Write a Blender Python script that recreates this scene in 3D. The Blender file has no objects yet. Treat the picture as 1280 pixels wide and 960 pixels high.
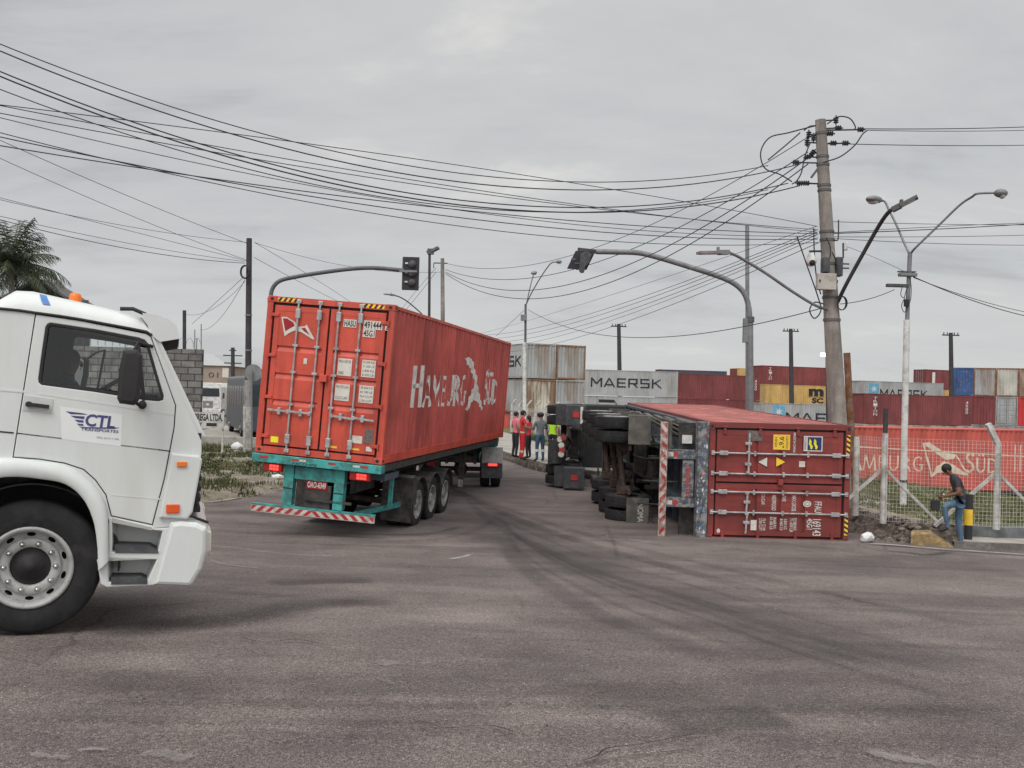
import bpy, bmesh, math, random
from mathutils import Vector, Matrix, Euler
random.seed(7)
R = math.radians
SC = bpy.context.scene
COL = SC.collection

# ---------------------------------------------------------------- camera
F = 1200.0; EYE = Vector((0, 0, 2.8)); PITCH = math.atan(13/1200.); ROLL = 0.028
cf = Vector((0, math.cos(PITCH), math.sin(PITCH)))
r0 = Vector((1, 0, 0)); u0 = r0.cross(cf)
cr = math.cos(ROLL)*r0 + math.sin(ROLL)*u0
cu = -math.sin(ROLL)*r0 + math.cos(ROLL)*u0
cam = bpy.data.cameras.new("camera"); camo = bpy.data.objects.new("camera", cam); COL.objects.link(camo)
mw = Matrix((cr, cu, -cf)).transposed().to_4x4(); mw.translation = EYE
camo.matrix_world = mw
cam.sensor_fit = 'HORIZONTAL'; cam.sensor_width = 36; cam.lens = 36*F/1280
cam.clip_start = 0.1; cam.clip_end = 6000
SC.camera = camo

# ---------------------------------------------------------------- world, sun, exposure
SUN_EL = R(52); SUN_AZ = R(205)      # azimuth measured from +Y clockwise: behind the camera, to the left
w = bpy.data.worlds.new("World"); SC.world = w; w.use_nodes = True
nt = w.node_tree; N = nt.nodes; Lk = nt.links; N.clear()
out = N.new('ShaderNodeOutputWorld'); bg = N.new('ShaderNodeBackground'); bg.inputs[1].default_value = 0.1
sky = N.new('ShaderNodeTexSky'); sky.sky_type = 'NISHITA'; sky.sun_disc = False
sky.sun_elevation = SUN_EL; sky.sun_rotation = SUN_AZ; sky.dust_density = 3.0
tc = N.new('ShaderNodeTexCoord'); sep = N.new('ShaderNodeSeparateXYZ'); Lk.new(tc.outputs['Generated'], sep.inputs[0])
# overcast dome: direction projected on a cloud deck
addz = N.new('ShaderNodeMath'); addz.operation = 'ADD'; addz.inputs[1].default_value = 0.22; Lk.new(sep.outputs[2], addz.inputs[0])
mx = N.new('ShaderNodeMath'); mx.operation = 'MAXIMUM'; mx.inputs[1].default_value = 0.05; Lk.new(addz.outputs[0], mx.inputs[0])
dv = []
for i in range(2):
    d = N.new('ShaderNodeMath'); d.operation = 'DIVIDE'; Lk.new(sep.outputs[i], d.inputs[0]); Lk.new(mx.outputs[0], d.inputs[1]); dv.append(d)
cmb = N.new('ShaderNodeCombineXYZ'); Lk.new(dv[0].outputs[0], cmb.inputs[0]); Lk.new(dv[1].outputs[0], cmb.inputs[1])
mpn = N.new('ShaderNodeMapping'); mpn.inputs['Rotation'].default_value = (0, 0, R(24)); mpn.inputs['Scale'].default_value = (0.75, 1.35, 1); Lk.new(cmb.outputs[0], mpn.inputs[0])
n1 = N.new('ShaderNodeTexNoise'); n1.inputs['Scale'].default_value = 1.3; n1.inputs['Detail'].default_value = 8; n1.inputs['Roughness'].default_value = 0.6
n1.inputs['Distortion'].default_value = 0.25; Lk.new(mpn.outputs[0], n1.inputs['Vector'])
rp = N.new('ShaderNodeValToRGB'); Lk.new(n1.outputs[0], rp.inputs[0])
el = rp.color_ramp.elements
el[0].position = 0.36; el[0].color = (3.95, 4.0, 4.05, 1); el[1].position = 0.68; el[1].color = (6.5, 6.4, 6.15, 1)
e = el.new(0.45); e.color = (4.8, 4.9, 4.95, 1)
e = el.new(0.58); e.color = (5.3, 5.3, 5.3, 1)
# paler near the horizon, brighter high overhead (outside the frame) as under a thin deck
hz = N.new('ShaderNodeMapRange'); hz.inputs[1].default_value = 0.0; hz.inputs[2].default_value = 0.16; hz.inputs[3].default_value = 0.55; hz.inputs[4].default_value = 0.0
Lk.new(sep.outputs[2], hz.inputs[0])
mh = N.new('ShaderNodeMixRGB'); mh.inputs[2].default_value = (6.0, 6.15, 6.2, 1); Lk.new(hz.outputs[0], mh.inputs[0]); Lk.new(rp.outputs[0], mh.inputs[1])
zn = N.new('ShaderNodeMapRange'); zn.inputs[1].default_value = 0.42; zn.inputs[2].default_value = 1.0; zn.inputs[3].default_value = 1.0; zn.inputs[4].default_value = 2.6
Lk.new(sep.outputs[2], zn.inputs[0])
bk = N.new('ShaderNodeMapRange'); bk.inputs[1].default_value = 0.1; bk.inputs[2].default_value = -0.8; bk.inputs[3].default_value = 1.0; bk.inputs[4].default_value = 1.9
Lk.new(sep.outputs[1], bk.inputs[0])
mm = N.new('ShaderNodeMath'); mm.operation = 'MULTIPLY'; Lk.new(zn.outputs[0], mm.inputs[0]); Lk.new(bk.outputs[0], mm.inputs[1])
vs = N.new('ShaderNodeVectorMath'); vs.operation = 'SCALE'; Lk.new(mh.outputs[0], vs.inputs[0]); Lk.new(mm.outputs[0], vs.inputs[3])
mix = N.new('ShaderNodeMixRGB'); mix.inputs[0].default_value = 0.94; Lk.new(sky.outputs[0], mix.inputs[1]); Lk.new(vs.outputs[0], mix.inputs[2])
Lk.new(mix.outputs[0], bg.inputs[0]); Lk.new(bg.outputs[0], out.inputs[0])
sl = bpy.data.lights.new("sun", 'SUN'); sl.energy = 1.1; sl.angle = R(22); sl.color = (1, 0.965, 0.92)
so = bpy.data.objects.new("sun", sl); COL.objects.link(so)
sd_ = Vector((math.sin(SUN_AZ)*math.cos(SUN_EL), math.cos(SUN_AZ)*math.cos(SUN_EL), math.sin(SUN_EL)))
so.rotation_euler = sd_.to_track_quat('Z', 'Y').to_euler()
SC.view_settings.view_transform = 'Standard'; SC.view_settings.look = 'None'
SC.view_settings.exposure = 0.22; SC.view_settings.gamma = 1.0
SC.cycles.transparent_max_bounces = 48

# ---------------------------------------------------------------- pixel rays of the 1280x960 photograph
def ray(px, py): return cf + (px-640)/F*cr - (py-480)/F*cu
def atY(px, py, Y):
    v = ray(px, py); return EYE + v*(Y/v.y)
def atZ(px, py, Z):
    v = ray(px, py); return EYE + v*((Z-EYE.z)/v.z)

# ---------------------------------------------------------------- materials
MATS = {}
def mat(name, col, rough=0.7, metal=0.0, var=0.12, vscale=3.0, dirt=None, dirt_amt=0.0, dscale=1.5, streak=False,
        bump=0.0, bscale=40.0, emit=0.0, fine=0.0, spec=0.4, coord='Object', edge=0.06):
    if name in MATS: return MATS[name]
    m = bpy.data.materials.new(name); m.use_nodes = True; t = m.node_tree; n = t.nodes; l = t.links
    b = n['Principled BSDF']; b.inputs['Roughness'].default_value = rough; b.inputs['Metallic'].default_value = metal
    b.inputs['Specular IOR Level'].default_value = spec
    c = n.new('ShaderNodeTexCoord')
    ns = n.new('ShaderNodeTexNoise'); ns.inputs['Scale'].default_value = vscale; ns.inputs['Detail'].default_value = 6; ns.inputs['Roughness'].default_value = 0.65
    l.new(c.outputs[coord], ns.inputs['Vector'])
    r = n.new('ShaderNodeValToRGB'); l.new(ns.outputs[0], r.inputs[0])
    lo = tuple(x*(1-var*1.6) for x in col)+(1,); hi = tuple(min(1, x*(1+var*1.6)) for x in col)+(1,)
    r.color_ramp.elements[0].position = 0.3; r.color_ramp.elements[0].color = lo
    r.color_ramp.elements[1].position = 0.7; r.color_ramp.elements[1].color = hi
    cur = r.outputs[0]
    if dirt is not None:
        mp = n.new('ShaderNodeMapping'); l.new(c.outputs[coord], mp.inputs[0])
        if streak: mp.inputs['Scale'].default_value = (1, 1, 0.13)
        d = n.new('ShaderNodeTexNoise'); d.inputs['Scale'].default_value = dscale; d.inputs['Detail'].default_value = 9; d.inputs['Roughness'].default_value = 0.7
        l.new(mp.outputs[0], d.inputs['Vector'])
        rr = n.new('ShaderNodeMapRange'); rr.inputs[1].default_value = 0.62-0.25*dirt_amt-edge; rr.inputs[2].default_value = 0.62-0.25*dirt_amt+edge
        l.new(d.outputs[0], rr.inputs[0])
        mul = n.new('ShaderNodeMath'); mul.operation = 'MULTIPLY'; mul.inputs[1].default_value = min(1, 0.45+dirt_amt*0.6); l.new(rr.outputs[0], mul.inputs[0])
        mxx = n.new('ShaderNodeMixRGB'); l.new(mul.outputs[0], mxx.inputs[0]); l.new(cur, mxx.inputs[1]); mxx.inputs[2].default_value = tuple(dirt)+(1,)
        cur = mxx.outputs[0]
    if fine > 0:
        fn = n.new('ShaderNodeTexNoise'); fn.inputs['Scale'].default_value = bscale; fn.inputs['Detail'].default_value = 3; l.new(c.outputs[coord], fn.inputs['Vector'])
        fr = n.new('ShaderNodeMapRange'); fr.inputs[1].default_value = 0.3; fr.inputs[2].default_value = 0.7; fr.inputs[3].default_value = 1-fine; fr.inputs[4].default_value = 1+fine
        l.new(fn.outputs[0], fr.inputs[0])
        vm = n.new('ShaderNodeVectorMath'); vm.operation = 'SCALE'; l.new(cur, vm.inputs[0]); l.new(fr.outputs[0], vm.inputs[3]); cur = vm.outputs[0]
    l.new(cur, b.inputs['Base Color'])
    if bump > 0:
        bn = n.new('ShaderNodeTexNoise'); bn.inputs['Scale'].default_value = bscale; bn.inputs['Detail'].default_value = 4; l.new(c.outputs[coord], bn.inputs['Vector'])
        bp = n.new('ShaderNodeBump'); bp.inputs['Strength'].default_value = bump; bp.inputs['Distance'].default_value = 0.02
        l.new(bn.outputs[0], bp.inputs['Height']); l.new(bp.outputs[0], b.inputs['Normal'])
    if emit > 0:
        b.inputs['Emission Color'].default_value = tuple(col)+(1,); b.inputs['Emission Strength'].default_value = emit
    MATS[name] = m; return m
def glass(name, tint=(0.72, 0.78, 0.78), a=0.955):
    m = bpy.data.materials.new(name); m.use_nodes = True; t = m.node_tree; n = t.nodes; l = t.links; n.clear()
    o = n.new('ShaderNodeOutputMaterial'); tr = n.new('ShaderNodeBsdfTransparent'); tr.inputs[0].default_value = tint+(1,)
    g = n.new('ShaderNodeBsdfGlossy'); g.inputs['Roughness'].default_value = 0.03; g.inputs[0].default_value = (.8, .8, .8, 1)
    mi = n.new('ShaderNodeMixShader'); fr = n.new('ShaderNodeFresnel'); fr.inputs[0].default_value = 1.5
    ad = n.new('ShaderNodeMath'); ad.operation = 'ADD'; ad.inputs[1].default_value = 0; mi.inputs[0].default_value = 1-a; l.new(tr.outputs[0], mi.inputs[1]); l.new(g.outputs[0], mi.inputs[2]); l.new(mi.outputs[0], o.inputs[0])
    return m
RUST = (0.09, 0.035, 0.018); GRIME = (0.035, 0.03, 0.027)
RED1 = mat('red container paint', (0.55, 0.078, 0.048), 0.5, var=0.16, vscale=1.2, dirt=(0.30, 0.045, 0.032), dirt_amt=0.3, dscale=1.6, streak=True, fine=.06, bscale=60)
RED1S = mat('faded red container side paint', (0.47, 0.085, 0.070), 0.6, var=0.18, vscale=.9, dirt=(0.20, 0.035, 0.03), dirt_amt=0.35, dscale=1.3, streak=True, fine=.08, bscale=50)
RED2 = mat('dark red container paint', (0.235, 0.040, 0.034), 0.55, var=0.2, vscale=1.6, dirt=(0.14, 0.032, 0.028), dirt_amt=0.42, dscale=2.2, streak=True, fine=.06, bscale=60)
RED2T = mat('sun faded pink red paint', (0.36, 0.125, 0.11), 0.8, var=0.22, vscale=1.4, dirt=(0.22, 0.075, 0.065), dirt_amt=0.5, dscale=1.8)
RED3 = mat('maroon container paint', (0.20, 0.050, 0.050), 0.65, var=0.16, vscale=.5, dirt=(0.12, 0.032, 0.03), dirt_amt=0.38, dscale=.9, streak=True)
RED4 = mat('bright red container paint', (0.48, 0.035, 0.035), 0.6, var=0.12, vscale=.5)
RED5 = mat('pinkish red reefer paint', (0.50, 0.10, 0.075), 0.6, var=0.14, vscale=.7, dirt=(0.30, 0.06, 0.045), dirt_amt=0.35, dscale=.9, streak=True)
GRY1 = mat('pale grey container paint', (0.36, 0.37, 0.365), 0.6, var=0.12, vscale=.5, dirt=(0.22, 0.20, 0.18), dirt_amt=0.25, dscale=.8, streak=True)
GRY2 = mat('weathered grey container paint', (0.33, 0.34, 0.34), 0.65, var=0.15, vscale=.5, dirt=(0.20, 0.12, 0.07), dirt_amt=0.35, dscale=1.0, streak=True)
GRY3 = mat('rust streaked cream container paint', (0.46, 0.43, 0.36), 0.7, var=0.15, vscale=.8, dirt=(0.17, 0.085, 0.04), dirt_amt=0.62, dscale=1.6, streak=True)
GRY4 = mat('cream container paint', (0.44, 0.43, 0.38), 0.65, var=0.15, vscale=.8, dirt=(0.2, 0.11, 0.06), dirt_amt=0.38, dscale=1.2, streak=True)
YEL1 = mat('yellow container paint', (0.58, 0.38, 0.13), 0.6, var=0.12, vscale=.6, dirt=(0.35, 0.2, 0.07), dirt_amt=0.3, dscale=1.0, streak=True)
BLU1 = mat('blue container paint', (0.04, 0.085, 0.21), 0.6, var=0.2, vscale=.8, dirt=(0.25, 0.25, 0.25), dirt_amt=0.15, dscale=2.5)
BLU2 = mat('slate blue container paint', (0.06, 0.07, 0.10), 0.6)
CORT = mat('rusty frame steel', (0.20, 0.09, 0.045), 0.8, var=0.3, vscale=5, dirt=(0.3, 0.28, 0.25), dirt_amt=0.2, dscale=3)
TEAL = mat('teal chassis paint', (0.055, 0.33, 0.31), 0.5, var=0.15, vscale=4, dirt=(0.05, 0.09, 0.085), dirt_amt=0.4, dscale=5)
BLK = mat('black rubber seal', (0.022, 0.02, 0.021), 0.7, var=0.2)
RUB = mat('tyre rubber', (0.021, 0.021, 0.023), 0.85, var=0.22, vscale=6, dirt=(0.045, 0.041, 0.038), dirt_amt=0.25, dscale=4, bump=.2, bscale=90, spec=.25)
DKM = mat('black greasy steel', (0.030, 0.029, 0.030), 0.6, var=0.3, vscale=7, dirt=(0.085, 0.07, 0.058), dirt_amt=0.45, dscale=5, bump=.3, bscale=30)
RUSTM = mat('rusty axle steel', (0.085, 0.055, 0.042), 0.8, var=0.3, vscale=8, dirt=(0.04, 0.03, 0.028), dirt_amt=0.5, dscale=6, bump=.3, bscale=40)
DGRY = mat('dark grey plastic', (0.045, 0.048, 0.055), 0.55, var=0.12, vscale=4, dirt=(0.10, 0.095, 0.09), dirt_amt=0.3, dscale=6)
FLAP = mat('dusty rubber flap', (0.085, 0.078, 0.07), 0.8, var=0.2, vscale=3, dirt=(0.16, 0.145, 0.125), dirt_amt=0.4, dscale=3.5, bump=.25, bscale=20)
STEEL = mat('galvanised steel', (0.40, 0.40, 0.40), 0.45, metal=0.35, var=0.15, vscale=5, dirt=(0.16, 0.12, 0.10), dirt_amt=0.25, dscale=8)
GALV = mat('dull grey metal', (0.19, 0.195, 0.20), 0.6, metal=0.2, var=0.15, vscale=3)
GALD = mat('dark grey metal', (0.10, 0.105, 0.11), 0.6, metal=0.2, var=0.15, vscale=3)
CHR = mat('bright metal', (0.55, 0.55, 0.54), 0.28, metal=0.8, var=0.1)
WHT = mat('white truck paint', (0.61, 0.63, 0.612), 0.32, var=0.025, vscale=1.2, dirt=(0.50, 0.495, 0.46), dirt_amt=0.22, dscale=2.2, spec=.5, edge=.14, streak=True)
WHT2 = mat('white lettering paint', (0.62, 0.60, 0.56), 0.7, var=0.12, vscale=4, dirt=(0.42, 0.25, 0.2), dirt_amt=0.2, dscale=9)
WHT3 = mat('white paint', (0.60, 0.60, 0.58), 0.7, var=0.1, vscale=3, dirt=(0.35, 0.33, 0.30), dirt_amt=0.35, dscale=4)
CREAM = mat('cream lettering', (0.62, 0.52, 0.40), 0.7, var=0.1)
INK = mat('black lettering', (0.025, 0.025, 0.03), 0.7)
NAVY = mat('navy lettering', (0.06, 0.06, 0.17), 0.6)
RIMM = mat('white wheel steel', (0.36, 0.36, 0.35), 0.45, var=0.08, vscale=6, dirt=(0.24, 0.22, 0.20), dirt_amt=0.35, dscale=9)
RIMG = mat('grey wheel steel', (0.27, 0.265, 0.26), 0.6, var=0.15, vscale=6, dirt=(0.10, 0.085, 0.07), dirt_amt=0.4, dscale=8)
ORG = mat('orange lens', (0.75, 0.17, 0.02), 0.3, var=0.06)
ORG2 = mat('red orange lens', (0.65, 0.09, 0.02), 0.3, var=0.1)
REDL = mat('dark red lens', (0.30, 0.015, 0.015), 0.3)
LIT = mat('lit tail lamp', (1.0, 0.05, 0.04), 0.3, emit=1.6, var=0)
BLUP = mat('blue patch', (0.08, 0.20, 0.48), 0.6)
YELM = mat('yellow marking', (0.80, 0.50, 0.04), 0.6, var=0.1)
YELS = mat('yellow sticker', (0.75, 0.66, 0.02), 0.6)
PAP = mat('off white placard', (0.60, 0.57, 0.51), 0.7, var=0.07, dirt=(0.45, 0.36, 0.28), dirt_amt=0.2, dscale=8)
REFR = mat('red reflector', (0.42, 0.03, 0.03), 0.4, var=0.15, dirt=(0.2, 0.06, 0.05), dirt_amt=0.3, dscale=9)
REFW = mat('white reflector', (0.55, 0.50, 0.46), 0.45, var=0.15, dirt=(0.22, 0.15, 0.12), dirt_amt=0.3, dscale=9)
CONC = mat('pole concrete', (0.27, 0.24, 0.215), 0.9, var=0.18, vscale=3, dirt=(0.14, 0.12, 0.105), dirt_amt=0.4, dscale=2.5, streak=True, bump=.3, bscale=30, fine=.1)
CONC2 = mat('white washed concrete', (0.52, 0.51, 0.48), 0.9, var=0.12, vscale=3, dirt=(0.26, 0.24, 0.21), dirt_amt=0.45, dscale=4, bump=.2, bscale=30)
DPOL = mat('dark pole', (0.045, 0.042, 0.045), 0.8, var=0.2, vscale=3)
CHAS = mat('trailer frame weathered paint', (0.085, 0.10, 0.12), 0.7, var=0.35, vscale=6, dirt=(0.34, 0.31, 0.28), dirt_amt=0.38, dscale=9, bump=.3, bscale=30, edge=.03)
CHASB = mat('trailer frame dark blue paint', (0.055, 0.075, 0.10), 0.7, var=0.3, vscale=6, dirt=(0.12, 0.10, 0.09), dirt_amt=0.35, dscale=5)
SKIN1 = mat('brown skin', (0.17, 0.085, 0.055), 0.6, var=0.06)
SKIN2 = mat('tan skin', (0.34, 0.18, 0.12), 0.6, var=0.06)
HAIR = mat('black hair', (0.012, 0.011, 0.011), 0.7)
WIREM = mat('cable black', (0.028, 0.028, 0.03), 0.7)
FENW = mat('white fence wire', (0.62, 0.58, 0.55), 0.6, var=0.05)
LEAF = mat('palm leaf', (0.055, 0.075, 0.035), 0.7, var=0.35, vscale=3, dirt=(0.10, 0.085, 0.035), dirt_amt=0.3, dscale=2)
GLS = glass('cab glass'); GLD = mat('dark window glass', (0.035, 0.045, 0.05), 0.15, var=0.1, spec=.6)
MIRR = mat('mirror painted sky white', (0.85, 0.85, 0.84), 0.25, metal=0.0, var=0.02)  # matt white instead of reflective: the bright sky reflection is put into the colour

# ---------------------------------------------------------------- mesh builder
class MB:
    def __init__(s, M=None): s.v = []; s.f = []; s.mi = []; s.sm = []; s.mats = []; s.M = M or Matrix(); s.st = []
    def push(s, M): s.st.append(s.M); s.M = s.M @ M; return s
    def pop(s): s.M = s.st.pop()
    def _m(s, m):
        if m is None: m = s.cur if hasattr(s, 'cur') else None
        if m not in s.mats: s.mats.append(m)
        return s.mats.index(m)
    def add(s, vs, fs, m, smooth=False):
        o = len(s.v); s.v += [s.M @ Vector(p) for p in vs]; k = s._m(m)
        for f in fs: s.f.append([o+i for i in f]); s.mi.append(k); s.sm.append(smooth)
    def box(s, x0, x1, y0, y1, z0, z1, m, ch=0.0):
        if ch <= 0:
            vs = [(x, y, z) for x in (x0, x1) for y in (y0, y1) for z in (z0, z1)]
            s.add(vs, [(0,1,3,2),(4,6,7,5),(0,4,5,1),(2,3,7,6),(0,2,6,4),(1,5,7,3)], m); return
        bm = bmesh.new(); bmesh.ops.create_cube(bm, size=1)
        for v in bm.verts: v.co = Vector(((x0+x1)/2+v.co.x*(x1-x0), (y0+y1)/2+v.co.y*(y1-y0), (z0+z1)/2+v.co.z*(z1-z0)))
        bmesh.ops.bevel(bm, geom=bm.edges[:], offset=ch, segments=2, affect='EDGES', profile=.5)
        s.bm(bm, m)
    def bm(s, bm, m, smooth=False):
        bm.verts.index_update(); s.add([v.co.copy() for v in bm.verts], [[v.index for v in f.verts] for f in bm.faces], m, smooth); bm.free()
    def quad(s, a, b, c, d, m): s.add([a, b, c, d], [(0, 1, 2, 3)], m)
    def poly(s, pts, m): s.add(pts, [tuple(range(len(pts)))], m)
    def bar(s, p0, p1, wx, wz, m, up=(0, 0, 1)):
        p0 = Vector(p0); p1 = Vector(p1); d = (p1-p0).normalized(); u = Vector(up)
        sx = d.cross(u)
        if sx.length < 1e-4: sx = d.cross(Vector((1, 0, 0)))
        sx.normalize(); uz = sx.cross(d)
        vs = [p+sx*a*wx/2+uz*b*wz/2 for p in (p0, p1) for a in (-1, 1) for b in (-1, 1)]
        s.add(vs, [(0,1,3,2),(4,6,7,5),(0,4,5,1),(2,3,7,6),(0,2,6,4),(1,5,7,3)], m)
    def tube(s, pts, r, m, n=8, caps=True, smooth=True):
        pts = [Vector(p) for p in pts]; rs = r if isinstance(r, (list, tuple)) else [r]*len(pts)
        vs = []; fs = []; up = None
        for i, p in enumerate(pts):
            d = (pts[min(i+1, len(pts)-1)]-pts[max(i-1, 0)]).normalized()
            if up is None:
                up = d.cross(Vector((0, 0, 1)))
                if up.length < 1e-3: up = d.cross(Vector((1, 0, 0)))
            a = (up-d*up.dot(d)).normalized(); up = a; b = d.cross(a)
            for k in range(n):
                t = 2*math.pi*k/n; vs.append(p+(a*math.cos(t)+b*math.sin(t))*rs[i])
        for i in range(len(pts)-1):
            for k in range(n): fs.append((i*n+k, i*n+(k+1)%n, (i+1)*n+(k+1)%n, (i+1)*n+k))
        s.add(vs, fs, m, smooth)
        if caps: s.add(vs[:n], [tuple(range(n))[::-1]], m); s.add(vs[-n:], [tuple(range(n))], m)
    def lathe(s, prof, m, n=32, smooth=True, close=False):   # prof (r, x) about the X axis
        vs = []; fs = []
        for r_, x in prof:
            for k in range(n): t = 2*math.pi*k/n; vs.append((x, r_*math.cos(t), r_*math.sin(t)))
        q = len(prof)
        for i in range(q-1 if not close else q):
            j = (i+1) % q
            for k in range(n): fs.append((i*n+k, i*n+(k+1)%n, j*n+(k+1)%n, j*n+k))
        s.add(vs, fs, m, smooth)
    def sphere(s, c, r, m, n=12, sc=(1, 1, 1)):
        bm = bmesh.new(); bmesh.ops.create_uvsphere(bm, u_segments=n, v_segments=max(6, n*2//3), radius=r)
        for v in bm.verts: v.co = Vector((v.co.x*sc[0], v.co.y*sc[1], v.co.z*sc[2]))+Vector(c)
        s.bm(bm, m, True)
    def prism(s, pts, y0, y1, m):     # pts (x, z) extruded along y
        n = len(pts); vs = [(x, y0, z) for x, z in pts]+[(x, y1, z) for x, z in pts]
        s.add(vs, [tuple(range(n)), tuple(range(n, 2*n))[::-1]]+[(i, i+n, (i+1) % n+n, (i+1) % n) for i in range(n)], m)
    def build(s, name, parent=None, bevel=0.0, loc=None):
        me = bpy.data.meshes.new(name); me.from_pydata([tuple(p) for p in s.v], [], s.f)
        for m in s.mats: me.materials.append(m)
        me.polygons.foreach_set('material_index', s.mi); me.polygons.foreach_set('use_smooth', s.sm)
        me.validate(); me.update()
        bm = bmesh.new(); bm.from_mesh(me); bmesh.ops.recalc_face_normals(bm, faces=bm.faces[:]); bm.to_mesh(me); bm.free()
        o = bpy.data.objects.new(name, me); COL.objects.link(o)
        if parent: o.parent = parent
        if loc is not None: o.location = loc
        if bevel > 0:
            md = o.modifiers.new('bevel', 'BEVEL'); md.width = bevel; md.segments = 2; md.limit_method = 'ANGLE'; md.angle_limit = R(40)
        return o
def tag(o, label=None, cat=None, group=None, kind=None):
    if label: o['label'] = label
    if cat: o['category'] = cat
    if group: o['group'] = group
    if kind: o['kind'] = kind
    return o
def thing(name, label, cat, loc=(0, 0, 0), rz=0.0, group=None):
    o = bpy.data.objects.new(name, None); COL.objects.link(o); o.location = loc; o.rotation_euler = (0, 0, rz); o.empty_display_size = .3
    return tag(o, label, cat, group)
def part(name, parent, M=None):
    o = bpy.data.objects.new(name, None); COL.objects.link(o); o.parent = parent; o.empty_display_size = .1
    if M is not None: o.matrix_local = M
    return o
def copy_tree(o, parent=None):
    c = o.copy(); COL.objects.link(c); c.parent = parent
    for ch in list(o.children): copy_tree(ch, c)
    return c

# flat outline with holes -> (verts2d, faces) plate through a filled curve
def plate(mb, outline, holes, thick, m, bevel=0.0, M=None):
    cu_ = bpy.data.curves.new('plate', 'CURVE'); cu_.dimensions = '2D'; cu_.fill_mode = 'BOTH'; cu_.extrude = thick/2-bevel; cu_.bevel_depth = bevel; cu_.bevel_resolution = 1
    cu_.offset = -bevel
    for lp in [outline]+list(holes):
        sp = cu_.splines.new('POLY'); sp.points.add(len(lp)-1); sp.use_cyclic_u = True
        for i, p in enumerate(lp): sp.points[i].co = (p[0], p[1], 0, 1)
    ob = bpy.data.objects.new('plate', cu_); me = ob.to_mesh()
    mb.push(M or Matrix()); mb.add([v.co.copy() for v in me.vertices], [list(p.vertices) for p in me.polygons], m); mb.pop()
    ob.to_mesh_clear(); bpy.data.objects.remove(ob); bpy.data.curves.remove(cu_)
def text_geo(txt, size=1.0, sx=1.0, align='LEFT', bold=0.0, space=1.0):
    cu_ = bpy.data.curves.new('t', 'FONT'); cu_.body = txt; cu_.size = size; cu_.align_x = align; cu_.offset = bold; cu_.space_character = space; cu_.resolution_u = 3
    ob = bpy.data.objects.new('t', cu_); me = ob.to_mesh()
    vs = [Vector((v.co.x*sx, v.co.y, 0)) for v in me.vertices]; fs = [list(p.vertices) for p in me.polygons]
    ob.to_mesh_clear(); bpy.data.objects.remove(ob); bpy.data.curves.remove(cu_)
    return vs, fs
def put_text(mb, txt, size, M, m, **k):
    vs, fs = text_geo(txt, size, **k); mb.push(M); mb.add(vs, fs, m); mb.pop()
def fit_text(mb, txt, x0, x1, y0, y1, M, m, bold=0.0, space=1.0):   # text stretched to a rectangle in M's xy plane
    vs, fs = text_geo(txt, 1.0, bold=bold, space=space)
    if not vs: return
    ax = min(v.x for v in vs); bx = max(v.x for v in vs); ay = min(v.y for v in vs); by = max(v.y for v in vs)
    vs = [((v.x-ax)/(bx-ax)*(x1-x0)+x0, (v.y-ay)/(by-ay)*(y1-y0)+y0, 0) for v in vs]
    mb.push(M); mb.add(vs, fs, m); mb.pop()
def clip_noise(*a): return 0

# own flared letterforms (strokes (x0,y0,x1,y1,w0,w1) in a unit box)
BG = {'M': (1.15, [(.1,0,.1,1),(.1,.97,.57,.35),(.57,.35,1.04,.97),(1.04,0,1.04,1)]), 'A': (1.1, [(.04,0,.5,1),(.5,1,1.02,0),(.22,.27,.82,.27)]), 'E': (.95, [(.1,0,.1,1),(.1,.92,.88,.92),(.1,.5,.82,.5),(.1,.08,.88,.08)]), 'R': (1.0, [(.1,0,.1,1),(.1,.92,.82,.92),(.84,1,.84,.42),(.1,.46,.9,.46),(.5,.46,.92,0)]), 'S': (1.0, [(.08,.92,.9,.92),(.12,1,.12,.45),(.06,.5,.9,.5),(.86,.55,.86,0),(.06,.08,.9,.08)]), 'K': (1.0, [(.1,0,.1,1),(.12,.45,.85,1),(.35,.58,.92,0)])}
def block_word(txt, x0, x1, y0, y1, wd=.16):
    x = 0; P = []
    for ch in txt:
        w_, st = BG[ch]
        for a, b, c, d in st:
            p0 = Vector((a, b)); p1 = Vector((c, d)); dd = (p1-p0).normalized(); nn = Vector((-dd.y, dd.x))*wd/2; P.append([(x+v.x, max(0, min(1, v.y))) for v in (p0+nn, p1+nn, p1-nn, p0-nn)])
        x += w_+.12
    return [[(x0+(x1-x0)*u/(x-.12), y0+(y1-y0)*v) for u, v in p] for p in P]
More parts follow.
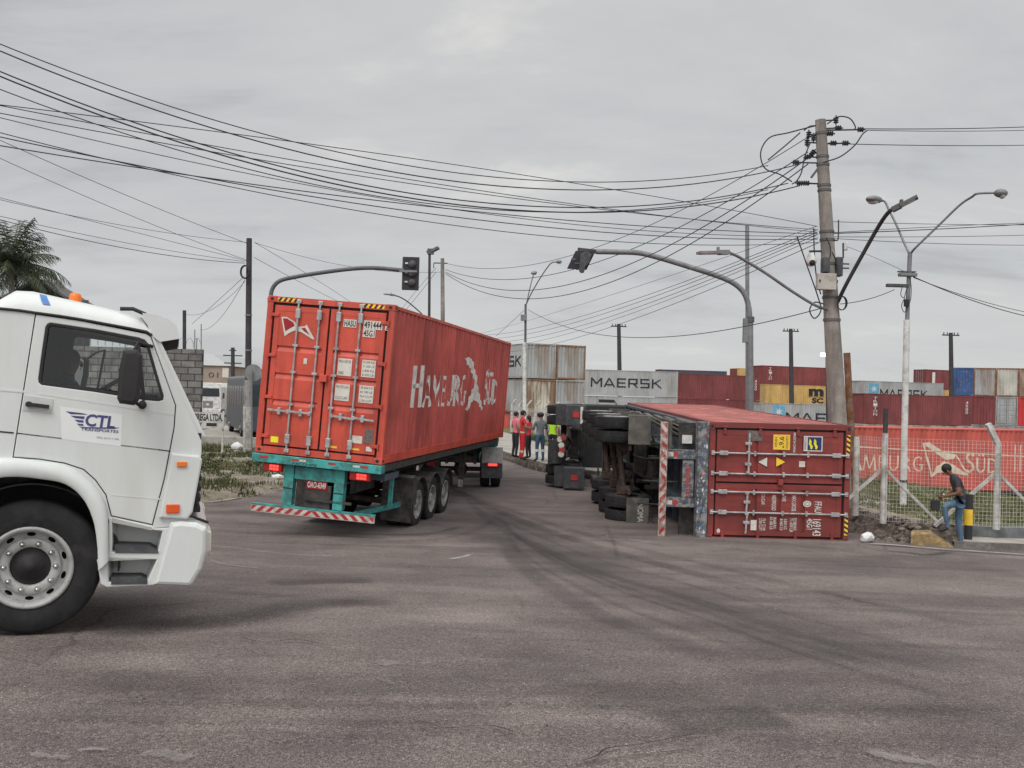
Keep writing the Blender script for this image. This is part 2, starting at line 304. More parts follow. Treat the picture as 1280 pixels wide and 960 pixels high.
GL = {
 'H': (.9, [(0.1,0,.1,1,.13,.17),(.72,0,.72,1,.13,.17),(.1,.5,.72,.53,.09,.09)]),
 'A': (.85, [(.02,0,.40,1,.11,.07),(.40,1,.80,0,.09,.17),(.17,.32,.64,.32,.08,.08)]),
 'M': (1.05, [(.06,0,.17,1,.09,.08),(.17,1,.5,.1,.15,.10),(.5,.1,.84,1,.07,.09),(.84,1,.95,0,.13,.16)]),
 'B': (.75, [(.1,0,.1,1,.14,.14),(.1,.95,.45,.93,.09,.1),(.45,.93,.55,.75,.1,.13),(.55,.75,.42,.55,.13,.1),(.1,.53,.45,.53,.08,.1),(.45,.53,.62,.3,.1,.15),(.62,.3,.48,.07,.15,.1),(.1,.05,.5,.06,.09,.1)]),
 'U': (.85, [(.1,1,.1,.3,.15,.13),(.1,.32,.22,.07,.13,.1),(.2,.08,.5,.05,.1,.1),(.48,.05,.68,.28,.1,.1),(.68,.26,.7,1,.1,.12)]),
 'R': (.8, [(.1,0,.1,1,.15,.14),(.1,.95,.45,.93,.09,.1),(.45,.93,.58,.74,.1,.14),(.58,.74,.42,.52,.14,.1),(.1,.5,.44,.52,.08,.1),(.36,.52,.75,0,.11,.16)]),
 'G': (.95, [(.75,.82,.5,.96,.13,.09),(.5,.96,.22,.83,.09,.13),(.22,.85,.1,.5,.12,.15),(.1,.5,.22,.16,.15,.12),(.22,.17,.5,.04,.12,.09),(.5,.04,.78,.13,.09,.12),(.76,.1,.76,.45,.13,.12),(.52,.44,.86,.44,.08,.08)]),
 'S': (.7, [(.6,.85,.38,.97,.12,.09),(.38,.97,.15,.8,.09,.13),(.15,.82,.25,.6,.13,.14),(.22,.62,.52,.42,.14,.16),(.52,.44,.6,.2,.14,.13),(.6,.22,.38,.03,.13,.09),(.38,.03,.08,.14,.09,.12)]),
 'D': (.9, [(.1,0,.1,1,.15,.14),(.1,.95,.45,.93,.09,.1),(.43,.94,.72,.72,.1,.14),(.71,.74,.78,.45,.14,.15),(.78,.47,.66,.18,.15,.13),(.68,.2,.4,.05,.13,.1),(.1,.05,.42,.05,.09,.1)]),
 '"': (0, [(.22,1.14,.22,1.27,.13,.13),(.56,1.14,.56,1.27,.13,.13)]),
}
WK = 1.0
def glyphs(txt, big=1.0, small=.74, jit=0.0):
    x = 0; polys = []; first = True
    for ch in txt:
        if ch == ' ': x += .5; first = True; continue
        k = 'U' if ch == 'Ü' else ch
        w_, st = GL[k]; s_ = big if first else small; first = False
        if ch == 'Ü': st = st+GL['"'][1]
        for (a, b, c, d, w0, w1) in st:
            p0 = Vector((a, b)); p1 = Vector((c, d)); dd = (p1-p0).normalized(); nn = Vector((-dd.y, dd.x))
            j = lambda: 1+random.uniform(-jit, jit)
            e0 = p0-dd*.015; e1 = p1+dd*.015
            w0 *= WK; w1 *= WK; q = [e0+nn*w0/2*j(), e1+nn*w1/2*j(), e1-nn*w1/2*j(), e0-nn*w0/2*j()]
            polys.append([(x+v.x*s_, v.y*s_) for v in q])
        x += w_*s_+.07
    return polys, x
FLAG = [[(0,1),(.14,1.03),(.46,.75),(.72,.68),(.66,.55),(.5,.52),(.3,.7),(.06,.95)], [(0,1),(.035,.99),(.235,.04),(.2,0)],
        [(.2,0),(.29,.3),(.46,.48),(.64,.40),(.84,.22),(1,.05),(.79,.10),(.56,.17),(.34,.15)], [(.70,.68),(.735,.67),(1.0,.05),(.96,.06)]]
# ---------------------------------------------------------------- corrugated container
PITCHC = 0.278
def cprof(u, depth=.036):
    t = (u/PITCHC) % 1.0
    if t < .26: return 0
    if t < .5: return -depth*(t-.26)/.24
    if t < .76: return -depth
    return -depth*(1-(t-.76)/.24)
def cbreaks(L):
    r = []; k = 0
    while True:
        for t in (0, .26, .5, .76):
            u = (k+t)*PITCHC
            if u > L: return r+[L]
            r.append(u)
        k += 1
def corr(mb, O, U, V, Nn, L, Hh, m, depth=.036):   # wall of vertical ribs
    O, U, V, Nn = map(Vector, (O, U, V, Nn)); us = cbreaks(L); vs = []; fs = []
    for u in us:
        d = cprof(u, depth) if u < L else 0
        vs += [O+U*u+Nn*d, O+U*u+V*Hh+Nn*d]
    for i in range(len(us)-1): fs.append((2*i, 2*i+2, 2*i+3, 2*i+1))
    mb.add(vs, fs, m)
def decal_corr(polys, O, U, V, Nn, L, off, m, mb, depth=.036):
    """2D polygons (u,v) laid onto the ribs of a corrugated wall"""
    bm = bmesh.new()
    for p in polys:
        if len(p) < 3: continue
        try: bm.faces.new([bm.verts.new((q[0], q[1], 0)) for q in p])
        except Exception: pass
    lo = min(q[0] for p in polys for q in p); hi = max(q[0] for p in polys for q in p)
    for u in cbreaks(L):
        if lo < u < hi:
            bmesh.ops.bisect_plane(bm, geom=bm.verts[:]+bm.edges[:]+bm.faces[:], plane_co=(u, 0, 0), plane_no=(1, 0, 0))
    O, U, V, Nn = map(Vector, (O, U, V, Nn))
    bm.verts.index_update()
    mb.add([O+U*v.co.x+V*v.co.y+Nn*(cprof(v.co.x, depth)+off) for v in bm.verts], [[v.index for v in f.verts] for f in bm.faces], m); bm.free()
def text_polys(txt, x0, x1, y0, y1, bold=0.0, vertical=False):
    if vertical:
        n = len(txt); res = []
        for i, ch in enumerate(txt):
            a = y1-(y1-y0)*(i+.92)/n; b = y1-(y1-y0)*(i+.08)/n; res += text_polys(ch, x0, x1, a, b, bold)
        return res
    vs, fs = text_geo(txt, 1.0, bold=bold)
    ax = min(v.x for v in vs); bx = max(v.x for v in vs); ay = min(v.y for v in vs); by = max(v.y for v in vs)
    P = [((v.x-ax)/(bx-ax+1e-6)*(x1-x0)+x0, (v.y-ay)/(by-ay)*(y1-y0)+y0) for v in vs]
    return [[P[i] for i in f] for f in fs]

def container(name, label, M, H, L=12.19, W=2.44, paint=RED1, side=None, roofm=None, endm=None, frame=None, group=None, detail=True, far=False, parent_e=None):
    """door end at y=0, x centred, z up; M places it"""
    side = side or paint; roofm = roofm or side; endm = endm or side; frame = frame or paint
    t = bpy.data.objects.new(name, None); COL.objects.link(t); t.matrix_world = M; tag(t, label, 'shipping container', group)
    h = W/2; pw = .11
    fr = MB()
    for sx in (-1, 1):
        for y0, y1 in ((0, .12), (L-.12, L)):
            x0, x1 = sorted((sx*h, sx*(h-pw)))
            fr.box(x0, x1, y0+.004, y1-.004, .118, H-.118, frame)
            for z0, z1 in ((0, .118), (H-.118, H)):     # corner castings
                a0, a1 = sorted((sx*(h+.003), sx*(h-.165)))
                b0, b1 = (-.003, .172) if y0 == 0 else (L-.172, L+.003)
                fr.box(a0, a1, b0, b1, z0, z1, frame, ch=0 if far else .012)
                if not far:
                    yy = -.0045 if y0 == 0 else L+.0045
                    cx = sx*(h-.085); zz = (z0+z1)/2
                    ring = [(cx+.036*math.cos(a*R(30))*1.0, yy, zz+.030*math.sin(a*R(30))) for a in range(12)]
                    fr.poly(ring, BLK)
                    ring = [(sx*(h+.0045), (b0+b1)/2+.05*math.cos(a*R(30)), zz+.028*math.sin(a*R(30))) for a in range(12)]
                    fr.poly(ring, BLK)
        x0, x1 = sorted((sx*h, sx*(h-.06)))
        fr.box(x0, x1, .173, L-.173, H-.075, H-.015, frame); fr.box(x0, x1, .173, L-.173, .015, .165, frame)
    for y0, y1 in ((0, .1), (L-.1, L)):
        fr.box(-h+.166, h-.166, y0+.002, y1-.002, H-.115, H-.008, frame); fr.box(-h+.166, h-.166, y0+.002, y1-.002, .01, .13, frame)
    for k in range(0 if far else 20): fr.box(-h+.06, h-.06, .35+k*.6, .41+k*.6, .03, .14, frame)     # floor cross members
    fr.box(-h+.06, h-.06, .1, L-.1, .14, .16, DKM)
    fr.build('frame', t)
    for sx in (-1, 1):
        b = MB()
        if sx > 0: corr(b, (h-.012, .12, .165), (0, 1, 0), (0, 0, 1), (1, 0, 0), L-.24, H-.24, side)
        else: corr(b, (-h+.012, .12, .165), (0, 1, 0), (0, 0, 1), (-1, 0, 0), L-.24, H-.24, side)
        b.build('side_wall', t)
    b = MB()
    if far: b.box(-h+.06, h-.06, .1, L-.1, H-.06, H-.03, roofm)
    else:
        us = cbreaks(L-.2)
        vs = []; fs = []
        for u in us: z = H-.02+cprof(u, .02); vs += [(-h+.06, .1+u, z), (h-.06, .1+u, z)]
        for i in range(len(us)-1): fs.append((2*i, 2*i+1, 2*i+3, 2*i+2))
        b.add(vs, fs, roofm)
    b.build('roof', t)
    b = MB(); corr(b, (-h+.11, L-.03, .12), (1, 0, 0), (0, 0, 1), (0, 1, 0), W-.22, H-.23, endm, depth=.045); b.build('end_wall', t)
    # doors
    seal = MB(); seal.box(-h+.11, h-.11, .056, .078, .13, H-.115, BLK); seal.build('door_seal', t)
    zb, zt = .165, H-.165; HH = zt-zb
    for sx in (-1, 1):
        d = MB(); x0, x1 = (-h+.155, -.020) if sx < 0 else (.020, h-.155)
        zs = []      # (z, y) profile with pressed-in bands
        bands = [(.235, .30), (.415, .475), (.60, .66), (.0, .0)]
        pr = [(0, 0)]
        for c_ in (.325, .515, .71):
            pr += [(c_*HH-.10, 0), (c_*HH-.02, .032), (c_*HH, .032), (c_*HH+.008, 0)]
        pr += [(HH, 0)]
        xa, xb = x0+.10, x1-.08
        d.box(x0, xa, .008, .05, zb, zt, paint); d.box(xb, x1, .008, .05, zb, zt, paint)
        d.box(xa, xb, .008, .05, zb, zb+.10, paint); d.box(xa, xb, .008, .05, zt-.10, zt, paint)
        for i in range(len(pr)-1):
            (z0, y0), (z1, y1) = pr[i], pr[i+1]
            z0 = max(z0, .10); z1 = min(z1, HH-.10)
            d.quad((xa, .014+y0, zb+z0), (xb, .014+y0, zb+z0), (xb, .014+y1, zb+z1), (xa, .014+y1, zb+z1), paint)
        for xx in (xa, xb):
            d.quad((xx, .008, zb+.1), (xx, .05, zb+.1), (xx, .05, zt-.1), (xx, .008, zt-.1), paint)
        do = d.build('door', t)
        # hinges
        if detail:
            for q in (.06, .34, .64, .93):
                g = MB(); z = zb+HH*q; a0, a1 = sorted((sx*(h-.10), sx*(h-.24)))
                g.box(a0, a1, -.018, .008, z-.03, z+.03, paint, ch=.006); g.tube([(sx*(h-.095), -.012, z-.05), (sx*(h-.095), -.012, z+.05)], .018, paint, 8)
                g.build('hinge', do)
        for k, xr in enumerate((.185, .60)):
            X = sx*xr if True else 0
            rd = MB(); sm = STEEL if detail else frame
            rd.tube([(X, -.028, .07), (X, -.028, H-.06)], .019, sm, 8 if not far else 5)
            if not far:
                for z in (.085, H-.075):
                    rd.box(X-.045, X+.045, -.035, -.002, z-.035, z+.035, sm, ch=.008)
                for z in (.30, H-.30): rd.box(X-.045, X+.045, -.05, .01, z-.09, z+.09, sm, ch=.012)
                for q in (.30, .53, .72): z = zb+HH*q; rd.box(X-.05, X+.05, -.045, .01, z-.022, z+.022, sm, ch=.006)
            ro = rd.build('lock_rod', do)
            if not far:
                hd = MB(); z = zb+HH*.245; s2 = sx*(-1 if k == 1 else -1) if sx < 0 else 1
                s2 = -1 if sx < 0 else 1
                hd.box(min(X, X+s2*.05), max(X, X+s2*.05), -.06, -.02, z-.04, z+.04, sm, ch=.008)
                hd.bar((X, -.05, z+.01), (X+s2*.42, -.05, z-.015*s2), .014, .036, sm)
                hd.box(X+s2*.2-.03, X+s2*.2+.03, -.06, .01, z-.065, z+.065, sm, ch=.01)
                hd.build('handle', do)
    return t
def chevrons(mb, x0, x1, z0, z1, y, n, ma, mb_, lean=.6, axis='x'):
    """hazard stripes in a rectangle facing -y, alternating"""
    wd = (x1-x0)/n; hh = z1-z0; sh = hh*lean
    for i in range(-2, n+2):
        a = x0+i*wd; pts = [(a, z0), (a+wd, z0), (a+wd+sh, z1), (a+sh, z1)]
        # clip to rect in x
        def clip(P, X, keep):
            o = []
            for k in range(len(P)):
                p, q = P[k], P[(k+1) % len(P)]; ip = (p[0]-X)*keep >= 0; iq = (q[0]-X)*keep >= 0
                if ip: o.append(p)
                if ip != iq: tt = (X-p[0])/(q[0]-p[0]); o.append((X, p[1]+(q[1]-p[1])*tt))
            return o
        P = clip(clip(pts, x0, 1), x1, -1) if pts else []
        if len(P) > 2: mb.poly([(p[0], y, p[1]) for p in P], ma if i % 2 else mb_)
def plane_map(Mw, axis, val):
    """pixel -> point on a flat face (local axis = val) of a placed object"""
    Mi = Mw.inverted()
    def fn(px, py):
        o = Mi @ EYE; d = (Mi.to_3x3() @ ray(px, py)); tt = (val-o[axis])/d[axis]; return o+d*tt
    return fn

# ---------------------------------------------------------------- wheels
def wheel(parent, c, side, r=.52, wdt=.29, style='white', dual=False, M=None, name='wheel', tread=True):
    """c centre, axle along local X, side=+1 face towards +x"""
    Mx = (M or Matrix()) @ Matrix.Translation(Vector(c)) @ Matrix.Diagonal((side, 1, 1, 1))
    e = part(name, parent, Matrix())
    b = MB(Mx)
    def tyre(x):
        h2 = wdt/2; ri = r*.565
        pr = [(ri, x-h2*.78), (ri+.03, x-h2*.92), (r*.80, x-h2), (r*.93, x-h2*.93), (r*.985, x-h2*.80)]
        pr += [(r, x-h2*.55), (r*1.004, x), (r, x+h2*.55)]
        pr += [(r*.985, x+h2*.80), (r*.93, x+h2*.93), (r*.80, x+h2), (ri+.03, x+h2*.92), (ri, x+h2*.78)]
        b.lathe(pr, RUB, 40)
        if tread:
            for k in range(48):
                a = 2*math.pi*k/48
                for s_ in (-1, 1):
                    b.push(Matrix.Rotation(a, 4, 'X')); b.box(x+s_*h2*.66, x+s_*h2*.86, -.02, .02, r*.95, r*.9985, RUB); b.pop()
    tyre(0)
    if dual: tyre(-wdt-.05)
    if tread and style != 'white':      # circumferential grooves as thin dark rings
        for x in ([0] if not dual else [0, -wdt-.05]):
            for g in (-.3, 0, .3): b.lathe([(r*1.0035, x+g*wdt/2-.005), (r*1.0035, x+g*wdt/2+.005)], BLK, 40)
    b.build('tyre', e)
    m = RIMM if style == 'white' else RIMG
    g = MB(Mx); ri = r*.565; h2 = wdt/2
    if style == 'white':
        g.lathe([(ri+.022, h2*.86), (ri+.028, h2*.98), (ri+.008, h2*1.02), (ri-.012, h2*.9), (ri-.022, h2*.45), (ri-.02, h2*.38)], m, 48)
        # dished disc with hand holes
        ro_, rh = ri-.016, r*.355
        holes = []
        for k in range(10):
            a = 2*math.pi*(k+.5)/10; hc = (ro_*.905)
            hl = []
            for q in range(12):
                t = 2*math.pi*q/12; rr = hc+.017*math.sin(t); aa = a+.13*math.cos(t); hl.append((rr*math.cos(aa), rr*math.sin(aa)))
            holes.append(hl)
        outl = [(ro_*math.cos(2*math.pi*k/48), ro_*math.sin(2*math.pi*k/48)) for k in range(48)]
        hub = [(.150*math.cos(2*math.pi*k/24), .150*math.sin(2*math.pi*k/24)) for k in range(24)]
        Pm = Matrix(((0, 0, 1, h2*.36), (1, 0, 0, 0), (0, 1, 0, 0), (0, 0, 0, 1)))
        plate(g, outl, holes+[hub], .012, m, 0, Pm)
        g.lathe([(.232, h2*.38), (.226, h2*.50), (.21, h2*.56), (.156, h2*.56), (.150, h2*.38)], m, 40)
        # move studs out to their circle
        for k in range(10):
            g2 = MB(Mx); a = 2*math.pi*k/10; g2.push(Matrix.Rotation(a, 4, 'X') @ Matrix.Translation((h2*.56, .187, 0)))
            g2.lathe([(.0, .034), (.012, .032), (.015, .012), (.023, .008), (.023, 0)], CHR, 8); g2.pop(); g2.build('wheel_nut', e)
        g.lathe([(.0, h2*.75), (.035, h2*.75), (.045, h2*.62), (.095, h2*.58), (.105, h2*.40), (.135, h2*.36), (.156, h2*.30)], BLK, 28)
        g.lathe([(0, -h2*.2), (ri-.02, -h2*.2)], BLK, 24)
        g.lathe([(ri-.02, -h2*.8), (ri-.022, h2*.45)], m, 40)
    else:
        dish = -.3 if dual else .35
        g.lathe([(ri+.02, h2*.84), (ri+.026, h2*.97), (ri+.004, h2*1.0), (ri-.02, h2*.7), (ri-.03, h2*dish+.0), (ri-.08, h2*dish-.01), (r*.25, h2*dish+.05), (.13, h2*dish+.06), (.125, h2*dish+.14), (.08, h2*dish+.17), (.0, h2*dish+.17)], m, 32)
        for k in range(10):
            a = 2*math.pi*k/10; g.push(Matrix.Rotation(a, 4, 'X') @ Matrix.Translation((h2*dish+.05, .165, 0)))
            g.lathe([(.0, .03), (.014, .028), (.018, 0)], m, 6); g.pop()
    g.build('rim', e)
    return e

# ---------------------------------------------------------------- terrain
def sst(t): t = max(0., min(1., t)); return t*t*(3-2*t)
KERB = [(60, 17.6), (30, 18.0), (16, 18.4), (10, 18.75), (8.7, 18.95), (7.6, 19.6), (7.15, 21.5), (6.2, 26), (3.4, 31.3), (1.2, 35), (0.1, 39.5), (-.8, 44), (-3, 60), (-8, 90), (-20, 160)]
def kerb_d(x, y):
    best = 1e9; sg = 1; al = 0
    for i in range(len(KERB)-1):
        ax, ay = KERB[i]; bx, by = KERB[i+1]; dx, dy = bx-ax, by-ay
        t = max(0, min(1, ((x-ax)*dx+(y-ay)*dy)/(dx*dx+dy*dy))); qx, qy = x-ax-dx*t, y-ay-dy*t; d = math.hypot(qx, qy)
        if d < best-1e-9:
            best = d; sg = 1 if (dx*qy-dy*qx) < 0 else -1
    return best*sg
def gz(x, y):
    z = .95*(1-sst((y-3)/18)) if y < 21 else 0
    if y > 10 and x > -25:
        d = kerb_d(x, y)
        if d > 7: z -= 2.0*sst((d-7.5)/6)
    return z
def G(px, py, off=0.0):
    v = ray(px, py); z = 0
    for _ in range(30):
        p = EYE+v*((z-EYE.z)/v.z); z = .5*z+.5*gz(p.x, p.y)
    p = EYE+v*((z-EYE.z)/v.z); return Vector((p.x, p.y, gz(p.x, p.y)+off))
# ================================================================ GROUND
def frange(a, b, s):
    r = []; x = a
    while x < b-1e-6: r.append(x); x += s
    return r
xs = [-3000, -1200, -500, -250, -140, -90, -60, -45]+frange(-36, -20, 2)+frange(-20, 22, .6)+frange(22, 40, 2)+[42, 50, 60, 80, 110, 160, 300, 600, 1300, 3000]
ys = [-300, -60, -20, -8, -2]+frange(0, 46, .6)+frange(46, 60, 2)+[62, 70, 80, 95, 115, 150, 200, 300, 500, 900, 1600, 3500]
m = bpy.data.materials.new('asphalt'); m.use_nodes = True; t = m.node_tree; n = t.nodes; l = t.links; b = n['Principled BSDF']
c = n.new('ShaderNodeTexCoord')
def noise(sc, det=6, ro=.6, mp=None, dist=0):
    q = n.new('ShaderNodeTexNoise'); q.inputs['Scale'].default_value = sc; q.inputs['Detail'].default_value = det; q.inputs['Roughness'].default_value = ro; q.inputs['Distortion'].default_value = dist
    if mp:
        k = n.new('ShaderNodeMapping'); k.inputs['Scale'].default_value = mp[0]; k.inputs['Rotation'].default_value = mp[1]; l.new(c.outputs['Object'], k.inputs[0]); l.new(k.outputs[0], q.inputs['Vector'])
    else: l.new(c.outputs['Object'], q.inputs['Vector'])
    return q
def ramp(src, pts):
    q = n.new('ShaderNodeValToRGB'); l.new(src, q.inputs[0]); e = q.color_ramp.elements
    e[0].position = pts[0][0]; e[0].color = pts[0][1]+(1,); e[1].position = pts[-1][0]; e[1].color = pts[-1][1]+(1,)
    for p in pts[1:-1]: k = e.new(p[0]); k.color = p[1]+(1,)
    return q
def mixc(kind, f, a, b_):
    q = n.new('ShaderNodeMixRGB'); q.blend_type = kind
    if isinstance(f, float): q.inputs[0].default_value = f
    else: l.new(f, q.inputs[0])
    l.new(a, q.inputs[1])
    if isinstance(b_, tuple): q.inputs[2].default_value = b_+(1,)
    else: l.new(b_, q.inputs[2])
    return q.outputs[0]
big = ramp(noise(.16, 5, .6, ((1, 2.2, 1), (0, 0, .2)), .5).outputs[0], [(.32, (.094, .081, .078)), (.5, (.130, .111, .105)), (.68, (.166, .143, .135))])
med = ramp(noise(1.1, 8, .7).outputs[0], [(.3, (.72, .72, .73)), (.7, (1.25, 1.22, 1.2))])
fin = ramp(noise(38, 3, .7).outputs[0], [(.33, (.62, .62, .63)), (.5, (1, 1, 1)), (.68, (1.45, 1.42, 1.38))])
fin2 = ramp(noise(130, 2, .6).outputs[0], [(.36, (.45, .45, .45)), (.52, (1, 1, 1)), (.64, (2.2, 2.12, 2.05))])
pat = ramp(noise(.45, 4, .5, ((.35, 1.6, 1), (0, 0, -.35)), 1.0).outputs[0], [(.50, (0, 0, 0)), (.60, (1, 1, 1))])
cc = mixc('MULTIPLY', 1.0, big.outputs[0], med.outputs[0]); cc = mixc('MULTIPLY', 1.0, cc, fin.outputs[0]); cc = mixc('MULTIPLY', 1.0, cc, fin2.outputs[0])
cc = mixc('MULTIPLY', pat.outputs[0], cc, (.80, .78, .79))
# fine cracks
vo = n.new('ShaderNodeTexVoronoi'); vo.feature = 'DISTANCE_TO_EDGE'; vo.inputs['Scale'].default_value = .33
wn = noise(1.5, 5, .6); va = n.new('ShaderNodeMixRGB'); va.inputs[0].default_value = .22; l.new(c.outputs['Object'], va.inputs[1]); l.new(wn.outputs[1], va.inputs[2]); l.new(va.outputs[0], vo.inputs['Vector'])
crk = ramp(vo.outputs[0], [(.002, (1, 1, 1)), (.006, (0, 0, 0))]); cm = noise(.3, 3, .5); cmr = ramp(cm.outputs[0], [(.50, (0, 0, 0)), (.60, (1, 1, 1))])
ck = mixc('MULTIPLY', 1.0, crk.outputs[0], cmr.outputs[0]); cc = mixc('MULTIPLY', ck, cc, (.62, .60, .60))
l.new(cc, b.inputs['Base Color']); b.inputs['Roughness'].default_value = .85; b.inputs['Specular IOR Level'].default_value = .3
bn = noise(60, 3, .7); bp = n.new('ShaderNodeBump'); bp.inputs['Strength'].default_value = .45; bp.inputs['Distance'].default_value = .015; l.new(bn.outputs[0], bp.inputs['Height']); l.new(bp.outputs[0], b.inputs['Normal'])
ASPH = m
g = MB(); nx, ny = len(xs), len(ys)
g.add([(x, y, gz(x, y)) for y in ys for x in xs], [(j*nx+i, j*nx+i+1, (j+1)*nx+i+1, (j+1)*nx+i) for j in range(ny-1) for i in range(nx-1)], ASPH, True)
tag(g.build('road'), kind='structure')

def mark_mat(name, col, alpha, nsc=6.0, soft=.5, ragged=.35):
    m = bpy.data.materials.new(name); m.use_nodes = True; t = m.node_tree; n = t.nodes; l = t.links
    b = n['Principled BSDF']; b.inputs['Base Color'].default_value = col+(1,); b.inputs['Roughness'].default_value = .8; b.inputs['Specular IOR Level'].default_value = .25
    uv = n.new('ShaderNodeUVMap'); sp = n.new('ShaderNodeSeparateXYZ'); l.new(uv.outputs[0], sp.inputs[0])
    def M_(op, a, b2=None):
        q = n.new('ShaderNodeMath'); q.operation = op
        for i, v in enumerate((a, b2)):
            if v is None: continue
            if isinstance(v, (int, float)): q.inputs[i].default_value = v
            else: l.new(v, q.inputs[i])
        return q.outputs[0]
    d = M_('ABSOLUTE', M_('SUBTRACT', M_('MULTIPLY', sp.outputs[0], 2.0), 1.0))
    c = n.new('ShaderNodeTexCoord'); ns = n.new('ShaderNodeTexNoise'); ns.inputs['Scale'].default_value = nsc; ns.inputs['Detail'].default_value = 6; l.new(c.outputs['Object'], ns.inputs['Vector'])
    ns2 = n.new('ShaderNodeTexNoise'); ns2.inputs['Scale'].default_value = nsc*.12; ns2.inputs['Detail'].default_value = 3; l.new(c.outputs['Object'], ns2.inputs['Vector'])
    e = M_('ADD', d, M_('MULTIPLY', M_('SUBTRACT', ns.outputs[0], .5), ragged*2))
    mr = n.new('ShaderNodeMapRange'); mr.interpolation_type = 'SMOOTHSTEP'; mr.inputs[1].default_value = 1.0; mr.inputs[2].default_value = 1-soft; mr.inputs[3].default_value = 0; mr.inputs[4].default_value = alpha; l.new(e, mr.inputs[0])
    # fade at both ends (uv y)
    f = M_('MULTIPLY', M_('MULTIPLY', sp.outputs[1], M_('SUBTRACT', 1.0, sp.outputs[1])), 9.0); f = M_('MINIMUM', f, 1.0)
    k = n.new('ShaderNodeMapRange'); k.inputs[1].default_value = .35; k.inputs[2].default_value = .6; k.inputs[3].default_value = .45; k.inputs[4].default_value = 1; l.new(ns2.outputs[0], k.inputs[0])
    a = M_('MULTIPLY', M_('MULTIPLY', mr.outputs[0], f), k.outputs[0])
    l.new(a, b.inputs['Alpha']); return m
SKID = mark_mat('rubber marks', (.045, .042, .042), .19, 5, .98, .35)
SKIDT = mark_mat('thin rubber marks', (.035, .033, .034), .22, 7, .6, .4)
STAIN = mark_mat('oil stain', (.030, .028, .029), .45, 1.6, .9, .6)
LINE = mark_mat('worn white line', (.42, .41, .40), .85, 14, .25, .45)
DUST = mark_mat('pale scuff', (.30, .28, .27), .42, 24, .5, 1.3)
YLINE = mark_mat('worn yellow line', (.5, .36, .1), .6, 12, .3, .6)
mk_lvl = [0]
def catmull(P, n=10):
    P = [Vector(p) for p in P]; Q = [P[0]*2-P[1]]+P+[P[-1]*2-P[-2]]; o = []
    for i in range(1, len(Q)-2):
        for k in range(n):
            t = k/n; a, b, c, d = Q[i-1], Q[i], Q[i+1], Q[i+2]
            o.append(.5*((2*b)+(c-a)*t+(2*a-5*b+4*c-d)*t*t+(3*b-a-3*c+d)*t**3))
    return o+[P[-1]]
def mark(pts, wdt, mt, name='road_marking'):
    P = catmull([G(*p) if len(p) == 2 else Vector(p) for p in pts], 10); mk_lvl[0] += 1; off = .004+.0012*(mk_lvl[0] % 22)
    vs = []; uv = []
    K = 6
    L = [0]
    for i in range(1, len(P)): L.append(L[-1]+(P[i]-P[i-1]).length)
    for i, p in enumerate(P):
        d = (P[min(i+1, len(P)-1)]-P[max(i-1, 0)]); d.z = 0; d.normalize(); nn = Vector((-d.y, d.x, 0))
        for k in range(K+1):
            q = p+nn*wdt*(k/K-.5); vs.append((q.x, q.y, gz(q.x, q.y)+off)); uv.append((k/K, L[i]/L[-1]))
    me = bpy.data.meshes.new(name); fs = [(i*(K+1)+k, i*(K+1)+k+1, (i+1)*(K+1)+k+1, (i+1)*(K+1)+k) for i in range(len(P)-1) for k in range(K)]
    me.from_pydata(vs, [], fs); u = me.uv_layers.new(name='UVMap')
    for lp in me.loops: u.data[lp.index].uv = uv[lp.vertex_index]
    me.materials.append(mt); o = bpy.data.objects.new(name, me); COL.objects.link(o); tag(o, kind='structure'); return o
import random as _r
_q = _r.Random(8)
BASE = [(1330, 872), (1180, 842), (1010, 796), (880, 755), (760, 718), (680, 684), (625, 655), (600, 632)]
mark(BASE, 2.3, mark_mat('broad rubber haze', (.055, .050, .050), .30, 1.3, .98, .5), 'tyre_mark')
for k in range(8):
    o = -1+2*k/7+_q.uniform(-.1, .1); sh = _q.uniform(-40, 40)
    mark([(x+sh*(1-i/8)+o*10*i, y+o*(62-4*i)+_q.uniform(-1.5, 1.5)) for i, (x, y) in enumerate(BASE[_q.choice([0, 0, 1, 2]):])], _q.choice([.12, .2, .3, .45]), SKIDT if k % 2 else SKID, 'tyre_mark')
mark([(245, 662), (330, 668), (430, 675), (520, 677), (590, 665), (632, 640)], .35, SKID, 'tyre_mark')
mark([(280, 652), (360, 660), (450, 668), (530, 668), (590, 655)], .22, SKIDT, 'tyre_mark')
mark([(250, 640), (320, 642), (400, 655), (480, 662)], .5, SKID, 'tyre_mark')
mark([(540, 660), (620, 672), (700, 700), (760, 720)], 2.0, mark_mat('wide stain', (.06, .055, .054), .34, 1.1, .98, .6), 'oil_stain')
mark([(600, 628), (640, 650), (700, 676), (780, 700), (860, 716)], .9, SKID, 'tyre_mark')
mark([(756, 655), (762, 668), (768, 684), (772, 700)], .12, SKIDT, 'tyre_mark')
mark([(-20, 877), (160, 879), (420, 884), (700, 883), (960, 890), (1300, 888)], .16, SKIDT, 'tyre_mark')
mark([(-20, 899), (200, 903), (420, 905), (640, 900)], .10, SKIDT, 'tyre_mark')
mark([(-20, 850), (300, 858), (700, 862), (1000, 880), (1300, 900)], .7, SKIDT, 'tyre_mark')
mark([(100, 790), (230, 782), (360, 762), (480, 750)], .9, STAIN, 'oil_stain')
mark([(240, 631), (290, 625), (345, 614), (380, 606)], .09, LINE)
mark([(1075, 680), (1120, 683), (1180, 688), (1240, 692), (1330, 698)], .14, LINE)
mark([(262, 682), (300, 686), (350, 692), (400, 695), (440, 696)], .22, DUST)
mark([(560, 699), (575, 697), (590, 693)], .09, LINE)
mark([(468, 826), (480, 828), (494, 832)], .16, DUST)
mark([(470, 848), (482, 852), (490, 857)], .06, DUST)
